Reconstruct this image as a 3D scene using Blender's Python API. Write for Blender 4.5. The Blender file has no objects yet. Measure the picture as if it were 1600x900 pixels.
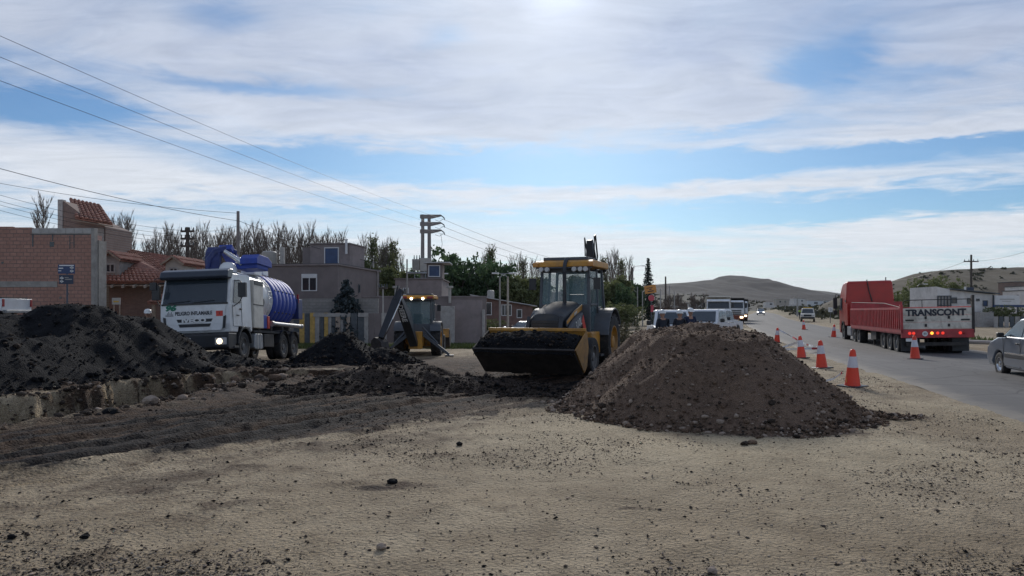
import bpy, bmesh, math, random
import numpy as np
from mathutils import Vector, Matrix, Euler
R = math.radians
random.seed(7); rng = np.random.default_rng(7)
scene = bpy.context.scene
COL = scene.collection

# ------------------------------------------------------------------ camera, sky, sun, exposure
CAM_H, FPX, HOR = 1.6, 1155.0, 487.0          # eye height (m), focal length and horizon row in photo pixels
cam = bpy.data.cameras.new('camera'); camo = bpy.data.objects.new('camera', cam); COL.objects.link(camo)
camo.location = (0, 0, CAM_H); camo.rotation_euler = (R(90), 0, 0)
cam.sensor_width = 36; cam.lens = 36*FPX/1600; cam.shift_y = (HOR-450)/1600
cam.clip_start = 0.1; cam.clip_end = 30000
scene.camera = camo
scene.render.resolution_x, scene.render.resolution_y = 1024, 576
scene.view_settings.view_transform = 'Standard'; scene.view_settings.look = 'None'
scene.view_settings.exposure = 0.70; scene.view_settings.gamma = 1.0
scene.view_settings.use_curve_mapping = False
scene.render.engine = 'CYCLES'
scene.cycles.use_denoising = True
scene.cycles.max_bounces = 6; scene.cycles.transparent_max_bounces = 16
scene.cycles.volume_bounces = 0

SUN_EL, SUN_AZ = R(24.5), R(3.5)              # behind the veil of cloud, just above the top of the picture
SUN_DIR = Vector((math.sin(SUN_AZ)*math.cos(SUN_EL), math.cos(SUN_AZ)*math.cos(SUN_EL), math.sin(SUN_EL)))
sl = bpy.data.lights.new('sun', 'SUN'); slo = bpy.data.objects.new('sun', sl); COL.objects.link(slo)
sl.energy = 1.5; sl.angle = R(12); sl.color = (1.0, 0.95, 0.88)
slo.rotation_euler = (-SUN_DIR).to_track_quat('-Z', 'Y').to_euler()
slo.location = (0, 0, 60)

class NT:
    """short hand for shader nodes"""
    def __init__(s, tree): s.t = tree; s.n = tree.nodes; s.l = tree.links
    def new(s, typ, **kw):
        n = s.n.new(typ)
        for k, v in kw.items(): setattr(n, k, v)
        return n
    def put(s, sock, v):
        if v is None: return
        if hasattr(v, 'is_linked') or hasattr(v, 'links'): s.l.new(v, sock)
        else:
            if isinstance(v, tuple) and len(v) == 3 and sock.type == 'RGBA': v = (*v, 1)
            sock.default_value = v
    def m(s, op, a, b=None, c=None, clamp=False):
        n = s.new('ShaderNodeMath', operation=op, use_clamp=clamp)
        s.put(n.inputs[0], a); s.put(n.inputs[1], b); s.put(n.inputs[2], c)
        return n.outputs[0]
    def vm(s, op, a, b=None):
        n = s.new('ShaderNodeVectorMath', operation=op); s.put(n.inputs[0], a); s.put(n.inputs[1], b)
        return n.outputs['Value'] if op == 'DOT_PRODUCT' else n.outputs[0]
    def mix(s, f, a, b, blend='MIX'):
        n = s.new('ShaderNodeMix', data_type='RGBA', blend_type=blend)
        s.put(n.inputs[0], f); s.put(n.inputs[6], a); s.put(n.inputs[7], b)
        return n.outputs[2]
    def noise(s, vec, scale, detail=5, rough=.55, dist=0.0):
        n = s.new('ShaderNodeTexNoise'); s.put(n.inputs['Vector'], vec)
        n.inputs['Scale'].default_value = scale; n.inputs['Detail'].default_value = detail
        n.inputs['Roughness'].default_value = rough; n.inputs['Distortion'].default_value = dist
        return n.outputs[0]
    def step(s, v, lo, hi, a=0., b=1.):
        n = s.new('ShaderNodeMapRange', interpolation_type='SMOOTHSTEP'); s.put(n.inputs[0], v)
        n.inputs[1].default_value = lo; n.inputs[2].default_value = hi
        n.inputs[3].default_value = a; n.inputs[4].default_value = b
        return n.outputs[0]
    def comb(s, x, y, z):
        n = s.new('ShaderNodeCombineXYZ'); s.put(n.inputs[0], x); s.put(n.inputs[1], y); s.put(n.inputs[2], z)
        return n.outputs[0]

def make_world():
    w = bpy.data.worlds.new('World'); scene.world = w; w.use_nodes = True
    t = NT(w.node_tree); t.n.clear()
    out = t.new('ShaderNodeOutputWorld'); bg = t.new('ShaderNodeBackground')
    sky = t.new('ShaderNodeTexSky', sky_type='NISHITA', sun_disc=False)
    sky.sun_elevation = SUN_EL; sky.sun_rotation = SUN_AZ
    sky.altitude = 300; sky.air_density = 1.0; sky.dust_density = 0.6; sky.ozone_density = 2.0
    tc = t.new('ShaderNodeTexCoord'); d = tc.outputs['Generated']
    sp = t.new('ShaderNodeSeparateXYZ'); t.put(sp.inputs[0], d)
    x, y, z = sp.outputs
    zc = t.m('MAXIMUM', z, 0.0)
    az = t.m('ARCTAN2', x, y); el = t.m('ARCSINE', zc)
    k = t.m('DIVIDE', 1.0, t.m('ADD', zc, 0.045))
    pv = t.comb(t.m('MULTIPLY', x, k), t.m('MULTIPLY', y, k), 3.7)
    pst = t.comb(t.m('MULTIPLY', t.m('ADD', t.m('MULTIPLY', x, k), t.m('MULTIPLY', t.m('MULTIPLY', y, k), .30)), .46), t.m('MULTIPLY', y, k), 1.3)
    n_big = t.noise(pv, .45, 3, .5, .4)
    n_mid = t.noise(pst, 1.1, 6, .62, .9)
    n_fine = t.noise(pst, 4.2, 5, .66, 1.3)
    n_puff = t.noise(pv, 3.0, 4, .6, .5)
    dens = t.m('ADD', t.m('MULTIPLY', t.m('SUBTRACT', n_big, .5), 1.0), t.m('MULTIPLY', t.m('SUBTRACT', n_mid, .5), 1.9))
    dens = t.m('ADD', dens, t.m('MULTIPLY', t.m('SUBTRACT', n_fine, .5), .45))
    dens = t.m('ADD', dens, t.m('MULTIPLY', t.m('SUBTRACT', n_puff, .5), .95))
    # wobble the large shapes of this sky so that their edges follow the cloud texture
    azw = t.m('ADD', az, t.m('MULTIPLY', t.m('SUBTRACT', n_mid, .5), .30))
    elw = t.m('ADD', el, t.m('MULTIPLY', t.m('SUBTRACT', n_puff, .5), .045))
    acc = t.m('ADD', dens, .16)
    # the cloud banks (+) and the blue openings (-) of this sky: azimuth, elevation, half sizes in degrees, amount
    for (px, py, rx, ry, a) in SKY_SHAPES:
        a0 = math.atan((px-800)/FPX); e0 = math.atan((HOR-py)/FPX*math.cos(a0))
        sx = rx/FPX*math.cos(a0)**2; sy = ry/FPX
        q = t.m('ADD', t.m('POWER', t.m('ABSOLUTE', t.m('MULTIPLY', t.m('SUBTRACT', azw, a0), 1/sx)), 2.0),
                t.m('POWER', t.m('ABSOLUTE', t.m('MULTIPLY', t.m('SUBTRACT', elw, e0), 1/sy)), 2.0))
        g = t.m('EXPONENT', t.m('MULTIPLY', q, -1.0))
        acc = t.m('ADD', acc, t.m('MULTIPLY', g, a))
    low = t.m('ADD', t.step(el, R(1), R(10), .12, .0), t.step(el, R(0), R(4.5), .6, .0))
    acc = t.m('ADD', acc, low)
    cover = t.step(acc, -.55, 1.0)
    thick = t.step(acc, .15, 1.15)
    cs = t.vm('DOT_PRODUCT', d, tuple(SUN_DIR))
    glow = t.m('POWER', t.m('MAXIMUM', cs, 0.0), 18.0)
    glow2 = t.m('POWER', t.m('MAXIMUM', cs, 0.0), 900.0)
    # thin cloud is white, deep cloud turns lavender grey; forward scattering brightens it towards the sun
    white = t.mix(t.step(el, R(5), R(17)), (.545, .562, .590), (.445, .475, .535)); grey = (.285, .325, .425)
    gm = t.m('MULTIPLY', t.step(n_big, .34, .62), t.step(el, R(8), R(22), .12, 1.0))
    gm = t.m('MULTIPLY', gm, t.m('ADD', t.m('MULTIPLY', t.step(n_puff, .3, .7), .5), .5))
    ccol = t.mix(gm, white, grey)
    shade = t.m('ADD', .93, t.m('MULTIPLY', t.m('SUBTRACT', n_fine, .5), .40))
    shade = t.m('ADD', shade, t.m('ADD', t.m('MULTIPLY', glow, .12), t.m('MULTIPLY', glow2, .55)))
    sc = t.new('ShaderNodeVectorMath', operation='SCALE'); t.put(sc.inputs[0], ccol); t.put(sc.inputs['Scale'], t.m('MULTIPLY', shade, 1/SKY_STRENGTH))
    hsv = t.new('ShaderNodeHueSaturation'); hsv.inputs['Saturation'].default_value = SKY_SAT; hsv.inputs['Value'].default_value = SKY_VAL
    t.put(hsv.inputs['Color'], t.mix(1.0, sky.outputs[0], (.66, .92, 1.18), 'MULTIPLY'))
    # the water vapour of the lower sky and thin veil everywhere
    fac = t.m('MULTIPLY', t.m('ADD', t.m('MULTIPLY', cover, .82), .10), 1.0, clamp=True)
    col = t.mix(fac, hsv.outputs[0], sc.outputs[0])
    t.put(bg.inputs[0], col); bg.inputs[1].default_value = SKY_STRENGTH
    t.l.new(bg.outputs[0], out.inputs[0])
    w.cycles.sampling_method = 'MANUAL'; w.cycles.sample_map_resolution = 256
SKY_STRENGTH = 0.10; SKY_SAT = 1.12; SKY_VAL = 0.42
SKY_SHAPES = [
    (870, 20, 300, 75, .9), (960, 150, 300, 55, .85), (330, 50, 330, 60, .55), (640, 190, 330, 34, .75), (250, 85, 200, 30, .35),
    (150, 262, 340, 48, 1.0), (1470, 205, 190, 13, 1.1), (1510, 352, 240, 11, 1.0), (1000, 300, 260, 8, .5), (380, 215, 120, 14, .4),
    (560, 298, 320, 9, .6), (1500, 50, 240, 70, .45), (1250, 285, 330, 11, .55), (760, 392, 1100, 26, .55), (1150, 160, 120, 40, .4),
    (90, 170, 190, 24, -1.5), (470, 142, 210, 15, -1.15), (640, 255, 300, 24, -1.5), (350, 28, 70, 24, -.7), (1000, 265, 260, 17, -1.1),
    (1262, 112, 60, 38, -1.35), (1380, 235, 330, 13, -1.45), (1120, 338, 260, 15, -1.2), (730, 58, 45, 26, -.8), (1480, 312, 220, 15, -1.0),
    (1130, 205, 110, 9, -.8), (1420, 120, 120, 22, -.5), (500, 330, 300, 7, -.5), (700, 145, 80, 10, -.5)]
make_world()

# ------------------------------------------------------------------ helpers
def at(px, py, d):
    """photo pixel + distance -> point in the world"""
    return Vector(((px-800)/FPX*d, d, CAM_H+(HOR-py)/FPX*d))

class MB:
    """collects shapes; build() links them as one mesh object"""
    def __init__(s): s.v = []; s.f = []; s.mi = []; s.cur = 0
    def add(s, vs, fs):
        o = len(s.v); s.v += [tuple(p) for p in vs]
        for f in fs: s.f.append(tuple(i+o for i in f)); s.mi.append(s.cur)
        return s
    def box(s, c, size, rot=None, taper=1.0):
        hx, hy, hz = size[0]/2, size[1]/2, size[2]/2
        P = []
        for dz in (-1, 1):
            k = taper if dz > 0 else 1
            for dx, dy in ((-1, -1), (1, -1), (1, 1), (-1, 1)): P.append(Vector((dx*hx*k, dy*hy*k, dz*hz)))
        if rot is not None:
            M = Euler(rot).to_matrix(); P = [M @ p for p in P]
        P = [p+Vector(c) for p in P]
        return s.add(P, [(3, 2, 1, 0), (4, 5, 6, 7), (0, 1, 5, 4), (1, 2, 6, 5), (2, 3, 7, 6), (3, 0, 4, 7)])
    def b2(s, x0, x1, y0, y1, z0, z1): return s.box(((x0+x1)/2, (y0+y1)/2, (z0+z1)/2), (abs(x1-x0), abs(y1-y0), abs(z1-z0)))
    def cyl(s, p0, p1, r0, r1=None, n=12, caps=True):
        r1 = r0 if r1 is None else r1
        p0, p1 = Vector(p0), Vector(p1); ax = (p1-p0)
        if ax.length < 1e-6: return s
        q = ax.to_track_quat('Z', 'Y'); a, b = q @ Vector((1, 0, 0)), q @ Vector((0, 1, 0))
        P = []
        for p, r in ((p0, r0), (p1, r1)):
            for i in range(n):
                t = 2*math.pi*i/n; P.append(p+(a*math.cos(t)+b*math.sin(t))*r)
        F = [(i, (i+1) % n, n+(i+1) % n, n+i) for i in range(n)]
        if caps: F += [tuple(range(n-1, -1, -1)), tuple(range(n, 2*n))]
        return s.add(P, F)
    def tube(s, pts, r, n=6):
        pts = [Vector(p) for p in pts]; rs = r if isinstance(r, (list, tuple)) else [r]*len(pts)
        P, F = [], []
        for i, p in enumerate(pts):
            t = (pts[min(i+1, len(pts)-1)]-pts[max(i-1, 0)]); q = t.to_track_quat('Z', 'Y')
            a, b = q @ Vector((1, 0, 0)), q @ Vector((0, 1, 0))
            for j in range(n):
                w = 2*math.pi*j/n; P.append(p+(a*math.cos(w)+b*math.sin(w))*rs[i])
        for i in range(len(pts)-1):
            for j in range(n): F.append((i*n+j, i*n+(j+1) % n, (i+1)*n+(j+1) % n, (i+1)*n+j))
        F += [tuple(range(n-1, -1, -1)), tuple(range((len(pts)-1)*n, len(pts)*n))]
        return s.add(P, F)
    def prism(s, prof, y0, y1, ax='y', w=None, cap=True):
        """extrude an (a,b) outline; w = list of half-width factors per point (tumblehome)"""
        n = len(prof); P = []
        for k, yy in enumerate((y0, y1)):
            for i, (a, b) in enumerate(prof):
                y = yy*(w[i] if w else 1)
                P.append((a, y, b) if ax == 'y' else ((y, a, b) if ax == 'x' else (a, b, y)))
        area = sum(prof[i][0]*prof[(i+1) % n][1]-prof[(i+1) % n][0]*prof[i][1] for i in range(n))
        F = [(i, (i+1) % n, n+(i+1) % n, n+i) for i in range(n)]
        if cap: F += [tuple(range(n-1, -1, -1)), tuple(range(n, 2*n))]
        return s.add(P, F)
    def lathe(s, prof, c=(0, 0, 0), axis='y', n=24):
        """prof: (radius, offset along the axis)"""
        P, F = [], []
        for (r, o) in prof:
            for j in range(n):
                t = 2*math.pi*j/n; a, b = r*math.cos(t), r*math.sin(t)
                p = (a, o, b) if axis == 'y' else ((o, a, b) if axis == 'x' else (a, b, o))
                P.append((p[0]+c[0], p[1]+c[1], p[2]+c[2]))
        for i in range(len(prof)-1):
            for j in range(n): F.append((i*n+j, i*n+(j+1) % n, (i+1)*n+(j+1) % n, (i+1)*n+j))
        return s.add(P, F)
    def poly(s, pts): return s.add(pts, [tuple(range(len(pts)))])
    def slab(s, pts, t):
        """flat polygon given in 3d, thickened by vector t"""
        n = len(pts); t = Vector(t); pts = [Vector(p) for p in pts]
        P = pts+[p+t for p in pts]
        return s.add(P, [tuple(range(n-1, -1, -1)), tuple(range(n, 2*n))]+[(i, (i+1) % n, n+(i+1) % n, n+i) for i in range(n)])
    def mesh(s, name, mats, smooth=False):
        me = bpy.data.meshes.new(name); me.from_pydata(s.v, [], s.f)
        for m_ in (mats if isinstance(mats, (list, tuple)) else [mats]): me.materials.append(M[m_] if isinstance(m_, str) else m_)
        if any(s.mi): me.polygons.foreach_set('material_index', s.mi)
        bm = bmesh.new(); bm.from_mesh(me); bmesh.ops.recalc_face_normals(bm, faces=bm.faces); bm.to_mesh(me); bm.free()
        if smooth: me.polygons.foreach_set('use_smooth', [True]*len(me.polygons))
        me.update(); return me
    def build(s, name, mats, parent=None, smooth=False, bevel=0, seg=2, loc=None, rot=None):
        me = s.mesh(name, mats, smooth)
        o = bpy.data.objects.new(name, me); COL.objects.link(o)
        if parent is not None: o.parent = parent
        if loc is not None: o.location = loc
        if rot is not None: o.rotation_euler = rot
        if bevel:
            b = o.modifiers.new('bevel', 'BEVEL'); b.width = bevel; b.segments = seg; b.limit_method = 'ANGLE'; b.angle_limit = R(40)
            if smooth is False and seg > 1:
                pass
        if smooth == 'auto':
            me.polygons.foreach_set('use_smooth', [True]*len(me.polygons))
            me.set_sharp_from_angle(angle=R(38))
        return o

def tag(o, label=None, cat=None, group=None, kind=None):
    if label: o['label'] = label
    if cat: o['category'] = cat
    if group: o['group'] = group
    if kind: o['kind'] = kind
    return o
def empty(name, loc=(0, 0, 0), rz=0.0, label=None, cat=None, group=None, rot=None):
    o = bpy.data.objects.new(name, None); COL.objects.link(o); o.empty_display_size = .2
    o.location = loc; o.rotation_euler = rot if rot is not None else (0, 0, rz)
    return tag(o, label, cat, group)
def copy_tree(o, parent=None):
    c = o.copy(); COL.objects.link(c); c.parent = parent
    for ch in list(o.children): copy_tree(ch, c)
    return c

_txt = {}
def text(name, body, size, mat, parent, loc, xdir, ydir, extrude=.002, stretch=1.0, shear=0.0, align='CENTER', offset=0.0):
    """flat lettering: xdir = reading direction, ydir = up of the letters"""
    cu = bpy.data.curves.new('txt', 'FONT'); cu.body = body; cu.size = size; cu.align_x = align; cu.align_y = 'CENTER'
    cu.extrude = extrude; cu.shear = shear; cu.offset = offset; cu.resolution_u = 3
    ob = bpy.data.objects.new('txt', cu); COL.objects.link(ob)
    dg = bpy.context.evaluated_depsgraph_get()
    me = bpy.data.meshes.new_from_object(ob.evaluated_get(dg)); bpy.data.objects.remove(ob); bpy.data.curves.remove(cu)
    X = Vector(xdir).normalized(); Y = Vector(ydir); Y = (Y-X*Y.dot(X)).normalized(); Z = X.cross(Y)
    Mx = Matrix((X*stretch, Y, Z)).transposed().to_4x4(); Mx.translation = Vector(loc)
    me.transform(Mx); me.materials.clear(); me.materials.append(M[mat])
    o = bpy.data.objects.new(name, me); COL.objects.link(o); o.parent = parent
    return o

# ------------------------------------------------------------------ materials
M = {}
def mat(name, col, rough=.6, metal=0.0, var=.12, vscale=3.0, bump=0.0, bscale=30.0, dirt=0.0, dirtcol=(.10, .085, .065), spec=.5,
        coat=0.0, dscale=2.0):
    m_ = bpy.data.materials.new(name); m_.use_nodes = True; t = NT(m_.node_tree)
    b = t.n['Principled BSDF']; tc = t.new('ShaderNodeTexCoord'); v = tc.outputs['Object']
    c = (*col, 1)
    if var:
        n = t.noise(v, vscale, 6, .6)
        lo = tuple(max(0, x*(1-var)) for x in col); hi = tuple(min(1, x*(1+var)) for x in col)
        c = t.mix(t.step(n, .3, .7), lo, hi)
    if dirt:
        n2 = t.noise(v, dscale, 8, .65, .6)
        c = t.mix(t.m('MULTIPLY', t.step(n2, .42, .72), dirt), c, dirtcol)
    t.put(b.inputs['Base Color'], c); b.inputs['Roughness'].default_value = rough; b.inputs['Metallic'].default_value = metal
    b.inputs['Specular IOR Level'].default_value = spec
    if coat: b.inputs['Coat Weight'].default_value = coat
    if bump:
        bn = t.new('ShaderNodeBump'); bn.inputs['Strength'].default_value = min(1, bump); bn.inputs['Distance'].default_value = .02
        t.put(bn.inputs['Height'], t.noise(v, bscale, 6, .6)); t.l.new(bn.outputs[0], b.inputs['Normal'])
    M[name] = m_; return m_
def emit(name, col, strength):
    m_ = bpy.data.materials.new(name); m_.use_nodes = True; t = NT(m_.node_tree); b = t.n['Principled BSDF']
    b.inputs['Base Color'].default_value = (*col, 1); b.inputs['Emission Color'].default_value = (*col, 1)
    b.inputs['Emission Strength'].default_value = strength; M[name] = m_
def glass(name, col, alpha, rough=.04):
    m_ = bpy.data.materials.new(name); m_.use_nodes = True; t = NT(m_.node_tree); b = t.n['Principled BSDF']
    b.inputs['Base Color'].default_value = (*col, 1); b.inputs['Roughness'].default_value = rough; b.inputs['Alpha'].default_value = alpha
    b.inputs['Specular IOR Level'].default_value = .6; M[name] = m_

mat('white_paint', (.74, .75, .75), .35, var=.05, dirt=.3, dirtcol=(.28, .25, .21))
mat('white_clean', (.70, .71, .72), .3, var=.04, dirt=.15, dirtcol=(.4, .38, .34))
mat('cream_paint', (.66, .62, .54), .45, var=.06, dirt=.45, dirtcol=(.27, .22, .17))
mat('black_plastic', (.022, .023, .026), .45, var=.2, dirt=.3, dirtcol=(.07, .06, .05))
mat('visor', (.035, .045, .065), .30, var=.1)
mat('rubber', (.022, .022, .023), .85, var=.25, dirt=.65, dirtcol=(.085, .072, .058), dscale=4)
mat('rim_grey', (.16, .155, .15), .55, metal=.3, dirt=.6)
mat('rim_orange', (.42, .20, .03), .55, dirt=.6)
mat('chassis', (.03, .028, .027), .7, var=.3, dirt=.55, dirtcol=(.10, .085, .07))
mat('blue_tank', (.024, .058, .33), .62, var=.12, dirt=.2, dirtcol=(.05, .05, .09))
mat('blue_dark', (.016, .028, .13), .4, var=.2, dirt=.2, dirtcol=(.05, .05, .06))
mat('chrome', (.55, .56, .58), .22, metal=1.0, var=.05)
mat('steel', (.30, .31, .32), .55, metal=.5, var=.15, dirt=.3)
mat('red_label', (.62, .06, .04), .5)
mat('letter_dark', (.03, .033, .045), .6, var=0)
mat('letter_green', (.01, .16, .09), .5, var=0)
mat('letter_white', (.75, .75, .73), .5, var=0)
mat('letter_silver', (.55, .57, .6), .35, metal=.5, var=0)
mat('yellow_machine', (.56, .265, .035), .5, var=.12, dirt=.6, dirtcol=(.17, .11, .06), dscale=2.5)
mat('grey_machine', (.075, .085, .10), .58, var=.15, dirt=.40, dirtcol=(.13, .115, .095))
mat('black_machine', (.030, .034, .042), .58, var=.2, dirt=.4, dirtcol=(.09, .08, .065))
mat('yellow_dirty', (.36, .19, .05), .7, var=.2, dirt=.85, dirtcol=(.10, .07, .045), dscale=3)
mat('bucket_steel', (.035, .030, .028), .75, var=.4, vscale=6, dirt=.6, dirtcol=(.07, .052, .04))
mat('hydraulic', (.6, .6, .6), .2, metal=1.0, var=0)
mat('red_paint', (.42, .028, .020), .34, var=.08, dirt=.2, dirtcol=(.20, .03, .025))
mat('red_trailer', (.44, .05, .055), .5, var=.2, dirt=.45, dirtcol=(.18, .06, .05), dscale=5)
mat('board_white', (.66, .62, .54), .7, var=.15, dirt=.6, dirtcol=(.25, .20, .15), dscale=4)
mat('car_silver', (.125, .15, .19), .36, metal=.25, var=.04, coat=.5)
mat('cone_orange', (.80, .058, .022), .5, var=.06, dirt=.25, dirtcol=(.4, .08, .04), dscale=6)
mat('cone_band', (.66, .64, .68), .4, var=.06, dirt=.2, dirtcol=(.4, .37, .34), dscale=8)
mat('tape_white', (.75, .75, .75), .5, var=.05)
mat('tape_red', (.55, .05, .06), .5, var=.05)
mat('yellow_strip', (.70, .40, .05), .5)
mat('concrete', (.42, .40, .375), .85, var=.18, vscale=2, bump=.3, dirt=.4, dirtcol=(.16, .145, .13))
mat('backlit_concrete', (.235, .215, .205), .85, var=.15, vscale=2, bump=.3, dirt=.3, dirtcol=(.13, .12, .11))  # concrete of poles seen against the light, their shade put into the colour
mat('boom_dark', (.017, .020, .027), .5, var=.2)
mat('concrete_dark', (.31, .29, .265), .85, var=.2, vscale=2, bump=.3, dirt=.3)
mat('wood_pole', (.075, .062, .052), .85, var=.3, vscale=8, bump=.4)
mat('wall_plum', (.185, .155, .150), .8, var=.1, vscale=1.2, bump=.2, dirt=.3, dirtcol=(.15, .13, .12))
mat('wall_plum_light', (.25, .21, .205), .8, var=.1, vscale=1.2, bump=.2, dirt=.3, dirtcol=(.10, .09, .085))
mat('block_wall', (.26, .235, .22), .85, var=.15, vscale=1.5, bump=.3, dirt=.35, dirtcol=(.11, .10, .09))
mat('wall_brown', (.17, .105, .09), .85, var=.2, vscale=2)
mat('wall_white', (.66, .63, .60), .8, var=.1, vscale=.8, dirt=.35, dirtcol=(.33, .30, .27))
mat('wall_cream', (.42, .38, .33), .85, var=.12, vscale=1)
mat('roof_metal', (.42, .42, .42), .5, metal=.2, var=.12)
mat('roof_tile', (.31, .145, .105), .85, var=.35, vscale=5, dirt=.45, dirtcol=(.20, .12, .09), dscale=3)
mat('timber', (.26, .20, .15), .8, var=.2, vscale=6)
mat('timber_pale', (.38, .34, .29), .8, var=.2, vscale=6)
mat('plank_yellow', (.55, .35, .10), .8, var=.2, vscale=4, dirt=.3)
mat('plank_slate', (.09, .10, .108), .8, var=.2, vscale=4)
mat('plank_grey', (.36, .34, .32), .8, var=.15, vscale=4, dirt=.3)
mat('plank_beige', (.44, .35, .28), .8, var=.15, vscale=4, dirt=.3)
mat('frame_white', (.62, .62, .62), .5, var=.05)
mat('pane_dark', (.028, .032, .040), .12, var=0, spec=.6)
mat('blue_sheet', (.04, .07, .15), .5, var=.15)
mat('tank_pvc', (.36, .34, .31), .6, var=.1)
mat('sign_blue', (.018, .045, .13), .4, var=.06)
mat('sign_navy', (.016, .03, .065), .4, var=.06)
mat('sign_post', (.10, .105, .125), .5, metal=.3)
mat('sign_orange', (.55, .25, .06), .5, var=.08)
mat('sign_red', (.50, .07, .10), .5, var=.08)
mat('sign_yellow', (.62, .36, .03), .5)
mat('bark', (.125, .105, .088), .9, var=.3, vscale=6)
mat('bark_pale', (.19, .165, .145), .9, var=.3, vscale=6)
mat('twig', (.175, .142, .120), .9, var=.2, vscale=.8)
mat('skin', (.36, .20, .14), .6, var=.05)
mat('cloth_dark', (.022, .026, .036), .9, var=.2)
mat('cloth_navy', (.018, .026, .06), .9, var=.2)
mat('cloth_beige', (.44, .41, .36), .9, var=.15)
mat('cloth_vis', (.42, .62, .06), .8, var=.1)
mat('helmet_white', (.78, .78, .76), .3, var=.03)
mat('white_cable', (.02, .02, .022), .6, var=0)
emit('lamp_warm', (1.0, .80, .52), 2.6)
emit('lamp_white', (1.0, .93, .80), 4.0)
emit('lamp_red', (.9, .05, .03), .5)
emit('lamp_orange', (1.0, .35, .04), 1.5)
mat('lamp_red_off', (.30, .02, .02), .3, var=0)
mat('lens_clear', (.5, .5, .5), .15, var=0)
glass('glass_green', (.16, .25, .27), .30)
glass('glass_dark', (.045, .062, .080), .74)
glass('glass_mid', (.09, .125, .155), .70)
def leafmat(name, col, col2, trans=.25):
    m_ = bpy.data.materials.new(name); m_.use_nodes = True; t = NT(m_.node_tree); b = t.n['Principled BSDF']
    g = t.new('ShaderNodeNewGeometry'); tc = t.new('ShaderNodeTexCoord')
    f = t.m('ADD', t.m('MULTIPLY', g.outputs['Random Per Island'], .55), t.m('MULTIPLY', t.step(t.noise(tc.outputs['Object'], .9, 3), .35, .65), .45))
    c = t.mix(f, col, col2); t.put(b.inputs['Base Color'], c); b.inputs['Roughness'].default_value = .7
    tr = t.new('ShaderNodeBsdfTranslucent'); t.put(tr.inputs[0], c)
    mx = t.new('ShaderNodeMixShader'); mx.inputs[0].default_value = trans
    o = t.n['Material Output']; t.l.new(b.outputs[0], mx.inputs[1]); t.l.new(tr.outputs[0], mx.inputs[2]); t.l.new(mx.outputs[0], o.inputs[0]); M[name] = m_
leafmat('leaf_dark', (.040, .075, .038), (.100, .150, .065), .40)
leafmat('leaf_olive', (.085, .105, .040), (.17, .185, .080), .40)
leafmat('leaf_fresh', (.055, .095, .025), (.12, .17, .05))
leafmat('needle', (.014, .028, .022), (.035, .055, .042), .1)
leafmat('needle_blue', (.020, .032, .038), (.045, .062, .066), .1)
leafmat('grass_blade', (.045, .075, .018), (.12, .14, .045))
leafmat('dry_brush', (.085, .080, .045), (.17, .15, .095))
leafmat('hill_scrub', (.040, .044, .026), (.085, .082, .052))

def brickmat(name, c1, c2, mortar, bw, bh, msize=.012, axis='XZ'):
    m_ = bpy.data.materials.new(name); m_.use_nodes = True; t = NT(m_.node_tree); b = t.n['Principled BSDF']
    tc = t.new('ShaderNodeTexCoord'); sp = t.new('ShaderNodeSeparateXYZ'); t.l.new(tc.outputs['Object'], sp.inputs[0])
    v = t.comb(sp.outputs[0] if axis[0] == 'X' else sp.outputs[1], sp.outputs[2], 0.0)
    br = t.new('ShaderNodeTexBrick'); t.put(br.inputs['Vector'], v); br.inputs['Scale'].default_value = 1
    br.inputs['Brick Width'].default_value = bw; br.inputs['Row Height'].default_value = bh; br.inputs['Mortar Size'].default_value = msize
    for i, c in zip(('Color1', 'Color2', 'Mortar'), (c1, c2, mortar)): br.inputs[i].default_value = (*c, 1)
    n = t.noise(tc.outputs['Object'], .8, 6, .6)
    c = t.mix(t.m('MULTIPLY', t.step(n, .35, .7), .5), br.outputs['Color'], tuple(x*.62 for x in c1))
    c = t.mix(t.m('MULTIPLY', t.step(t.noise(tc.outputs['Object'], 2.2, 5, .7), .5, .72), .4), c, tuple(x*.5 for x in c1))
    n3 = t.noise(tc.outputs['Object'], 7, 4, .6)
    c = t.mix(t.m('MULTIPLY', t.step(n3, .45, .75), .35), c, tuple(min(1, x*1.5) for x in c2))
    t.put(b.inputs['Base Color'], c); b.inputs['Roughness'].default_value = .9
    bn = t.new('ShaderNodeBump'); bn.inputs['Strength'].default_value = .5; bn.inputs['Distance'].default_value = .02
    t.put(bn.inputs['Height'], t.m('SUBTRACT', 1.0, br.outputs['Fac'])); t.l.new(bn.outputs[0], b.inputs['Normal']); M[name] = m_
brickmat('hollow_brick', (.43, .235, .178), (.35, .19, .145), (.21, .145, .12), .34, .19, .022)
brickmat('hollow_brick_y', (.46, .27, .225), (.40, .235, .20), (.30, .22, .19), .34, .19, axis='YZ')
brickmat('small_brick', (.27, .185, .15), (.21, .14, .115), (.25, .21, .19), .26, .07)
brickmat('cement_block', (.31, .29, .27), (.26, .245, .23), (.20, .19, .18), .40, .20)
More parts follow.
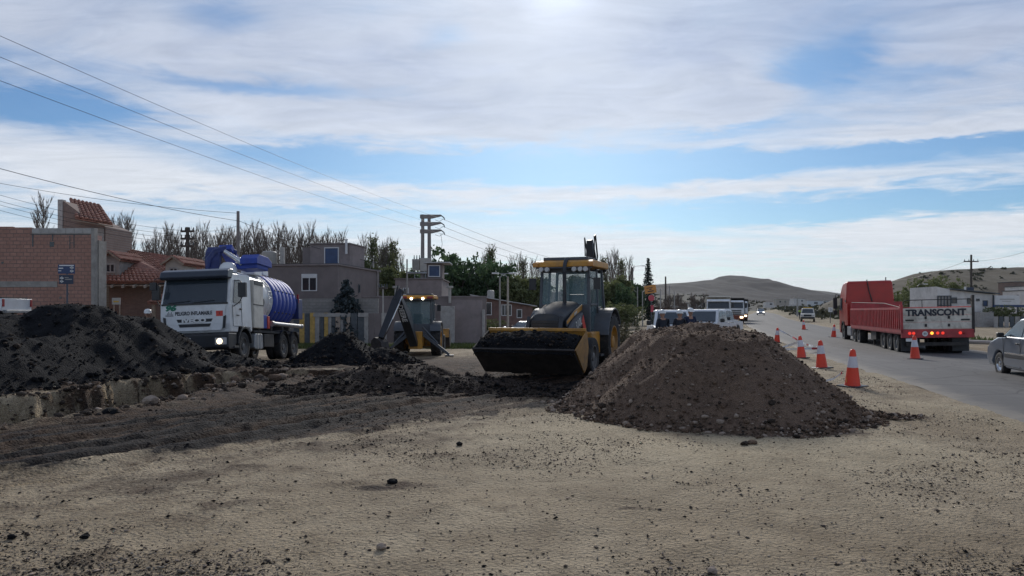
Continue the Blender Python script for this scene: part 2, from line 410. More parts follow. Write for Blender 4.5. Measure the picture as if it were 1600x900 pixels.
# ------------------------------------------------------------------ noise and terrain functions
_lat = rng.random((256, 256))
def vnoise(x, y):
    xi = np.floor(x).astype(int); yi = np.floor(y).astype(int); fx = x-xi; fy = y-yi
    fx = fx*fx*(3-2*fx); fy = fy*fy*(3-2*fy); a = _lat[xi & 255, yi & 255]; b = _lat[(xi+1) & 255, yi & 255]
    c = _lat[xi & 255, (yi+1) & 255]; e = _lat[(xi+1) & 255, (yi+1) & 255]
    return (a*(1-fx)+b*fx)*(1-fy)+(c*(1-fx)+e*fx)*fy
def fbm(x, y, o=4, g=.5):
    s, a, n = 0, 1, 0
    for i in range(o): s = s+a*(vnoise(x*2**i+i*17.3, y*2**i+i*9.1)-.5); n += a; a *= g
    return s/n*2
def sstep(v, a, b):
    t = np.clip((v-a)/(b-a), 0, 1); return t*t*(3-2*t)
def road_l(y):
    y = np.asarray(y, float); c = np.clip(y-30, 0, 120)
    return 4.75+.245*y+.0004*c*c+np.clip(y-150, 0, None)*.096
ROAD_W = 7.5
def road_z(y): return np.interp(y, [-50, 18, 30, 50, 72, 172, 420, 1200, 9000], [0, 0, -.10, -.02, .10, .75, 1.5, 5, 30])
def seg_dist(x, y, pts):
    best = np.full(np.shape(x), 1e9); sgn = np.zeros(np.shape(x)); par = np.zeros(np.shape(x)); L = 0
    for (x0, y0), (x1, y1) in zip(pts[:-1], pts[1:]):
        dx, dy = x1-x0, y1-y0; l = math.hypot(dx, dy)
        t = np.clip(((x-x0)*dx+(y-y0)*dy)/l**2, 0, 1); d = np.hypot(x-x0-t*dx, y-y0-t*dy)
        s = np.sign((x-x0)*dy-(y-y0)*dx); k = d < best
        best = np.where(k, d, best); sgn = np.where(k, s, sgn); par = np.where(k, L+t*l, par); L += l
    return best, sgn, par
TRENCH = [(-15, 3), (-10.4, 8.2), (-8.5, 11.4), (-7.85, 14.4), (-7.65, 17.2), (-6.9, 19.1), (-5.2, 20.3)]
TRACK = [(-12, 1.5), (-8, 5), (-5.4, 7.8), (-3.6, 10.8), (-2.0, 13.2), (.4, 16.4), (3, 20)]
def base_z(x, y):
    """broad shape of the land, without ruts and trench"""
    x = np.asarray(x, float); y = np.asarray(y, float)
    rl = road_l(y); rr = rl+ROAD_W*1.03; zr = road_z(y)
    zl = np.interp(y, [-50, 18, 25, 32, 40, 75, 200, 700, 9000], [0, 0, -.13, -.48, -.48, -.72, -.4, 4, 30])
    lift = sstep(-x, 13.5, 18.5)*sstep(y, 21, 26)*1.35*(1-sstep(y, 40, 60)*.5)*(1-sstep(y, 90, 200))
    zl = zl+lift
    zR = np.interp(y, [-50, 20, 40, 70, 110, 200, 420, 1200, 9000], [-.25, -.25, -.15, .15, .2, 1.2, 3.0, 6, 30])
    kl = sstep(rl-x, 4, 13+y*.05); kr = sstep(x-rr, .3, 4)
    return zr*(1-kl)*(1-kr)+zl*kl*(1-kr)+zR*kr
def ground_parts(x, y):
    x = np.asarray(x, float); y = np.asarray(y, float)
    z = base_z(x, y)
    near = 1-sstep(y, 26, 40)
    onroad = sstep(x, road_l(y)-.15, road_l(y)+.25)*(1-sstep(x, road_l(y)+ROAD_W*1.03-.25, road_l(y)+ROAD_W*1.03+.15))
    loose = 1-onroad
    td, ts, tp = seg_dist(x, y, TRACK); sd = td*ts               # + is towards the camera side
    n1 = fbm(x*.5+3, y*.5, 4); n2 = fbm(x*2.1, y*2.1+7, 4); n3 = fbm(x*7, y*7, 3)
    # ---- dark trampled soil
    b = np.interp(y, [3, 7.5, 10.7, 12.3, 14, 18, 24], [.7, 1.25, 2.4, 3.0, 3.5, 4.6, 5])
    dark = sstep(b+n1*.9+n2*1.0+n3*.7-sd, -.5, .95)
    dark *= 1-.62*sstep(-sd+n1*.8, 1.8, 3.0)*(1-sstep(y, 11, 15))*sstep(-x, 2.0, 4.0)          # sandy strip beside the trench
    dark *= 1-sstep(y+n1*4, 27, 38)*.75
    leftof = 1-sstep(x, road_l(y)-3.5, road_l(y)-1.5)
    dark *= leftof
    for (cx, cy, rx, ry, a) in ((-1.2, 6.65, .28, .10, .9), (-.95, 6.8, .5, .16, .55), (-2.6, 7.6, 1.3, .3, .45), (-.9, 8.3, 1.2, .35, .42), (1.0, 6.0, .35, .08, .5), (-3.6, 5.6, 1.5, .4, .28),
                                (-1.5, 5.2, 1.4, .3, .22), (3.3, 9.7, 2.2, .45, .6), (5.9, 11.2, .7, .2, .7)):
        q = ((x-cx)/rx)**2+((y-cy)/ry)**2; dark = np.maximum(dark, a*np.exp(-q)*(1+n3*.9+n2*.6))
    dark = np.maximum(dark, (.46+n2*.30+n3*.12)*sstep(b+4.0+n1*2.8+n2*1.2-sd, -.8, 3.2)*leftof*(1-sstep(y, 12, 15))*(1-sstep(x+n1*.8, -1.2, 1.0)))
    # streaks dragged along the track by wheels and buckets
    u2 = x*.93-y*.36; v2 = x*.36+y*.93; old = fbm(u2*2.4+11, v2*.14, 4)+.5*fbm(u2*6+4, v2*.2, 2)
    dark = np.maximum(dark, .30*sstep(old+n1*.3, .10, .5)*leftof)
    st = fbm(sd*3.6+31, tp*.11, 3)+.7*fbm(sd*9.0+3, tp*.16, 2)
    benv = sstep(sd, -2.6, -1.6)*(1-sstep(sd+n2*.6+n3*.4, b-.3, b+.6))*near
    black = sstep(st+.25*np.exp(-((sd-b*.55)/.45)**2), .10, .42)*benv*sstep(dark, .2, .6)
    dark = dark*(1-.45*sstep(-st, .16, .45)*benv*(sd < b*.7))
    # ---- ruts and tyre prints along the track
    env = sstep(sd, -3.2, -2.4)*(1-sstep(sd, .55, 1.2))*sstep(tp, 1, 4)*near
    wob = sd+.10*np.sin(tp*.9)+n1*.10
    rut = np.sin(wob*2*math.pi/.62)+.5*np.sin(wob*2*math.pi/.27+1.3)
    tread = np.sign(np.sin((tp*1.0+np.abs(np.sin(wob*5.1))*.22)*2*math.pi/.20))*(rut < -.3)
    z = z+env*(rut*.034+tread*.012)*loose+st*benv*.05*loose
    # faint older wheel marks crossing the sand
    u = x*.93-y*.36; z = z+(np.sin(u*2*math.pi/1.9+n1*2)*.008+np.sin(u*2*math.pi/.31)*.003)*near*loose*(1-dark)
    z = z+(n2*.020+n3*.012+n1*.02)*near*loose+dark*n3*.016*near+dark*n2*.010*near
    # ---- trench
    tt, tg, _ = seg_dist(x, y, TRENCH); ttn = tt+n2*.26+n1*.22+n3*.07
    tr = 1-sstep(ttn+n2*.22+n3*.16, .80, 1.46)
    z = z-2.3*tr-.10*(1-sstep(ttn, .9, 2.0))*(1-tr)+.06*np.exp(-((tt-2.0)/.38)**2)*(.7+n2)*near
    dark = np.where(tt < 1.75, np.clip(.46+n1*1.3+.85*sstep(-tt, -1.22, -.95)+n2*1.0+n3*.7, 0, 1), dark)
    # ---- grass strip before the houses and verge right of the road
    rr = road_l(y)+ROAD_W*1.03
    grass = sstep(y, 41.2, 42.5)*(1-sstep(y, 44.6, 46))*sstep(-x, .5, 3)*sstep(n1+.35, -.1, .3)
    grass = np.maximum(grass, sstep(x-rr, 2.2+.4, 3.2)*(1-sstep(x-rr, 4.6, 6.0))*sstep(n1+n2*.5, -.35, .25)*(1-sstep(y, 90, 140))*.9)
    grass = np.maximum(grass, sstep(y, 85, 150)*(.60+.35*n1+.3*n2)*(1-onroad))
    pale = sstep(y, 30, 36)*(1-sstep(y, 39, 41.5))*sstep(-x, 2, 6)*sstep(n1+n2*.6, -.1, .5)*.9
    pale = np.maximum(pale, sstep(x-(road_l(y)-2.6), 0, 1.5)*(1-sstep(x-road_l(y), 0, .6))*.55*sstep(n1+n2, -.5, .5))
    pale = np.maximum(pale, .95*np.exp(-((x-2.2)/4.2)**2-((y-9.6)/2.4)**2)*sstep(n1+n2*.5+.5, -.1, .6)*(1-np.clip(dark*1.5, 0, 1)))
    z = np.where(onroad > .5, z-.03-.10*sstep(y, 40, 120), z)
    return z, np.clip(dark, 0, 1), grass, np.clip(pale, 0, 1), np.clip(black, 0, 1)
def gz(x, y): return float(ground_parts(np.array([x]), np.array([y]))[0][0])
def bz(x, y): return float(base_z(np.array([x]), np.array([y]))[0])

def grow(a, step, end, g):
    o = [a]
    while abs(o[-1]-a) < abs(end-a): o.append(o[-1]+step); step *= g
    return o
def grid_mesh(name, X, Y, Z, mats, smooth=True, keep=None):
    ny, nx = X.shape; me = bpy.data.meshes.new(name)
    co = np.stack([X, Y, Z], -1).reshape(-1, 3).astype(np.float32)
    i = np.arange(nx*ny).reshape(ny, nx); q = np.stack([i[:-1, :-1], i[:-1, 1:], i[1:, 1:], i[1:, :-1]], -1).reshape(-1, 4)
    if keep is not None: q = q[keep.reshape(-1)[q].any(1)]
    me.vertices.add(len(co)); me.vertices.foreach_set('co', co.ravel()); me.loops.add(q.size); me.loops.foreach_set('vertex_index', q.ravel().astype(np.int32))
    me.polygons.add(len(q)); me.polygons.foreach_set('loop_start', np.arange(0, q.size, 4, dtype=np.int32)); me.polygons.foreach_set('loop_total', np.full(len(q), 4, np.int32))
    if smooth: me.polygons.foreach_set('use_smooth', np.ones(len(q), bool))
    me.update(calc_edges=True); me.validate()
    for m_ in (mats if isinstance(mats, (list, tuple)) else [mats]): me.materials.append(M[m_])
    return me
def add_obj(name, me, parent=None):
    o = bpy.data.objects.new(name, me); COL.objects.link(o); o.parent = parent; return o

# ---- soil and ground materials
def ground_mat():
    m_ = bpy.data.materials.new('ground'); m_.use_nodes = True; t = NT(m_.node_tree); b = t.n['Principled BSDF']; M['ground'] = m_
    tc = t.new('ShaderNodeTexCoord'); v = tc.outputs['Object']
    a = t.new('ShaderNodeAttribute', attribute_name='mask'); sp = t.new('ShaderNodeSeparateColor'); t.l.new(a.outputs['Color'], sp.inputs[0])
    big = t.noise(v, .35, 5, .6, .3); mid = t.noise(v, 2.6, 6, .65, .3); fin = t.noise(v, 22, 5, .7); gr = t.noise(v, 70, 3, .6)
    sand = t.mix(t.step(big, .32, .68), (.400, .308, .196), (.515, .415, .280))
    sand = t.mix(t.m('MULTIPLY', t.step(mid, .42, .70), .55), sand, (.225, .166, .098))
    sand = t.mix(t.m('MULTIPLY', t.step(fin, .50, .66), .50), sand, (.155, .120, .090))
    sand = t.mix(t.m('MULTIPLY', t.step(gr, .56, .70), .45), sand, (.43, .385, .32))
    soil = t.mix(t.step(mid, .35, .65), (.030, .020, .015), (.092, .056, .034))
    soil = t.mix(t.m('MULTIPLY', t.step(fin, .52, .68), .5), soil, (.145, .100, .068))
    soil = t.mix(t.m('MULTIPLY', t.step(gr, .60, .72), .35), soil, (.018, .015, .014))
    v2 = t.new('ShaderNodeTexVoronoi'); v2.inputs['Scale'].default_value = 30; t.l.new(v, v2.inputs['Vector'])
    v3 = t.new('ShaderNodeTexVoronoi'); v3.inputs['Scale'].default_value = 75; t.l.new(v, v3.inputs['Vector'])
    s2 = t.new('ShaderNodeSeparateColor'); t.l.new(v2.outputs['Color'], s2.inputs[0]); s3 = t.new('ShaderNodeSeparateColor'); t.l.new(v3.outputs['Color'], s3.inputs[0])
    clus = t.step(t.noise(v, .9, 4, .6, .4), .40, .66)
    k2 = t.m('MULTIPLY', t.m('LESS_THAN', v2.outputs['Distance'], t.m('MULTIPLY', s2.outputs[0], .42)), t.m('GREATER_THAN', t.m('ADD', s2.outputs[1], t.m('MULTIPLY', clus, .45)), .72))
    k3 = t.m('MULTIPLY', t.m('LESS_THAN', v3.outputs['Distance'], t.m('MULTIPLY', s3.outputs[0], .48)), t.m('GREATER_THAN', t.m('ADD', s3.outputs[1], t.m('MULTIPLY', clus, .45)), .62))
    sand = t.mix(t.m('MULTIPLY', k2, .75), sand, t.mix(s2.outputs[2], (.085, .065, .050), (.30, .255, .20)))  # dark specks: soil bits, and shadows of small pebbles put into the colour
    sand = t.mix(t.m('MULTIPLY', k3, .70), sand, t.mix(s3.outputs[2], (.080, .062, .048), (.34, .29, .23)))
    sand = t.mix(t.m('MULTIPLY', clus, .38), sand, (.165, .118, .070))
    soil = t.mix(t.m('MULTIPLY', a.outputs['Alpha'], t.step(t.m('ADD', mid, fin), .75, 1.15, .55, 1.0)), soil, (.011, .0105, .0115))
    e = t.m('ADD', sp.outputs[0], t.m('ADD', t.m('MULTIPLY', t.m('SUBTRACT', mid, .5), .7), t.m('MULTIPLY', t.m('SUBTRACT', fin, .5), .9)))
    dk = t.m('MULTIPLY', t.step(e, .22, .78), t.step(sp.outputs[0], .02, .2))
    c = t.mix(dk, sand, soil)
    c = t.mix(t.m('MULTIPLY', sp.outputs[2], t.step(fin, .36, .58)), c, (.61, .505, .335))
    gcol = t.mix(t.step(mid, .35, .65), (.055, .068, .026), (.125, .120, .060))
    c = t.mix(t.m('MULTIPLY', sp.outputs[1], t.step(t.m('ADD', fin, t.m('MULTIPLY', mid, .5)), .55, .85, .35, 1.0)), c, gcol)
    t.put(b.inputs['Base Color'], c); b.inputs['Roughness'].default_value = .92; b.inputs['Specular IOR Level'].default_value = .25
    vo = v2
    h = t.m('ADD', t.m('MULTIPLY', mid, .7), t.m('ADD', t.m('MULTIPLY', fin, .8), t.m('ADD', t.m('MULTIPLY', gr, .3), t.m('MULTIPLY', t.m('SUBTRACT', .35, vo.outputs['Distance']), .5))))
    bn = t.new('ShaderNodeBump'); bn.inputs['Strength'].default_value = 1.0; bn.inputs['Distance'].default_value = .05
    t.put(bn.inputs['Height'], h); t.l.new(bn.outputs[0], b.inputs['Normal'])
ground_mat()
def soil_mat(name, c0, c1, c2, scale=5.0, bump=1.0):
    m_ = bpy.data.materials.new(name); m_.use_nodes = True; t = NT(m_.node_tree); b = t.n['Principled BSDF']; M[name] = m_
    tc = t.new('ShaderNodeTexCoord'); v = tc.outputs['Object']; g = t.new('ShaderNodeNewGeometry')
    big = t.noise(v, .7, 5, .6, .4); mid = t.noise(v, scale, 6, .68, .3); fin = t.noise(v, scale*7, 5, .7)
    c = t.mix(t.step(mid, .34, .66), c0, c1); c = t.mix(t.m('MULTIPLY', t.step(fin, .52, .70), .55), c, c2)
    c = t.mix(t.m('MULTIPLY', t.step(big, .42, .66), .45), c, tuple(x*1.25 for x in c1))
    c = t.mix(t.m('MULTIPLY', g.outputs['Random Per Island'], .4), c, c2)
    t.put(b.inputs['Base Color'], c); b.inputs['Roughness'].default_value = .95; b.inputs['Specular IOR Level'].default_value = .2
    vo = t.new('ShaderNodeTexVoronoi'); vo.inputs['Scale'].default_value = scale*5; t.l.new(v, vo.inputs['Vector'])
    bn = t.new('ShaderNodeBump'); bn.inputs['Strength'].default_value = bump; bn.inputs['Distance'].default_value = .05
    t.put(bn.inputs['Height'], t.m('ADD', t.m('ADD', t.m('MULTIPLY', mid, .6), fin), t.m('MULTIPLY', t.m('SUBTRACT', .4, vo.outputs['Distance']), .8))); t.l.new(bn.outputs[0], b.inputs['Normal'])
soil_mat('soil_brown', (.125, .082, .058), (.228, .152, .106), (.345, .242, .172), 8.5)
soil_mat('stone_brown', (.22, .165, .13), (.31, .24, .19), (.40, .33, .27), 3.0, .4)
soil_mat('soil_black', (.0045, .0050, .0066), (.0095, .0100, .0125), (.021, .0215, .0245), 6)
soil_mat('soil_mixed', (.030, .024, .021), (.068, .050, .040), (.125, .094, .073), 6)
soil_mat('stone_mix', (.15, .125, .10), (.24, .205, .165), (.32, .28, .235), 3.0, .4)
soil_mat('stone_dark', (.035, .028, .025), (.07, .054, .044), (.12, .096, .078), 3.0, .4)
soil_mat('hill_mesa', (.013, .014, .018), (.027, .025, .028), (.043, .038, .038), .012, 1.0)
soil_mat('hill_bluff', (.080, .068, .048), (.130, .110, .080), (.175, .150, .112), .06, 1.0)
soil_mat('hill_dark', (.060, .060, .050), (.090, .084, .066), (.11, .10, .085), .006, .3)

def asphalt():
    m_ = bpy.data.materials.new('asphalt'); m_.use_nodes = True; t = NT(m_.node_tree); b = t.n['Principled BSDF']; M['asphalt'] = m_
    tc = t.new('ShaderNodeTexCoord'); v = tc.outputs['Object']
    a = t.new('ShaderNodeAttribute', attribute_name='lane'); sp = t.new('ShaderNodeSeparateColor'); t.l.new(a.outputs['Color'], sp.inputs[0])
    u = sp.outputs[0]; mid = t.noise(v, .8, 6, .6, .4); fin = t.noise(v, 35, 4, .7); st = t.noise(t.comb(t.m('MULTIPLY', u, 26.0), t.m('MULTIPLY', sp.outputs[1], 60.0), 0.0), 1.0, 5, .6)
    c = t.mix(t.step(mid, .35, .65), (.092, .088, .086), (.122, .116, .112))
    c = t.mix(t.m('MULTIPLY', t.step(st, .48, .68), .55), c, (.165, .155, .143))
    c = t.mix(t.m('MULTIPLY', t.step(fin, .55, .75), .3), c, (.06, .058, .058))
    lanes = t.m('ADD', t.m('MULTIPLY', t.m('SINE', t.m('MULTIPLY', u, 25.1)), .5), .5)
    c = t.mix(t.m('MULTIPLY', t.m('MULTIPLY', lanes, t.step(mid, .3, .6)), .42), c, (.062, .060, .060))
    crk = t.new('ShaderNodeTexVoronoi', feature='DISTANCE_TO_EDGE'); crk.inputs['Scale'].default_value = .42; t.put(crk.inputs['Vector'], t.vm('ADD', v, t.comb(t.m('MULTIPLY', mid, 2.0), t.m('MULTIPLY', fin, .3), 0.0)))
    c = t.mix(t.m('MULTIPLY', t.step(crk.outputs['Distance'], .004, .02, 1.0, 0.0), .7), c, (.035, .034, .034))
    # dust and gravel dragged over the edges
    edge = t.m('MINIMUM', u, t.m('SUBTRACT', 1.0, u))
    ed = t.step(t.m('ADD', edge, t.m('MULTIPLY', t.m('SUBTRACT', t.noise(v, 1.3, 6, .7), .5), .16)), -.01, .085, 1.0, 0.0)
    c = t.mix(t.m('MULTIPLY', ed, .85), c, (.235, .205, .165))
    t.put(b.inputs['Base Color'], c); b.inputs['Roughness'].default_value = .78; b.inputs['Specular IOR Level'].default_value = .3
    bn = t.new('ShaderNodeBump'); bn.inputs['Strength'].default_value = .35; bn.inputs['Distance'].default_value = .006
    t.put(bn.inputs['Height'], fin); t.l.new(bn.outputs[0], b.inputs['Normal'])
asphalt()

# ------------------------------------------------------------------ ground, road, hills
def make_ground():
    fx = list(np.arange(-13, 9.01, .075)); fy = list(np.arange(4.2, 24, .075))
    xs = sorted(set([round(v, 4) for v in grow(-13, -.09, 9000, 1.10)[1:]] + [round(v, 4) for v in fx] + [round(v, 4) for v in grow(9, .09, 9000, 1.09)[1:]]))
    ys = sorted(set([round(v, 4) for v in grow(4.2, -.12, 40, 1.2)[1:]] + [round(v, 4) for v in fy] + [round(v, 4) for v in grow(24, .09, 12000, 1.055)[1:]]))
    X, Y = np.meshgrid(np.array(xs), np.array(ys)); Z, dk, gr, pl, bl = ground_parts(X, Y)
    me = grid_mesh('ground', X, Y, Z, 'ground')
    ca = me.color_attributes.new('mask', 'FLOAT_COLOR', 'POINT')
    ca.data.foreach_set('color', np.stack([dk, gr, pl, bl], -1).reshape(-1).astype(np.float32))
    tag(add_obj('ground', me), 'trampled sandy ground of the roadside lot', kind='structure')
make_ground()
def make_road():
    ys = np.array(list(np.arange(-15, 60, 1.0))+grow(60, 1.2, 900, 1.04)); us = np.linspace(0, 1, 15)
    Y, U = np.meshgrid(ys, us, indexing='ij'); X = road_l(Y)+U*ROAD_W*1.03
    Z = road_z(Y)+.012+.05*(1-(2*U-1)**2)
    X = X+np.where(U == 0, fbm(Y*.7, Y*0+2)*.25, 0)+np.where(U == 1, fbm(Y*.6, Y*0+9)*.25, 0)
    Z = np.where((U == 0) | (U == 1), Z-.03, Z)
    me = grid_mesh('road', X, Y, Z, 'asphalt')
    ca = me.color_attributes.new('lane', 'FLOAT_COLOR', 'POINT')
    ca.data.foreach_set('color', np.stack([U, Y/1000, U*0, U*0+1], -1).reshape(-1).astype(np.float32))
    tag(add_obj('road', me), 'dusty grey two lane asphalt road', kind='structure')
make_road()

def hill(name, label, pts, d, depth, base, m_, rough=.06, front=.75, nx=160, ny=40, nscale=1.0, x_pad=.0):
    """a ridge whose skyline stands at distance d: pts = (photo column, photo row) of that skyline"""
    px = np.array([p[0] for p in pts], float); hx = (px-800)/FPX*d; hz = CAM_H+(HOR-np.array([p[1] for p in pts], float))/FPX*d
    xs = np.linspace(hx[0], hx[-1], nx); ts = np.linspace(0, 1, ny)
    X, T = np.meshgrid(xs, ts); H = np.interp(X, hx, hz)
    k = 2; H = sum(np.interp(X+o*(xs[1]-xs[0]), hx, hz) for o in range(-k, k+1))/(2*k+1)
    Y = d-depth*front+T*depth
    s = np.where(T < front, T/front, np.clip(1-(T-front)/(1-front), 0, 1))
    prof = sstep(s, 0, 1)*.6+.4*s**1.5
    n = fbm(X/(depth*.16)*nscale, Y/(depth*.16)*nscale, 5)
    gul = -np.abs(fbm(X/(depth*.07)*nscale+5, Y/(depth*.25)*nscale, 4))
    Z = base+(H-base)*prof*(1+(n*rough+gul*rough*1.6)*(1-s**6))
    tag(add_obj(name, grid_mesh(name, X, Y, Z, m_)), label, kind='structure'); return X, Y, Z
HILLS = {}
HILLS['far'] = hill('hill', 'far blue grey ridge on the horizon', [(700, 470), (1000, 462), (1180, 456), (1215, 455), (1245, 452), (1275, 453), (1300, 458), (1340, 462), (1450, 466), (1650, 470), (1900, 478)], 5600, 2400, 10, 'hill_dark', .08)
HILLS['mesa'] = hill('hill', 'distant brown flat topped mesa hill behind the road', [(800, 462), (930, 450), (1000, 446), (1040, 443), (1080, 440), (1098, 438), (1114, 436.5), (1124, 431.5), (1136, 430), (1160, 430.5), (1171, 434), (1184, 441), (1196, 447.5), (1208, 453), (1225, 461), (1250, 470), (1280, 482)], 3000, 2000, 5, 'hill_mesa', .17, nx=420, ny=70)
HILLS['low'] = hill('hill', 'low olive slope below the mesa', [(900, 475), (1000, 463), (1060, 459), (1120, 466), (1170, 474), (1230, 480), (1300, 478), (1380, 476), (1420, 482)], 900, 500, 1.0, 'hill_dark', .12)
HILLS['bluff'] = hill('hill', 'dry tan bluff dotted with shrubs on the right', [(1262, 488), (1290, 476), (1320, 461), (1350, 452), (1378, 444), (1400, 437), (1425, 428), (1450, 423.5), (1480, 420.5), (1510, 419), (1540, 417.5), (1600, 417), (1750, 416), (2000, 425), (2400, 460)], 420, 230, .6, 'hill_bluff', .16, nx=260, ny=70)
HILLS['bank'] = hill('hill', 'brown earth cutting beside the road bend', [(1268, 491), (1280, 481), (1295, 472), (1312, 465), (1335, 461), (1380, 462), (1450, 468), (1540, 478), (1600, 486)], 215, 90, -.2, 'hill_bluff', .12)

# ------------------------------------------------------------------ loose stones, clods and soil piles
def _ico():
    bm = bmesh.new(); bmesh.ops.create_icosphere(bm, subdivisions=1, radius=1); v = np.array([p.co[:] for p in bm.verts]); f = np.array([[q.index for q in fc.verts] for fc in bm.faces]); bm.free(); return v, f
ICO_V, ICO_F = _ico()
ICO_VAR = [ICO_V*(1+rng.normal(0, .20, (len(ICO_V), 1)))*np.array([1, rng.uniform(.6, 1), rng.uniform(.5, .85)]) for _ in range(10)]
OCT_V = np.array([(1, 0, 0), (-1, 0, 0), (0, 1, 0), (0, -1, 0), (0, 0, 1), (.2, .1, -.6)], float); OCT_F = np.array([(0, 2, 4), (2, 1, 4), (1, 3, 4), (3, 0, 4), (2, 0, 5), (1, 2, 5), (3, 1, 5), (0, 3, 5)])
OCT_VAR = [OCT_V*(1+rng.normal(0, .22, (6, 1)))*np.array([1, rng.uniform(.6, 1), rng.uniform(.45, .8)])+rng.normal(0, .12, (6, 3)) for _ in range(10)]
def stones(name, P, S, mats, parent=None, sink=.3, low=False):
    """P (n,3) ground points, S (n) radii: one mesh of loose stones"""
    TV, TF, VAR = (OCT_V, OCT_F, OCT_VAR) if low else (ICO_V, ICO_F, ICO_VAR); n = len(P); nv, nf = len(TV), len(TF); V = np.zeros((n, nv, 3)); ang = rng.uniform(0, 6.28, n); w = rng.integers(0, 10, n)
    for k in range(10):
        i = np.where(w == k)[0]; b = VAR[k][None]*S[i, None, None]; c, s = np.cos(ang[i])[:, None], np.sin(ang[i])[:, None]
        V[i, :, 0] = b[:, :, 0]*c-b[:, :, 1]*s; V[i, :, 1] = b[:, :, 0]*s+b[:, :, 1]*c; V[i, :, 2] = b[:, :, 2]
    V += P[:, None, :]; V[:, :, 2] += (S*(.6-sink))[:, None]
    F = (TF[None]+np.arange(n)[:, None, None]*nv).reshape(-1, 3).astype(np.int32)
    me = bpy.data.meshes.new(name); me.vertices.add(n*nv); me.vertices.foreach_set('co', V.reshape(-1).astype(np.float32))
    me.loops.add(F.size); me.loops.foreach_set('vertex_index', F.ravel()); me.polygons.add(len(F))
    me.polygons.foreach_set('loop_start', np.arange(0, F.size, 3, dtype=np.int32)); me.polygons.foreach_set('loop_total', np.full(len(F), 3, np.int32)); me.update(calc_edges=True)
    for m_ in mats: me.materials.append(M[m_])
    if len(mats) > 1: me.polygons.foreach_set('material_index', np.repeat(rng.integers(0, len(mats), n), nf).astype(np.int32))
    o = add_obj(name, me, parent); o['kind'] = 'stuff'; return o

def pile(name, label, x0, x1, y0, y1, step, fn, m_, clods, csize, cmat, cat='soil pile', face=None):
    xs = np.arange(x0, x1+step/2, step); ys = np.arange(y0, y1+step/2, step); X, Y = np.meshgrid(xs, ys)
    g = lambda x, y: base_z(x, y)
    H = fn(X, Y); lum = fbm(X*.9+7, Y*.9, 3)*.10+fbm(X*2.2, Y*2.2, 3)*.07+fbm(X*5, Y*5+3, 3)*.045+fbm(X*13, Y*13+3, 2)*.022
    Hn = H+lum*np.clip(H*3, 0, 1); Z = g(X, Y)+np.where(H > .004, Hn, -.08+np.minimum(H, 0)*.3)-.01
    o = add_obj(name, grid_mesh(name, X, Y, Z, m_, keep=H > -.01)); tag(o, label, cat, 'piles of excavated soil')
    n = clods*3; cx = rng.uniform(x0, x1, n); cy = rng.uniform(y0, y1, n); h = fn(cx, cy); ok = (h > -.05) & (rng.random(n) < np.where(h < .12, 1.0, .55)); cx, cy, h = cx[ok][:clods], cy[ok][:clods], h[ok][:clods]
    lum = fbm(cx*.9+7, cy*.9, 3)*.10+fbm(cx*2.2, cy*2.2, 3)*.07+fbm(cx*5, cy*5+3, 3)*.045+fbm(cx*13, cy*13+3, 2)*.022
    cz = g(cx, cy)+np.where(h > .004, h+lum*np.clip(h*3, 0, 1), 0)
    s = csize*np.exp(rng.normal(0, .55, len(cx)))*np.where(h < .25, 1.25, .85); s = np.minimum(s, np.where(h < .22, csize*7, csize*4)); big = (rng.random(len(s)) < .03) & (h < .5); s = np.where(big, csize*rng.uniform(3, 6, len(s)), s)
    stones('clods', np.stack([cx, cy, cz], -1), s, cmat, o); return o
def cone_h(x, y, cx, cy, rx, ry, h, top=.25, foot=1.0, wob=.08, seed=0):
    a = np.arctan2((y-cy)/ry, (x-cx)/rx); r = np.hypot((x-cx)/rx, (y-cy)/ry)*(1+wob*np.sin(a*3+seed)+wob*.6*np.sin(a*7+seed*2)+wob*.5*np.sin(a*13+seed))
    v = np.sqrt(np.maximum(1-r, 0)**2+1e-9); t = np.clip((1-r)/(1-top), -1, 1.35)
    k = t-np.clip(t-.86, 0, 1)*.78                       # flattened crown
    k = np.where(t < .18, t*.72+np.clip(t, 0, .18)**2*1.0, k-.018)
    return h*k
def beside_trench(x, y, h):
    td, ts, _ = seg_dist(x, y, TRENCH); s = td*ts+fbm(x*1.7, y*1.7, 3)*.12
    return np.minimum(h, np.where(y < 21.2, (-s-1.68)*.95, h))
pile('soil_pile', 'large brown soil heap in the foreground beside the traffic cones', -.6, 7.4, 8.6, 17.2, .06,
     lambda x, y: np.maximum.reduce([cone_h(x, y, 3.28, 12.7, 2.42, 3.30, 1.40, .30, wob=.03, seed=1.0), cone_h(x, y, 3.05, 13.6, 2.0, 2.5, 1.36, .30, wob=.03, seed=2), cone_h(x, y, 3.8, 13.4, 2.0, 2.4, 1.34, .30, wob=.03, seed=4),
                                     cone_h(x, y, 1.55, 12.2, .8, 1.0, .20, .2, seed=3), cone_h(x, y, 5.25, 11.3, .62, .30, .10, .2, wob=.12, seed=5)]),
     'soil_brown', 17000, .0105, ['soil_brown', 'soil_brown', 'soil_mixed', 'soil_brown', 'stone_brown'])
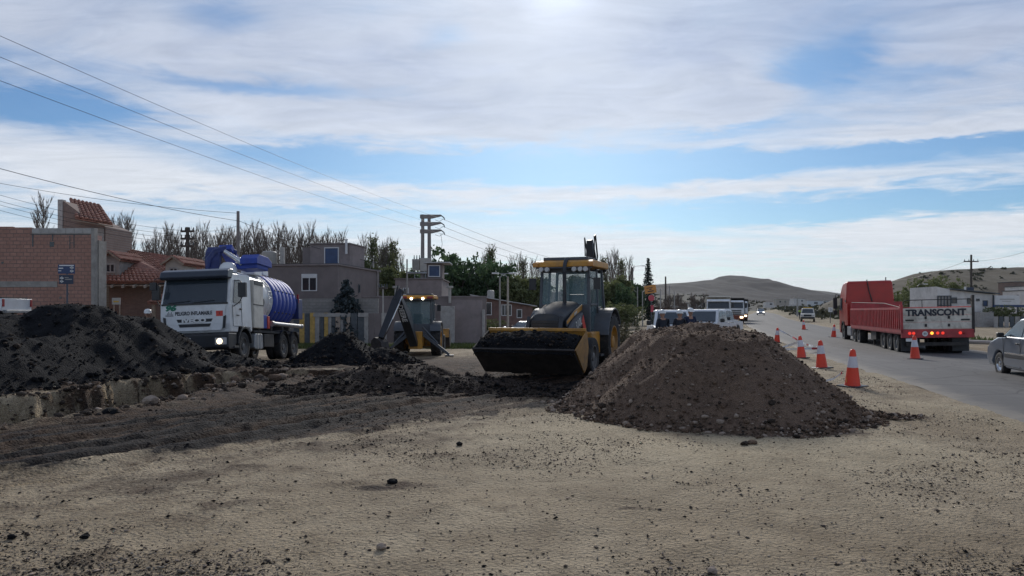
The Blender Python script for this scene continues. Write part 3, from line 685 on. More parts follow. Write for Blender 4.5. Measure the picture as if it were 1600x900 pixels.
pile('soil_pile', 'long black soil heap behind the trench on the left', -24, -5.6, 12.5, 25.5, .11,
     lambda x, y: beside_trench(x, y, np.maximum.reduce([cone_h(x, y, -11.4, 19.4, 3.8, 4.0, 2.05, .06, seed=0), cone_h(x, y, -13.2, 18.5, 4.4, 4.4, 1.70, .2, seed=2), cone_h(x, y, -16.0, 18.0, 5.0, 5.0, 1.46, .3, seed=4), cone_h(x, y, -20, 18.0, 4.5, 5.0, 1.38, .3, seed=1),
                                     cone_h(x, y, -10.95, 21.0, 2.6, 2.6, 1.72, .2, wob=.04, seed=3), cone_h(x, y, -8.9, 22.3, 2.3, 1.5, .46, .2, seed=5), cone_h(x, y, -10.4, 16.6, 2.4, 4.4, 1.15, .2, seed=6)])),
     'soil_black', 11000, .021, ['soil_black', 'soil_black', 'soil_mixed'])
pile('soil_pile', 'small dark soil mound with a pointed top beside the distant excavator arm', -8.4, -3.0, 21.8, 27.8, .09,
     lambda x, y: np.maximum(cone_h(x, y, -5.75, 24.9, 1.75, 1.9, 1.18, .04, seed=2), cone_h(x, y, -4.3, 25.0, 1.2, 1.2, .55, .2, seed=4)), 'soil_black', 2200, .019, ['soil_black', 'soil_mixed'])
pile('soil_pile', 'low spread of dark loose soil in the middle of the lot', -5.2, 1.6, 12.6, 18.6, .07,
     lambda x, y: np.maximum.reduce([cone_h(x, y, -2.35, 15.7, 1.9, 1.6, .46, .25, wob=.14, seed=1), cone_h(x, y, -.9, 15.2, 1.7, 1.0, .27, .3, wob=.16, seed=3), cone_h(x, y, -3.3, 15.2, 1.3, 1.2, .24, .3, wob=.15, seed=6), cone_h(x, y, .2, 14.9, 1.2, .8, .13, .3, wob=.15, seed=7)]),
     'soil_mixed', 6500, .0115, ['soil_black', 'soil_mixed', 'soil_mixed'])

def scatter_ground():
    n = 170000                                  # pebbles, denser nearer the eye
    y = 4.3+16*rng.random(n)**1.7; x = (rng.random(n)*2-1)*(y*.72+.6)
    ok = (x < road_l(y)-.3) & (seg_dist(x, y, TRENCH)[0] > 1.5)
    x, y = x[ok], y[ok]; z, dk, _, _, _ = ground_parts(x, y)
    clump = fbm(x*1.1+20, y*1.1, 4)+fbm(x*.35, y*.35+4, 3)
    keep = rng.random(len(x)) < np.clip(.45+clump*1.5, .12, 1); x, y, z, dk = x[keep], y[keep], z[keep], dk[keep]
    s = np.minimum(.0043*np.exp(rng.normal(0, .58, len(x))), .021)*(.75+.045*y)
    P = np.stack([x, y, z], -1); sel = (dk > .35) | (rng.random(len(x)) < .34)  # dark share: real soil crumbs, plus shaded sides of pebbles done by colour
    tag(stones('gravel', P[~sel], s[~sel], ['stone_mix', 'stone_dark', 'stone_brown'], low=True), 'pale pebbles strewn over the sandy ground', kind='stuff')
    tag(stones('dark_crumbs', P[sel], s[sel]*1.1, ['soil_mixed', 'soil_black', 'stone_dark'], low=True), 'dark crumbs of soil and pebbles coloured dark for their shaded sides, strewn over the ground', kind='stuff')
    # clods beside the trench
    n = 1100; k = rng.integers(0, len(TRENCH)-1, n); t = rng.random(n); A = np.array(TRENCH); p = A[k]*(1-t[:, None])+A[k+1]*t[:, None]; dv = A[k+1]-A[k]; dv /= np.linalg.norm(dv, axis=1)[:, None]
    off = rng.choice([-1, 1], n, p=[.3, .7])*(1.45+np.abs(rng.normal(0, .45, n))); x = p[:, 0]+dv[:, 1]*off; y = p[:, 1]-dv[:, 0]*off; z = ground_parts(x, y)[0]
    s = np.minimum(.03*np.exp(rng.normal(0, .6, n)), .15)
    # broken earth hanging in the far trench wall
    m = 1500; k = rng.integers(1, len(TRENCH)-1, m); t = rng.random(m); p = A[k]*(1-t[:, None])+A[k+1]*t[:, None]; dv = A[k+1]-A[k]; dv /= np.linalg.norm(dv, axis=1)[:, None]
    off = -(.95+.55*rng.random(m)); xw = p[:, 0]+dv[:, 1]*off; yw = p[:, 1]-dv[:, 0]*off; zw = ground_parts(xw, yw)[0]; zw = np.where(zw < -2.2, -2.2, zw)
    x, y, z = np.r_[x, xw], np.r_[y, yw], np.r_[z, zw]; s = np.r_[s, np.minimum(.026*np.exp(rng.normal(0, .6, m)), .12)]
    tag(stones('trench_rubble', np.stack([x, y, z], -1), s, ['stone_dark', 'soil_mixed', 'soil_brown', 'soil_mixed', 'stone_brown']), 'lumps of earth thrown up along the trench edges', kind='stuff')
scatter_ground()
# single stones and clods one can pick out on the sand
SINGLE = [(613, 757, .045, 'soil_black', 'round black clod beside the dark spill on the sand'), (19, 842, .032, 'soil_black', 'small black clod near the lower left corner'), (133, 842, .034, 'soil_black', 'small black clod on the lower left sand'),
          (1163, 916-222, .05, 'soil_mixed', 'dark clod rolled off the foot of the brown heap'), (597, 858, .040, 'stone_brown', 'flat tan stone in the lower middle foreground'), (1175, 693, .06, 'soil_brown', 'brown clod just below the brown heap'), (1113, 893, .04, 'stone_brown', 'pale stone at the bottom edge of the foreground'),
          (718, 695, .045, 'soil_black', 'black clod on the sand below the low soil spread'), (172, 651, .13, 'soil_black', 'large black clod on the near rim of the trench'), (236, 634, .14, 'stone_brown', 'big broken grey lump on the trench rim')]
for (px, py, s, m_, lb) in SINGLE:
    d = CAM_H*FPX/(py-HOR); x = (px-800)/FPX*d
    v = ICO_VAR[random.randrange(10)]*s
    bm = bmesh.new(); bmesh.ops.create_icosphere(bm, subdivisions=2, radius=s)
    for q in bm.verts:
        f = 1+.75*(vnoise(np.array(q.co.x/s*1.7+px), np.array(q.co.y/s*1.7+q.co.z/s*2))-.5); q.co *= float(f); q.co.z *= .55; q.co.y *= .8
    me = bpy.data.meshes.new('stone'); bm.to_mesh(me); bm.free(); me.materials.append(M[m_]); o = add_obj('stone', me); o.location = (x, d, gz(x, d)+s*.45); o.rotation_euler = (0, 0, px)
    tag(o, lb, 'stone')

def grass():
    n = 26000; x = rng.uniform(-26, -1, n); y = rng.uniform(41.0, 45.6, n)
    n2 = 9000; y2 = 14+70*rng.random(n2)**1.3; x2 = road_l(y2)+ROAD_W*1.03+2.4+rng.random(n2)*3.4
    x = np.r_[x, x2]; y = np.r_[y, y2]; z, _, g, _, _ = ground_parts(x, y); ok = g > rng.random(len(x))*.9; x, y, z = x[ok], y[ok], z[ok]
    h = rng.uniform(.08, .30, len(x)); a = rng.uniform(0, 6.28, len(x)); w = .012+.0009*y
    dx, dy = np.cos(a)*w, np.sin(a)*w; lx, ly = rng.normal(0, .08, len(x)), rng.normal(0, .08, len(x))
    V = np.stack([np.stack([x-dx, y-dy, z-.02], -1), np.stack([x+dx, y+dy, z-.02], -1), np.stack([x+lx, y+ly, z+h], -1)], 1).reshape(-1, 3)
    me = bpy.data.meshes.new('grass'); k = len(x); me.vertices.add(3*k); me.vertices.foreach_set('co', V.reshape(-1).astype(np.float32)); me.loops.add(3*k); me.loops.foreach_set('vertex_index', np.arange(3*k, dtype=np.int32))
    me.polygons.add(k); me.polygons.foreach_set('loop_start', np.arange(0, 3*k, 3, dtype=np.int32)); me.polygons.foreach_set('loop_total', np.full(k, 3, np.int32)); me.update(calc_edges=True); me.materials.append(M['grass_blade'])
    tag(add_obj('grass', me), 'patchy green grass along the fences and road verge', kind='stuff')
grass()
# ------------------------------------------------------------------ vehicle building blocks (local frame: +x forward, +y left, +z up)
def wheel(parent, x, y, z, r, w, rim='rim_grey', lugs=0, name='wheel', n=28, dish=1):
    b = MB(); pf = [(r*.60, -w*.46), (r*.80, -w*.5), (r*.93, -w*.49), (r*.985, -w*.42), (r, -w*.30), (r, w*.30), (r*.985, w*.42), (r*.93, w*.49), (r*.80, w*.5), (r*.60, w*.46)]
    b.lathe(pf, n=n)
    if lugs:
        for i in range(lugs):
            for s in (-1, 1):
                t = 2*math.pi*(i+(.5 if s > 0 else 0))/lugs; c = Vector((math.cos(t)*r*.985, s*w*.25, math.sin(t)*r*.985))
                b.box(c, (r*.09, w*.52, r*.12), rot=(0, -t, 0)) if False else b.add(*_lug(t, s, r, w))
    o = b.build(name, 'rubber', parent, smooth='auto', loc=(x, y, z))
    h = MB(); e = w*.46
    for s in (-1, 1):
        h.lathe([(r*.62, s*e), (r*.57, s*e*1.0), (r*.53, s*e*.62), (r*.33, s*e*.35*dish), (r*.24, s*e*.35*dish), (r*.22, s*e*.85), (r*.12, s*e*.95), (.001, s*e*.95)], n=20)
        for i in range(8):
            t = 2*math.pi*i/8; h.cyl((math.cos(t)*r*.29, s*e*.3*dish, math.sin(t)*r*.29), (math.cos(t)*r*.29, s*e*.5, math.sin(t)*r*.29), r*.03, n=5)
    h.build('rim', rim, o, smooth='auto'); return o
def _lug(t, s, r, w):
    P = []
    for rr in (r*.97, r*1.035):
        for (dt, yy) in ((-.035, 0), (.035, 0), (.135, s*w*.47), (.065, s*w*.47)):
            a = t+dt*2; P.append((math.cos(a)*rr, yy, math.sin(a)*rr))
    return P, [(3, 2, 1, 0), (4, 5, 6, 7), (0, 1, 5, 4), (1, 2, 6, 5), (2, 3, 7, 6), (3, 0, 4, 7)]
def bx(name, m_, parent, x0, x1, y0, y1, z0, z1, bevel=.015, seg=2):
    return MB().b2(x0, x1, y0, y1, z0, z1).build(name, m_, parent, bevel=bevel, seg=seg)
def beam(p0, p1, w0, w1, h0, h1, mb=None):
    """box beam between two points with own width (y) and height at both ends"""
    mb = mb or MB(); p0, p1 = Vector(p0), Vector(p1); d = (p1-p0).normalized()
    s = Vector((0, 1, 0)) if abs(d.y) < .8 else Vector((1, 0, 0)); u = d.cross(s).normalized(); s = u.cross(d).normalized()
    P = [p0+s*(a*w0/2)+u*(b*h0/2) for a, b in ((-1, -1), (1, -1), (1, 1), (-1, 1))]+[p1+s*(a*w1/2)+u*(b*h1/2) for a, b in ((-1, -1), (1, -1), (1, 1), (-1, 1))]
    return mb.add(P, [(3, 2, 1, 0), (4, 5, 6, 7), (0, 1, 5, 4), (1, 2, 6, 5), (2, 3, 7, 6), (3, 0, 4, 7)])
def arc(cx, cz, r, a0, a1, n): return [(cx+r*math.cos(R(a0+(a1-a0)*i/n)), cz+r*math.sin(R(a0+(a1-a0)*i/n))) for i in range(n+1)]

# ------------------------------------------------------------------ backhoe loaders
def backhoe(name, label, loc, rot, boom, dipper_end, hoe_dir, lights_on, loader_low, lettering, stab):
    t = empty(name, loc, rot=rot, label=label, cat='backhoe loader', group='backhoe loaders at the dig')
    for s in (-1, 1):
        wheel(t, 0, s*.90, .46, .46, .32, 'rim_grey', lugs=0, dish=.7)
        wheel(t, -2.13, s*.86, .72, .72, .46, 'rim_orange', lugs=22, dish=.4)
    # frame and axles
    f = MB(); f.b2(-3.2, .55, -.32, .32, .48, .92); f.b2(-.12, .12, -.72, .72, .36, .56); f.b2(-2.3, -1.96, -.62, .62, .55, .9); f.build('chassis_frame', 'yellow_machine', t, bevel=.02)
    for s in (-1, 1):
        MB().b2(-1.38, -.50, s*.44, s*.86, .46, 1.02).build('side_tank', 'yellow_machine', t, bevel=.03)
        bx('step', 'black_machine', t, -1.32, -.98, s*.86, s*.98, .40, .46, .006)
    # hood, rounded on top
    pr = []
    hs = [(.62, 1.28, .34), (.56, 1.50, .37), (.30, 1.60, .40), (-.35, 1.70, .43), (-1.02, 1.80, .45)]
    b = MB(); rows = []
    for (x, zt, hw) in hs:
        row = [(x, -hw, .92)]+[(x, -hw*math.cos(R(a))**.55 if a < 90 else hw*abs(math.cos(R(a)))**.55, zt-.24+.24*math.sin(R(a))**.8) for a in range(0, 181, 15)]+[(x, hw, .92)]
        rows.append(row)
    n = len(rows[0])
    for r_ in rows: pr += r_
    fs = [(i*n+j, i*n+j+1, (i+1)*n+j+1, (i+1)*n+j) for i in range(len(rows)-1) for j in range(n-1)]+[tuple(range(n)), tuple(range(len(pr)-1, len(pr)-1-n, -1))]
    b.add(pr, fs); hood = b.build('hood', 'black_machine', t, smooth='auto')
    g = MB(); g.b2(.60, .66, -.33, .33, .86, 1.34)
    for i in range(7): g.b2(.655, .675, -.30, .30, .90+i*.06, .925+i*.06)
    g.build('radiator_grille', 'black_plastic', t, bevel=.008)
    for s in (-1, 1):
        MB().prism([(-1.02, 1.02), (-.2, 1.02), (.45, 1.20), (.45, 1.32), (-.2, 1.54), (-1.02, 1.72)], s*.46, s*.475).build('side_panel', 'grey_machine', t)
        MB().prism([(-1.0, 1.585), (-.2, 1.42), (.42, 1.24), (.42, 1.32), (-.2, 1.535), (-1.0, 1.715)], s*.476, s*.484).build('stripe', 'yellow_machine', t)
    # exhaust
    MB().tube([(-.78, .08, 1.6), (-.78, .08, 2.55), (-.80, .08, 2.72), (-.90, .08, 2.84), (-1.0, .08, 2.88)], [.055, .052, .05, .05, .055], 12).build('exhaust_stack', 'black_machine', t, smooth='auto')
    # cab
    zt = 2.66
    b = MB()
    b.b2(-2.62, -1.02, -.70, .70, .86, 1.02)
    for s in (-1, 1):
        beam((-1.04, s*.66, 1.0), (-1.12, s*.62, zt), .07, .07, .08, .08, b); beam((-1.86, s*.70, 1.0), (-1.86, s*.64, zt), .06, .06, .07, .07, b); beam((-2.60, s*.68, 1.55), (-2.52, s*.62, zt), .07, .07, .08, .08, b)
        b.b2(-1.1, -1.02, s*.40, s*.68, 1.0, 1.72)
    b.b2(-1.15, -1.09, -.62, .62, zt-.12, zt); b.b2(-2.56, -2.50, -.62, .62, zt-.10, zt); b.b2(-2.62, -2.54, -.66, .66, 1.0, 1.5)
    b.build('cab_frame', 'grey_machine', t, bevel=.012)
    gl = MB(); gl.slab([(-1.055, -.62, 1.72), (-1.055, .62, 1.72), (-1.115, .60, zt-.1), (-1.115, -.60, zt-.1)], (.006, 0, 0)).build('windshield', 'glass_green', t)
    MB().slab([(-2.57, -.60, 1.5), (-2.57, .60, 1.5), (-2.53, .58, zt-.1), (-2.53, -.58, zt-.1)], (.006, 0, 0)).build('rear_window', 'glass_green', t)
    for s in (-1, 1):
        dr = MB(); yy = s*.685
        dr.slab([(-1.10, yy, 1.02), (-1.62, yy, 1.02), (-1.84, yy, 1.30), (-1.84, s*.645, zt-.08), (-1.14, s*.635, zt-.08), (-1.08, s*.67, 1.7)], (0, s*.008, 0)); d_ = dr.build('door', 'glass_green', t)
        fr = MB()
        for p, q in (((-1.08, yy, 1.02), (-1.62, yy, 1.02)), ((-1.62, yy, 1.02), (-1.84, yy, 1.32)), ((-1.08, yy, 1.72), (-1.84, s*.67, 1.72))): beam(p, q, .03, .03, .045, .045, fr)
        fr.build('door_frame', 'grey_machine', d_); bx('handle', 'black_plastic', d_, -1.74, -1.68, s*.70, s*.74, 1.44, 1.66, .01)
        MB().slab([(-1.90, s*.665, 1.62), (-2.54, s*.655, 1.66), (-2.50, s*.63, zt-.1), (-1.90, s*.64, zt-.1)], (0, s*.006, 0)).build('side_window', 'glass_green', t)
        # fender over the rear wheel
        pts = arc(-2.13, .78, .80, 10, 152, 12); inn = arc(-2.13, .78, .84, 152, 10, 12)
        fd = MB(); fd.prism(inn+[(p[0], p[1]) for p in pts], s*.60, s*1.10); fd.prism([(-1.42, .95)]+arc(-2.13, .78, .80, 30, 100, 6)+[(-2.2, 1.66), (-1.86, 1.62), (-1.55, 1.40), (-1.38, 1.1)], s*.60, s*.70)
        fd.build('fender', 'grey_machine', t, bevel=.015)
        MB().box((-1.05, s*.86, 2.25), (.06, .18, .30)).cyl((-1.08, s*.62, 2.42), (-1.06, s*.84, 2.34), .015, n=6).build('mirror', 'black_plastic', t, bevel=.01)
    s_ = MB(); s_.b2(-2.25, -1.80, -.25, .25, 1.15, 1.30); s_.box((-2.26, 0, 1.62), (.12, .46, .75), rot=(0, R(-8), 0)); s_.build('driver_seat', 'black_plastic', t, bevel=.04)
    MB().cyl((-1.30, 0, 1.35), (-1.45, 0, 1.72), .03, n=8).lathe([(.17, 0), (.19, .02), (.17, .04)], (-1.47, 0, 1.72), 'z', 16).build('steering_column', 'black_plastic', t)
    # roof
    rf = MB(); rf.prism([(-.92, zt+.02), (-2.72, zt+.02), (-2.76, zt+.12), (-2.66, zt+.19), (-1.1, zt+.20), (-.94, zt+.15)], -.78, .78); roof = rf.build('roof', 'yellow_machine', t, bevel=.03, seg=3)
    MB().b2(-1.02, -.90, -.74, .74, zt-.02, zt+.018).b2(-2.0, -1.15, -.60, .60, zt+.202, zt+.285).build('roof_hatch', 'grey_machine', roof, bevel=.015)
    for yy in (-.58, -.42, .30, .46, .60):
        MB().lathe([(.001, .05), (.055, .05), (.068, .02), (.06, -.04), (.001, -.05)], (-.90, yy, zt-.045), 'x', 14).build('work_light', 'lens_clear', t, smooth='auto')
    for s in (-1, 1):
        bx('turn_signal', 'lamp_orange' if False else 'sign_orange', t, -.98, -.86, s*.66, s*.80, zt+.02, zt+.14, .02)
        lm = 'lamp_white' if lights_on else 'lens_clear'
        MB().lathe([(.001, -.06), (.052, -.05), (.060, 0), (.045, .05)], (-2.76, s*.27, zt+.02), 'x', 14).build('rear_light', lm, t, smooth='auto')
        bx('rear_marker', 'lamp_red_off', t, -2.80, -2.76, s*.48, s*.74, zt+.03, zt+.13, .01)
    bx('rear_light_bar', 'black_plastic', t, -2.75, -2.70, -.72, .72, zt-.06, zt+.018, .01)
    # loader arms and bucket
    for s in (-1, 1):
        a = MB(); a.prism([(-.98, 1.10), (-.60, 1.52), (.05, 1.34), (.75, 1.02), (1.32, .42), (1.42, .26), (1.22, .26), (.62, .80), (-.05, 1.06), (-.55, 1.18), (-.80, 1.0)], s*.50, s*.60)
        a.build('loader_arm', 'grey_machine', t, bevel=.012)
        MB().cyl((-.35, s*.64, .92), (.45, s*.64, .86), .06, n=10).cyl((.45, s*.64, .86), (1.18, s*.64, .50), .035, n=8).build('lift_cylinder', 'black_machine', t, smooth='auto')
        MB().cyl((.62, s*.40, 1.42), (.80, s*.40, 1.0), .05, n=8).cyl((.80, s*.40, 1.0), (1.24, s*.40, .95), .03, n=8).build('tilt_cylinder', 'black_machine', t, smooth='auto')
    A, B_, C_, D_, E_ = (1.28, 1.12), (1.16, .74), (1.28, .34), (1.52, .20), (2.26, .74)
    bk = MB(); hw = 1.16
    for p, q in ((B_, C_), (C_, D_), (D_, E_)): bk.slab([(p[0], -hw, p[1]), (q[0], -hw, q[1]), (q[0], hw, q[1]), (p[0], hw, p[1])], (-.02*(q[1]-p[1])*-1, 0, -.03))
    bucket = bk.build('bucket', 'bucket_steel', t)
    MB().slab([(A[0], -hw, A[1]), (B_[0], -hw, B_[1]), (B_[0], hw, B_[1]), (A[0], hw, A[1])], (-.03, 0, 0)).b2(A[0]-.05, A[0]+.05, -hw, hw, A[1]-.01, A[1]+.06).build('bucket_back', 'yellow_machine', bucket, bevel=.008)
    for s in (-1, 1): MB().slab([(p[0], s*hw, p[1]) for p in (A, B_, C_, D_, E_)], (0, s*.03, 0)).build('bucket_side', 'bucket_steel' if s < 0 else 'yellow_dirty', bucket)
    MB().slab([(E_[0]-.16, -hw, E_[1]-.14), (E_[0]+.03, -hw, E_[1]+.03), (E_[0]+.03, hw, E_[1]+.03), (E_[0]-.16, hw, E_[1]-.14)], (.02, 0, -.03)).build('cutting_edge', 'bucket_steel', bucket)
    # backhoe: swing frame, boom, dipper, hoe bucket, rams
    bx('swing_frame', 'yellow_machine', t, -3.42, -3.0, -.30, .30, .35, 1.15, .03)
    b0, b1 = Vector(boom[0]), Vector(boom[1]); mid = b0.lerp(b1, .45)+(Vector(boom[2]) if len(boom) > 2 else Vector((0, 0, 0)))
    bm_ = MB(); bt = 1.4 if lights_on else 1.0; beam(b0, mid, .26*bt, .28*bt, .26, .58, bm_); beam(mid, b1, .28*bt, .20*bt, .58, .26, bm_); bo = bm_.build('boom', 'boom_dark', t, bevel=.025)
    MB().cyl(b0.lerp(mid, .4)+Vector((.0, .0, .30)), mid+Vector((0, 0, .34)), .06, n=10).cyl(mid+Vector((0, 0, .34)), b1+Vector((.05, 0, .18)), .035, n=8).build('boom_ram', 'hydraulic', bo, smooth='auto')
    MB().tube([b0+Vector((0, .2, .3)), mid+Vector((.1, .22, .35)), b1+Vector((.22, .15, .12)), b1+Vector((.1, .12, -.3))], .022, 6).build('hydraulic_hose', 'black_plastic', bo, smooth='auto')
    d1 = Vector(dipper_end); ext = b1+(b1-d1).normalized()*.38
    dp = MB(); beam(ext, b1.lerp(d1, .1), .16, .24*bt, .18, .40, dp); beam(b1.lerp(d1, .1), d1, .24*bt, .17*bt, .40, .22, dp); di = dp.build('dipper_arm', 'boom_dark', t, bevel=.02)
    MB().cyl(ext.lerp(d1, .15)+Vector(hoe_dir)*-.22, ext.lerp(d1, .62)+Vector(hoe_dir)*-.20, .05, n=10).cyl(ext.lerp(d1, .62)+Vector(hoe_dir)*-.20, d1+Vector(hoe_dir)*-.12, .028, n=8).build('bucket_ram', 'hydraulic', di, smooth='auto')
    hd = Vector(hoe_dir).normalized(); dn = Vector((0, 0, -1)); side = hd.cross(dn).normalized()
    prof = [(.0, .0), (-.18, .16), (-.26, .42), (-.18, .68), (.04, .82), (.34, .80), (.30, .10), (.14, -.04)]
    hb = MB(); P = [d1+hd*a+dn*c+side*.28 for a, c in prof]; Q = [d1+hd*a+dn*c-side*.28 for a, c in prof]; k = len(prof)
    hb.add(P+Q, [tuple(range(k)), tuple(range(2*k-1, k-1, -1))]+[(i, (i+1) % k, k+(i+1) % k, k+i) for i in range(k) if i not in (5,)])
    for j in range(4):
        q = d1+hd*.34+dn*.80+side*(-.24+.16*j); beam(q, q+hd*.16+dn*-.02, .06, .03, .05, .02, hb)
    hb.build('hoe_bucket', 'bucket_steel', t)
    for s in (-1, 1):
        st = MB(); e = (-3.2, s*stab[0], stab[1]); beam((-3.2, s*.36, 1.0), e, .14, .12, .16, .12, st); st.box((e[0], e[1], e[2]-.03), (.42, .40, .05)); st.build('stabilizer', 'grey_machine' if stab[0] > 1.2 else 'black_machine', t, bevel=.01)
        MB().cyl((-3.05, s*.30, 1.35), (-3.12, s*(.36+(stab[0]-.36)*.55), 1.0+(stab[1]-1.0)*.45), .045, n=8).build('stabilizer_ram', 'grey_machine', t, smooth='auto')
    MB().tube([d1.lerp(ext, .75)+Vector((.18, .14, 0)), ext+Vector((.10, .16, .10)), ext+Vector((-.10, .14, .16)), b1+Vector((-.25, .14, -.1)), b1+Vector((-.1, .14, -.6))], .024, 6).tube([d1.lerp(ext, .8)+Vector((.2, -.12, 0)), ext+Vector((.05, -.14, .06)), b1+Vector((-.26, -.12, -.3))], .02, 6).build('hydraulic_hose', 'black_plastic', di, smooth='auto')
    if lettering == 'side':
        text('lettering', '310L', .30, 'letter_white', t, (-.22, .606, 1.25), (-1, 0, .28), (.28, 0, 1), stretch=1.0)
        MB().prism([(-.90, 1.10), (-.62, 1.12), (-.48, 1.30), (-.62, 1.46)], .607, .612).build('warning_decal', 'red_label', t)
        text('lettering', 'DEERE', .10, 'letter_white', t, (-.35, .488, 1.50), (-1, 0, .25), (.25, 0, 1))
    else:
        nn = Vector((-.72, 0, -.69)); q0, q1 = mid+nn*.30, b1+nn*.14; text('lettering', 'DEERE', .30, 'letter_white', bo, q0.lerp(q1, .40)+nn*.012, tuple(q0-q1), (0, -1, 0), stretch=1.1, offset=.01)
    return t
L1 = backhoe('backhoe_loader', 'yellow and dark grey backhoe loader facing forward with a bucket full of soil', (1.00, 18.10, .06), (0, R(.5), R(250)), [(-3.35, 0, .75), (-3.66, .05, 3.22), (-.25, 0, 0)], (-4.25, .05, 1.25), (1, 0, 0), False, True, 'side', (.75, .55))
L2 = backhoe('backhoe_loader', 'backhoe loader seen from behind with its dark digging arm folded over the soil', (-4.45, 37.4, -.47), (0, 0, R(90)), [(-3.45, .05, .55), (-5.45, .47, 2.70), (-.2, .02, .28)], (-6.1, 1.10, .95), (.35, .75, 0), True, True, 'boom', (1.55, .08))

LX, LZ = [1.22, 1.36, 1.7, 2.0, 2.18, 2.26, 2.30], [.92, 1.00, 1.04, .97, .87, .76, .68]
def bucket_load():
    xs = np.linspace(1.22, 2.30, 24); ys = np.linspace(-1.14, 1.14, 46); X, Y = np.meshgrid(xs, ys)
    top = np.interp(X, LX, LZ); Z = top+.10*(1-(Y/1.14)**2)*(X < 2.2)+fbm(X*6, Y*6, 4)*.06-.02
    Z = np.where(np.abs(Y) > 1.12, Z-.08, Z); me = grid_mesh('soil_load', X, Y, Z, 'soil_black'); o = add_obj('soil_load', me)
    n = 700; cx = rng.uniform(1.25, 2.24, n); cy = rng.uniform(-1.1, 1.1, n); cz = np.interp(cx, LX, LZ)+.10*(1-(cy/1.14)**2)-.03
    stones('clods', np.stack([cx, cy, cz], -1), np.minimum(.02*np.exp(rng.normal(0, .5, n)), .06), ['soil_black', 'soil_mixed'], o)
    o.location = L1.location; o.rotation_euler = L1.rotation_euler
    tag(o, 'dark soil heaped in the bucket of the loader', 'soil')
bucket_load()

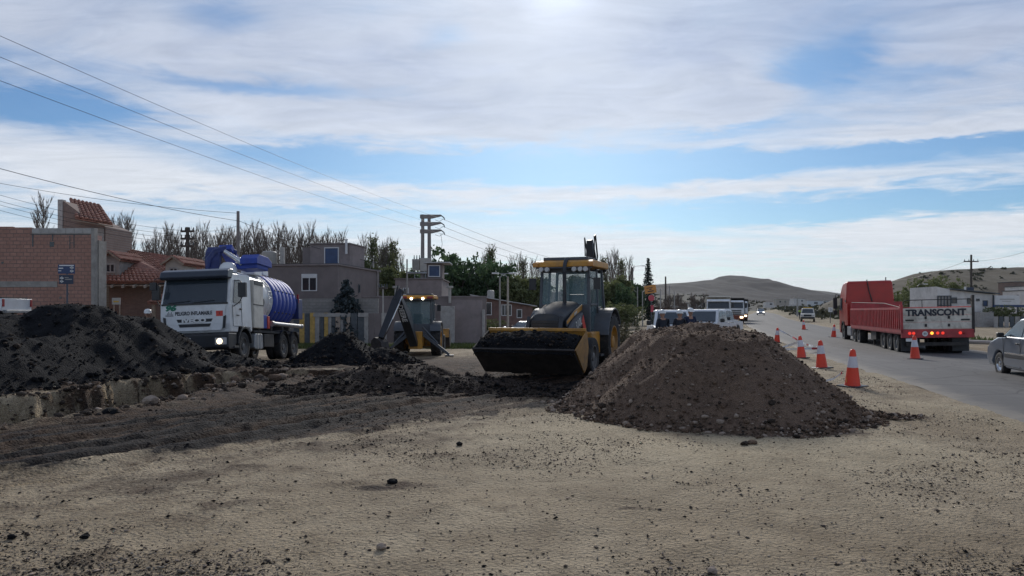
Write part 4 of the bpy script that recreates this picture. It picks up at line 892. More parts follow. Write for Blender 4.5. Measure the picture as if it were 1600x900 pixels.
# ------------------------------------------------------------------ vacuum tanker truck
def tanker():
    t = empty('tanker_truck', (-10.72, 26.4, -.20), rot=(R(2.2), R(-2.8), R(-91)), label='white truck with a blue ribbed vacuum tank and its headlight on', cat='truck')
    for s in (-1, 1):
        wheel(t, 0, s*1.03, .52, .52, .32)
        for x in (-4.40, -5.80):
            wheel(t, x, s*1.02, .52, .52, .30); wheel(t, x, s*.70, .52, .52, .28)
    c = MB(); c.b2(-6.6, 1.0, .30, .42, .75, 1.02); c.b2(-6.6, 1.0, -.42, -.30, .75, 1.02); c.b2(-6.7, -1.1, -1.12, 1.12, 1.04, 1.14)
    for x in (0, -4.4, -5.8): c.cyl((x, -.95, .52), (x, .95, .52), .10, n=10)
    c.b2(-2.7, -1.0, -.4, .4, .55, .76); c.build('chassis', 'chassis', t, bevel=.01)
    # cab shell
    cb = MB(); pr = [(-.78, 1.05), (-.62, 1.05), (-.55, 1.18), (.52, 1.20), (.60, 1.0), (1.24, 1.0), (1.30, 1.30), (1.29, 1.98), (1.02, 2.92), (.92, 3.06), (-.70, 3.14), (-.80, 3.0)]
    w = [1 if p[1] < 2.0 else (1-.045*(p[1]-2.0)) for p in pr]
    cab = cb.prism(pr, -1.20, 1.20, w=w).build('cab', 'white_paint', t, bevel=.05, seg=3)
    MB().slab([(1.303, -1.10, 2.02), (1.303, 1.10, 2.02), (1.045, 1.06, 2.92), (1.045, -1.06, 2.92)], (.012, 0, .004)).build('windshield', 'glass_dark', t)
    MB().slab([(1.30, -1.14, 1.97), (1.30, 1.14, 1.97), (1.30, 1.14, 2.03), (1.30, -1.14, 2.03)], (.018, 0, 0)).build('wiper_cowl', 'black_plastic', t)
    wp = MB()
    for y in (-.55, .30): wp.tube([(1.335, y-.35, 2.05), (1.315, y+.38, 2.11)], .012, 5)
    wp.build('wiper', 'black_plastic', t)
    v = MB(); v.prism([(.98, 2.86), (1.32, 2.84), (1.40, 2.92), (1.32, 3.12), (1.08, 3.21), (.78, 3.21), (.84, 3.08)], -1.17, 1.17); v.build('sun_visor', 'visor', t, bevel=.05, seg=3)
    # front panel, grille, bumper
    p = MB(); p.slab([(1.31, -1.0, 1.30), (1.31, 1.0, 1.30), (1.31, .90, 1.08), (1.31, -.90, 1.08)], (.012, 0, 0)); p.slab([(1.312, -1.08, 1.93), (1.312, 1.08, 1.93), (1.312, .98, 1.30), (1.312, -.98, 1.30)], (.014, 0, 0)); fp = p.build('front_panel', 'white_paint', t, bevel=.006)
    for z, hw in ((1.43, .62), (1.265, .56)):
        MB().slab([(1.326, -hw, z+.055), (1.326, hw, z+.055), (1.326, hw-.05, z-.05), (1.326, -hw+.05, z-.05)], (.008, 0, 0)).build('grille_slot', 'black_plastic', fp)
    for s in (-1, 1):
        MB().slab([(1.325, s*.985, 1.55), (1.325, s*1.08, 1.58), (1.325, s*1.04, 1.16), (1.325, s*.95, 1.13)], (.01, 0, 0)).build('air_deflector', 'black_plastic', fp)
    bp = MB(); bp.prism([(1.22, .98), (1.40, .98), (1.46, .90), (1.46, .50), (1.38, .42), (1.0, .42), (.72, .62), (.72, .98)], -1.20, 1.20); bump = bp.build('bumper', 'black_plastic', t, bevel=.03)
    bx('number_plate', 'letter_white', bump, 1.462, 1.470, -.46, -.08, .72, .84, .004); text('plate_lettering', 'AG 064 AJ', .095, 'letter_dark', bump, (1.474, -.27, .78), (0, 1, 0), (0, 0, 1))
    for s in (-1, 1):
        bx('headlight_housing', 'lens_clear', bump, 1.44, 1.475, s*.74, s*1.14, .58, .82, .02)
        MB().lathe([(.001, .035), (.08, .03), (.10, 0)], (1.47, s*.90, .70), 'x', 16).build('headlight', 'lamp_warm' if s > 0 else 'lens_clear', bump, smooth='auto')
        wheel_arch = MB(); wheel_arch.prism(arc(0, .55, .68, 5, 172, 10)+arc(0, .55, .60, 172, 5, 10), s*.82, s*1.235); wheel_arch.build('mudguard', 'black_plastic', t, bevel=.01)
        bx('step', 'black_plastic', t, .60, 1.02, s*1.0, s*1.235, .45, .53, .01)
        # door window, handle, mirror
        y = s*1.203
        MB().slab([(.98, y, 2.03), (.30, y, 2.03), (.30, s*1.16, 2.84), (.76, s*1.16, 2.84)], (0, s*.010, 0)).build('door_window', 'glass_dark', t)
        dl = MB()
        for q in (((1.06, y, 1.95), (1.02, y, 1.22)), ((.22, s*1.165, 2.86), (.22, y, 1.22)), ((.22, y, 1.22), (1.02, y, 1.22))): beam(q[0], q[1], .012, .012, .014, .014, dl)
        dl.build('door_seam', 'black_plastic', t); bx('door_handle', 'black_plastic', t, .28, .44, y, y+s*.03, 1.80, 1.86, .006)
        mr = MB(); mr.box((.92, s*1.50, 2.46), (.14, .27, .50)); mr.tube([(.80, s*1.17, 2.80), (.92, s*1.40, 2.80), (.92, s*1.50, 2.68)], .018, 6); mr.tube([(.95, s*1.19, 1.90), (.94, s*1.40, 2.04), (.92, s*1.50, 2.24)], .018, 6); mr.build('mirror', 'black_plastic', t, bevel=.02)
    mr = MB(); mr.box((1.62, -1.25, 2.62), (.10, .22, .26)); mr.tube([(1.30, -1.1, 2.95), (1.6, -1.22, 2.86), (1.62, -1.25, 2.7)], .014, 6); mr.build('front_mirror', 'black_plastic', t, bevel=.02)
    # lettering
    ex = 1.345
    text('fleet_number', '96', .24, 'letter_green', t, (ex-.013, -.83, 1.87), (0, 1, 0), (0, 0, 1), stretch=1.5, shear=.25, offset=.016)
    text('hazard_lettering', 'PELIGRO INFLAMABLE', .175, 'letter_dark', t, (ex-.013, -.03, 1.68), (0, 1, 0), (0, 0, 1), stretch=.74, offset=.006)
    text('maker_lettering', 'IVECO', .20, 'letter_white', t, (ex, -.02, 1.43), (0, 1, 0), (0, 0, 1), stretch=1.45, offset=.012)
    MB().b2(ex-.018, ex-.010, .74, .97, 1.56, 1.74).build('hazard_placard', 'red_label', t); text('placard_mark', '3', .12, 'letter_dark', t, (ex-.008, .855, 1.65), (0, 1, 0), (0, 0, 1))
    lg = MB()
    for i, h in enumerate((.05, .10, .15, .09, .13, .06)): lg.b2(ex-.018, ex-.012, -.98+i*.045, -.965+i*.045, 1.62, 1.62+h)
    lg.b2(ex-.018, ex-.012, -1.0, -.72, 1.605, 1.615); lg.build('company_logo', 'letter_dark', t)
    text('door_lettering', 'VERTUA', .08, 'letter_dark', t, (.62, 1.222, 1.62), (-1, 0, 0), (0, 0, 1)) if False else bx('door_lettering', 'letter_dark', t, .50, .76, 1.215, 1.219, 1.58, 1.62, 0)
    # body behind the cab
    bx('pump_box', 'cream_paint', t, -1.95, -.94, -1.20, 1.21, 1.20, 3.0, .03); bx('pump_box_top', 'black_plastic', t, -1.92, -.98, -1.12, 1.225, 2.82, 2.98, .01); bx('pump_box_rail', 'black_plastic', t, -1.96, -.92, 1.19, 1.225, 2.06, 2.10, .005)
    zc, ra = 2.42, 1.02
    MB().lathe([(.001, -.62), (.35, -.66), (.70, -.76), (.92, -.92), (1.0, -1.15), (1.02, -1.5), (1.02, -3.35), (1.06, -3.35), (1.06, -3.45)], (0, 0, zc), 'x', 40).build('tank', 'white_paint', t, smooth='auto')
    ld = MB()
    for a in (10, 24):
        pass
    for x in (-3.30, -2.92): ld.tube([(x, 1.09*math.cos(R(a)), zc+1.09*math.sin(R(a))) for a in range(-40, 66, 10)], .02, 6)
    for a in range(-36, 66, 13): ld.cyl((-3.30, 1.09*math.cos(R(a)), zc+1.09*math.sin(R(a))), (-2.92, 1.09*math.cos(R(a)), zc+1.09*math.sin(R(a))), .014, n=6)
    ld.build('ladder', 'white_paint', t, smooth='auto')
    pf = [(.9, -3.45), (1.10, -3.45)]
    for i in range(6):
        x = -3.45-i*.48; pf += [(1.12, x-.02), (1.15, x-.10), (1.15, x-.36), (1.12, x-.43), (1.075, x-.46)]
    pf += [(1.12, -6.38), (1.02, -6.5), (.6, -6.62), (.001, -6.66)]
    blue = MB().lathe(pf, (0, 0, zc), 'x', 44).build('tank_cover', 'blue_tank', t, smooth='auto')
    for a in (62, 20, -25):
        k = MB()
        for i in range(6): x = -3.45-i*.48-.24; k.box((x, 1.16*math.cos(R(a)), zc+1.16*math.sin(R(a))), (.14, .03, .05), rot=(R(a-90+90), 0, 0))
        k.build('latch_row', 'black_plastic', blue)
    bx('tail_box', 'blue_dark', t, -7.05, -6.45, .35, 1.18, 1.75, 2.65, .03); bx('tail_lamp', 'lamp_red_off', t, -6.55, -6.47, 1.10, 1.19, 2.45, 2.85, .01)
    bx('top_locker', 'white_paint', t, -3.4, -2.6, .1, .65, 3.38, 3.62, .02); bx('top_vent', 'white_paint', t, -4.6, -4.0, .0, .5, 3.5, 3.70, .02)
    # folded blue suction arm over the cab
    sa = MB(); sa.tube([(-.98, -.85, 3.0), (-.95, -.80, 3.35), (-1.05, -.60, 3.66), (-1.25, -.35, 3.80), (-1.6, -.05, 3.70)], [.10, .14, .15, .15, .12], 10); sa.build('suction_arm', 'blue_dark', t, smooth='auto')
    MB().prism([(-1.0, 3.0), (-.90, 3.35), (-1.0, 3.68), (-1.2, 3.90), (-1.35, 3.84), (-1.15, 3.55), (-1.12, 3.2), (-1.18, 3.0)], -.95, -.40).build('arm_guard', 'blue_dark', t, bevel=.02)
    MB().prism([(-1.15, 3.80), (-1.3, 3.98), (-2.2, 3.42), (-2.1, 3.30)], -.55, -.05).build('arm_cover', 'blue_tank', t, bevel=.02)
    MB().cyl((-1.05, -.25, 3.70), (-1.12, .22, 3.36), .085, n=12).cyl((-1.12, .22, 3.36), (-1.16, .40, 3.22), .14, n=14).build('arm_ram', 'chrome', t, smooth='auto')
    a2 = MB(); a2.prism([(-.95, 3.18), (-.95, 3.38), (-1.25, 3.56), (-2.2, 3.56), (-2.6, 3.40), (-2.6, 3.18)], .35, 1.0); a2.b2(-2.3, -1.1, .1, .95, 3.02, 3.2); a2.build('arm_turret', 'blue_tank', t, bevel=.025)
    MB().lathe([(.001, .30), (.16, .27), (.27, .18), (.32, .04), (.33, -.12)], (-.98, -.10, 2.98), 'z', 20).build('filter_dome', 'white_clean', t, smooth='auto')
    MB().lathe([(.001, .02), (.13, .02), (.14, -.02), (.11, -.12)], (-2.25, 1.08, 2.25), 'y', 14).build('valve', 'black_plastic', t, smooth='auto')
    bx('side_locker', 'blue_tank', t, -2.45, -1.98, .8, 1.16, 1.22, 1.75, .02); bx('side_marker', 'red_label', t, -2.68, -2.46, .9, 1.19, 1.22, 1.70, .01)
    MB().cyl((-2.9, 1.20, 1.42), (-6.6, 1.20, 1.42), .085, n=14).cyl((-6.6, 1.20, 1.42), (-6.75, 1.20, 1.42), .105, n=14).cyl((-2.8, 1.20, 1.42), (-3.0, 1.2, 1.42), .11, n=14).build('hose_tube', 'steel', t, smooth='auto')
    MB().prism([(-1.0, .48), (-1.05, .92), (-1.15, 1.0), (-1.85, 1.0), (-1.92, .92), (-1.92, .48), (-1.85, .42), (-1.1, .42)], .62, 1.18).build('fuel_tank', 'steel', t, bevel=.03, seg=3)
    MB().b2(-1.36, -1.32, .60, 1.19, .41, 1.01).b2(-1.66, -1.62, .60, 1.19, .41, 1.01).build('tank_strap', 'cream_paint', t)
    bx('battery_box', 'chassis', t, -3.2, -2.1, .62, 1.16, .50, 1.0, .02)
    for s in (-1, 1):
        for x in (-4.40, -5.80): MB().prism(arc(x, .55, .66, 10, 170, 8)+arc(x, .55, .63, 170, 10, 8), s*.55, s*1.2).build('mudguard', 'black_plastic', t)
    for y in (-.5, .45): MB().prism([(.30, 1.6), (.42, 1.6), (.36, 2.45), (.24, 2.5)], y-.24, y+.24).build('seat', 'cloth_dark', t, bevel=.04)
    for x in (-2.6, -4.0, -5.4, -6.3): MB().b2(x-.12, x+.12, -.8, .8, 1.141, 1.62).build('tank_cradle', 'chassis', t)
    for o in t.children:
        if o.name.startswith(('suction_arm', 'arm_', 'filter_dome')): o.location.z += .42; o.location.y += .35
    return t
tanker()

# ------------------------------------------------------------------ red flatbed truck
def red_truck():
    t = empty('flatbed_truck', (16.55, 28.75, -.13), rot=(R(-1.2), 0, R(90-15.5)), label='red articulated truck with a high cab and a ribbed flatbed driving away', cat='truck')
    # trailer
    f = MB(); f.b2(0, 11.0, -.45, -.33, .82, 1.0); f.b2(0, 11.0, .33, .45, .82, 1.0)
    for x in (.6, 2.0, 4.6, 6.4, 8.2, 10.2): f.b2(x-.05, x+.05, -1.2, 1.2, .9, 1.0)
    f.build('trailer_frame', 'chassis', t); bx('bed_floor', 'timber', t, 0.02, 11.2, -1.22, 1.22, 1.0, 1.06, 0)
    for s in (-1, 1):
        sd = MB(); sd.b2(0, 11.2, s*1.22, s*1.25, 1.06, 1.92); sd.b2(0, 11.2, s*1.25, s*1.30, 1.84, 1.93); sd.b2(0, 11.2, s*1.25, s*1.29, .92, 1.06); pan = sd.build('side_board', 'red_trailer', t)
        for i in range(34):
            x = .17+i*.33; MB().b2(x-.045, x+.045, s*1.251, s*1.32, 1.062, 1.838).build('side_rib', 'red_trailer', pan)
        MB().b2(.0, 11.2, s*1.18, s*1.26, .86, .92).build('side_sill', 'red_trailer', t)
    hbm = MB(); hbm.b2(11.2, 11.26, -1.25, 1.25, 1.06, 2.25); hbm.build('headboard', 'red_trailer', t)
    # rear: painted boards, frame, lamps
    tg = empty('tailgate'); tg.parent = t; 
    zz = [1.06, 1.33, 1.60, 1.885]
    for i in range(3):
        for (y0, y1) in ((-1.20, -.41), (-.405, .395), (.40, 1.20)): bx('board', 'board_white', tg, -.055-.004*i, -.01, y0, y1, zz[i]+.004, zz[i+1]-.004, .006, 1)
    for y, z in ((-.405, 1.50), (.40, 1.5), (-.405, 1.2), (.4, 1.2)): bx('hinge', 'chassis', tg, -.075, -.066, y-.04, y+.04, z-.05, z+.06, 0)
    for s in (-1, 1):
        bx('latch', 'chassis', tg, -.085, -.066, s*.82, s*1.12, 1.38, 1.44, .005); bx('corner_post', 'red_trailer' if s > 0 else 'chassis', t, -.09, .06, s*1.20, s*1.29, .9, 2.02 if s > 0 else 2.35, .008)
    text('lettering', 'TRANSCONT', .34, 'letter_dark', tg, (-.073, .05, 1.69), (0, -1, 0), (0, 0, 1), stretch=1.02, offset=.016)
    rl = MB(); rl.tube([(.0, 1.22, 1.9), (.0, 1.15, 2.16), (.0, 1.05, 2.2), (.0, -1.15, 2.2), (0, -1.22, 2.12)], .018, 6)
    for y in (.5, -.4): rl.cyl((0, y, 1.9), (0, y, 2.2), .014, n=6)
    rl.build('rail', 'chassis', t); rl2 = MB(); rl2.tube([(.1, 1.24, 1.92), (3.0, 1.24, 2.12), (11.0, 1.24, 2.25)], .015, 5); rl2.build('rail', 'chassis', t)
    lb = bx('rear_crossbar', 'red_trailer', t, -.09, .02, -1.27, 1.27, .72, 1.05, .01)
    for y, m_ in ((.98, 'lamp_red'), (.84, 'lamp_red'), (.20, 'lamp_orange'), (0, 'lamp_red'), (-.18, 'lamp_red'), (-.78, 'lamp_red'), (-.92, 'lamp_red_off')):
        MB().lathe([(.001, -.03), (.045, -.025), (.058, 0)], (-.092, y, .90), 'x', 12).build('tail_lamp', m_, lb, smooth='auto')
    MB().lathe([(.001, -.006), (.10, -.006), (.10, 0)], (-.092, .44, .88), 'x', 18).build('speed_disc', 'letter_white', lb); text('disc_lettering', '80', .11, 'letter_dark', lb, (-.10, .44, .88), (0, -1, 0), (0, 0, 1))
    bx('number_plate', 'letter_white', t, -.10, -.09, .72, 1.12, .58, .70, .004); bx('underrun_bar', 'chassis', t, .05, .15, -1.05, 1.05, .40, .54, .01)
    for s in (-1, 1): bx('mudflap', 'black_plastic', t, .35, .37, s*.62, s*1.2, .18, .82, 0)
    for s in (-1, 1):
        for x in (1.35, 2.6, 3.85): wheel(t, x, s*1.03, .50, .50, .28); wheel(t, x, s*.72, .50, .50, .26)
        bx('tool_box', 'chassis', t, 5.4, 6.6, s*.7, s*1.15, .45, .88, .02)
        for x in (5.3, 6.8): bx('landing_leg', 'chassis', t, x-.05, x+.05, s*.9, s*1.0, .15, .9, .005)
    # tractor
    before = set(t.children)
    for s in (-1, 1):
        wheel(t, 9.0, s*1.02, .52, .52, .30); wheel(t, 9.0, s*.70, .52, .52, .28); wheel(t, 12.2, s*1.05, .52, .52, .32)
        wheel(t, 7.7, s*1.02, .52, .52, .30)
        MB().prism(arc(12.2, .55, .66, 5, 175, 9)+arc(12.2, .55, .60, 175, 5, 9), s*.8, s*1.24).build('mudguard', 'black_plastic', t)
        bx('side_tank', 'steel', t, 9.9, 11.1, s*.7, s*1.18, .42, .95, .05)
    MB().b2(7.2, 13.0, -.45, .45, .62, .92).build('tractor_frame', 'chassis', t)
    cb = MB(); pr = [(10.9, .95), (11.5, .95), (11.6, 1.15), (12.75, 1.15), (12.85, .55), (13.35, .5), (13.42, 1.0), (13.40, 1.75), (13.12, 2.75), (12.6, 3.26), (12.2, 3.40), (11.1, 3.46), (10.92, 3.38), (10.88, 2.3)]
    cb.prism(pr, -1.24, 1.24, w=[1 if p[1] < 2.4 else 1-.06*(p[1]-2.4) for p in pr]).build('cab', 'red_paint', t, bevel=.10, seg=4)
    MB().slab([(13.42, -1.1, 1.80), (13.42, 1.1, 1.80), (13.15, 1.06, 2.72), (13.15, -1.06, 2.72)], (.012, 0, 0)).build('windshield', 'glass_dark', t)
    for s in (-1, 1):
        MB().slab([(13.15, s*1.25, 1.85), (12.2, s*1.25, 1.85), (12.2, s*1.225, 2.55), (12.95, s*1.225, 2.55)], (0, s*.008, 0)).build('door_window', 'glass_dark', t)
        m1 = MB(); m1.box((13.30, s*1.46, 2.25), (.16, .22, .62)); m1.tube([(13.2, s*1.2, 2.7), (13.35, s*1.40, 2.78), (13.32, s*1.46, 2.55)], .03, 6); m1.box((13.34, s*1.46, 1.72), (.14, .2, .24)); m1.build('mirror', 'black_plastic', t, bevel=.03)
        bx('air_intake', 'black_plastic', t, 10.88, 11.15, s*1.242, s*1.25, 2.30, 2.42, 0)
    bx('side_fairing', 'red_paint', t, 10.5, 10.9, 1.18, 1.24, 1.0, 2.2, .02)
    MB().tube([(10.86, .15, 3.52), (10.84, .05, 2.9), (10.85, -.1, 2.3)], .03, 6).build('cable', 'black_plastic', t); MB().b2(10.70, 10.86, -.9, .9, 2.18, 2.22).build('cab_rail', 'black_plastic', t)
    for o in set(t.children)-before: o.location.x += 2.0
red_truck()

# ------------------------------------------------------------------ cars and pickups
def car_body(t, prof_low, prof_top, hw, paint, w_top=.80, glassmat='glass_dark'):
    """lower body with wheel arches + tapered greenhouse; returns both parts"""
    lo = MB().prism(prof_low, -hw, hw, w=[.97 if p[1] > .80 or p[1] < .35 else 1.0 for p in prof_low]).build('body', paint, t, bevel=.045, seg=3, smooth='auto')
    zb = min(p[1] for p in prof_top); zt = max(p[1] for p in prof_top)
    w = [.955-(.955-w_top)*(p[1]-zb)/(zt-zb) for p in prof_top]
    hi = MB().prism(prof_top, -hw, hw, w=w).build('cabin', paint, t, bevel=.04, seg=3, smooth='auto')
    return lo, hi, (lambda x, z, s, o=.006: (x, s*(hw*(.955-(.955-w_top)*(z-zb)/(zt-zb))+o), z))
def silver_car():
    t = empty('car', (13.15, 18.55, -.03), rot=(0, 0, R(90-14.5)), label='silver grey hatchback car at the right edge of the picture', cat='car')
    low = [(-3.20, .40), (-3.22, .62), (-3.15, .98), (-1.9, 1.02), (-.35, 1.02), (.10, 1.0), (.62, .86), (.80, .70), (.82, .42), (.72, .26), (.40, .24)]+arc(0, .30, .35, -8, 188, 10)+[(-.42, .22), (-2.10, .22)]+arc(-2.5, .30, .35, -8, 188, 10)+[(-2.92, .24)]
    top = [(-3.15, .97), (-2.95, 1.35), (-2.55, 1.47), (-1.5, 1.50), (-.95, 1.46), (-.05, .98)]
    lo, hi, at_ = car_body(t, low, top, .83, 'car_silver')
    for s in (-1, 1):
        MB().slab([at_(-.30, 1.03, s), at_(-.86, 1.40, s), at_(-1.28, 1.43, s), at_(-1.28, 1.03, s)], (0, s*.006, 0)).build('front_window', 'glass_mid', hi)
        MB().slab([at_(-1.36, 1.03, s), at_(-1.36, 1.43, s), at_(-2.3, 1.42, s), at_(-2.42, 1.03, s)], (0, s*.006, 0)).build('rear_window', 'glass_mid', hi)
        MB().b2(-2.1, -.42, s*.832, s*.85, .50, .60).build('rubbing_strip', 'black_plastic', lo, bevel=.008); MB().b2(-2.1, -.42, s*.832, s*.846, .602, .625).build('strip_trim', 'chrome', lo)
        sm = MB()
        for p, q in (((-.28, 1.0), (-.34, .30)), ((-1.32, 1.0), (-1.32, .28)), ((-.34, .30), (-1.32, .28))): beam((p[0], s*.832, p[1]), (q[0], s*.832, q[1]), .006, .006, .012, .012, sm)
        sm.build('door_seam', 'black_plastic', lo); bx('door_handle', 'black_plastic', lo, -1.24, -1.08, s*.832, s*.86, .84, .88, .008)
        MB().box((-.36, s*.92, 1.05), (.10, .15, .12)).b2(-.38, -.32, s*.78, s*.88, .99, 1.03).build('mirror', 'black_plastic', t, bevel=.04, seg=3)
        wh = wheel(t, 0, s*.73, .30, .30, .19, 'chrome', dish=.9); wheel(t, -2.5, s*.73, .30, .30, .19, 'chrome', dish=.9)
        bx('headlight', 'lens_clear', lo, .60, .80, s*.48, s*.78, .60, .76, .03)
    MB().slab([(-.10, -.74, 1.03), (-.10, .74, 1.03), (-.90, .66, 1.44), (-.90, -.66, 1.44)], (.012, 0, .012)).build('windshield', 'glass_mid', hi)
    MB().b2(-2.9, .5, -.6, .6, .26, .5).build('underbody', 'black_plastic', t)
silver_car()

def pickup(name, label, loc, rz, paint='white_clean', group='white pickups parked beyond the brown heap', hard=False, lights=False):
    t = empty(name, loc, rz, label, 'pickup', group)
    low = [(-4.05, .55), (-4.08, 1.02), (-2.35, 1.05), (-.6, 1.10), (-.45, 1.10), (.75, 1.02), (.86, .85), (.88, .50), (.80, .40), (.46, .42)]+arc(0, .40, .44, -5, 185, 10)+[(-.5, .42), (-2.5, .42)]+arc(-3.0, .40, .44, -5, 185, 10)+[(-3.5, .45)]
    top = [(-2.42, 1.06), (-2.28, 1.70), (-2.1, 1.78), (-1.15, 1.80), (-.98, 1.76), (-.38, 1.08)]
    lo, hi, at_ = car_body(t, low, top, .91, paint, .78)
    MB().slab([(-.44, -.72, 1.15), (-.44, .72, 1.15), (-.93, .62, 1.68), (-.93, -.62, 1.68)], (.014, 0, .012)).build('windshield', 'glass_dark', hi)
    MB().slab([(-2.40, -.76, 1.22), (-2.40, .76, 1.22), (-2.28, .68, 1.68), (-2.28, -.68, 1.68)], (-.012, 0, 0)).build('rear_window', 'glass_dark', hi)
    for s in (-1, 1):
        MB().slab([at_(-.62, 1.14, s), at_(-1.05, 1.68, s), at_(-1.48, 1.71, s), at_(-1.48, 1.14, s)], (0, s*.006, 0)).build('front_window', 'glass_dark', hi)
        MB().slab([at_(-1.56, 1.14, s), at_(-1.56, 1.71, s), at_(-2.2, 1.67, s), at_(-2.32, 1.14, s)], (0, s*.006, 0)).build('rear_side_window', 'glass_dark', hi)
        wheel(t, 0, s*.78, .38, .38, .25); wheel(t, -3.0, s*.78, .38, .38, .25)
        MB().box((-.58, s*1.05, 1.22), (.12, .22, .2)).build('mirror', 'black_plastic', t, bevel=.03)
        bx('headlight', 'lamp_white' if lights else 'lens_clear', lo, .82, .875, s*.52, s*.84, .80, .96, .02); bx('tail_lamp', 'lamp_red_off', lo, -4.10, -4.06, s*.78, s*.89, .72, 1.0, .01)
    bx('grille', 'black_plastic', lo, .865, .885, -.48, .48, .72, .96, .01); bx('bumper', 'black_plastic', t, .80, .93, -.86, .86, .44, .64, .04)
    bx('bed_liner', 'black_plastic', t, -3.98, -2.5, -.76, .76, 1.02, 1.075, 0); bx('rear_bumper', 'steel', t, -4.2, -4.06, -.85, .85, .48, .60, .02)
    if hard:
        MB().b2(-1.8, -1.5, -.55, .55, 1.80, 1.92).build('light_bar', 'sign_yellow', t, bevel=.03)
        rb = MB(); rb.tube([(-2.6, -.78, 1.0), (-2.6, -.74, 1.85), (-2.6, .74, 1.85), (-2.6, .78, 1.0)], .03, 6); rb.build('roll_bar', 'steel', t)
    return t
pickup('pickup', 'white pickup with a wide windshield behind the two people at the heap', (7.15, 32.6, bz(7.1, 33)), R(-96))
pickup('pickup', 'white pickup second in the row behind the person in the white helmet', (9.75, 38.5, bz(9.5, 38)), R(-121))
pickup('pickup', 'white pickup third in the row just in front of the dump trucks', (11.95, 45.0, bz(11.3, 44)), R(-124))
pickup('pickup', 'white pickup fourth in the row hidden partly by the others', (13.6, 51.5, bz(12.9, 50)), R(-124))
pickup('pickup', 'white pickup with an orange light bar on the far right shoulder', (39.2, 98, bz(39.2, 98)+.0), R(-112), 'cream_paint', 'vehicles far down the road', True)
pickup('pickup', 'white pickup cut off by the left edge behind the black heap', (-22.9, 28.0, bz(-20.5, 28)), R(182), 'white_clean', None)
def sedan(name, label, loc, rz, paint, lights):
    t = empty(name, loc, rz, label, 'car')
    low = [(-3.4, .42), (-3.42, .85), (-2.6, .92), (-.4, .95), (.6, .80), (.78, .62), (.78, .34), (.45, .26)]+arc(0, .31, .36, -8, 188, 8)+[(-.42, .24), (-2.2, .24)]+arc(-2.6, .31, .36, -8, 188, 8)+[(-3.0, .28)]
    lo, hi, at_ = car_body(t, low, [(-2.95, .93), (-2.3, 1.40), (-1.2, 1.42), (-.9, 1.36), (-.15, .93)], .84, paint, .76)
    MB().slab([(-.22, -.72, .98), (-.22, .72, .98), (-.88, .62, 1.35), (-.88, -.62, 1.35)], (.014, 0, .012)).build('windshield', 'glass_mid', hi)
    for s in (-1, 1):
        MB().slab([at_(-.42, .98, s), at_(-.95, 1.32, s), at_(-2.2, 1.34, s), at_(-2.65, .98, s)], (0, s*.006, 0)).build('side_window', 'glass_dark', hi)
        wheel(t, 0, s*.74, .31, .31, .2); wheel(t, -2.6, s*.74, .31, .31, .2); bx('headlight', 'lamp_white' if lights else 'lens_clear', lo, .68, .79, s*.48, s*.78, .58, .74, .03)
        MB().box((-.45, s*.95, 1.0), (.10, .16, .12)).build('mirror', 'black_plastic', t, bevel=.02)
    bx('grille', 'black_plastic', lo, .775, .79, -.4, .4, .42, .6, .01)
sedan('car', 'white car with its lights on far down the road', (57.2, 170, bz(57.2, 170)+.1), R(-109), 'white_clean', True)
sedan('car', 'white car parked near the low brown house beyond the loader', (.6, 60.5, bz(.6, 60)), R(-120), 'white_clean', False)

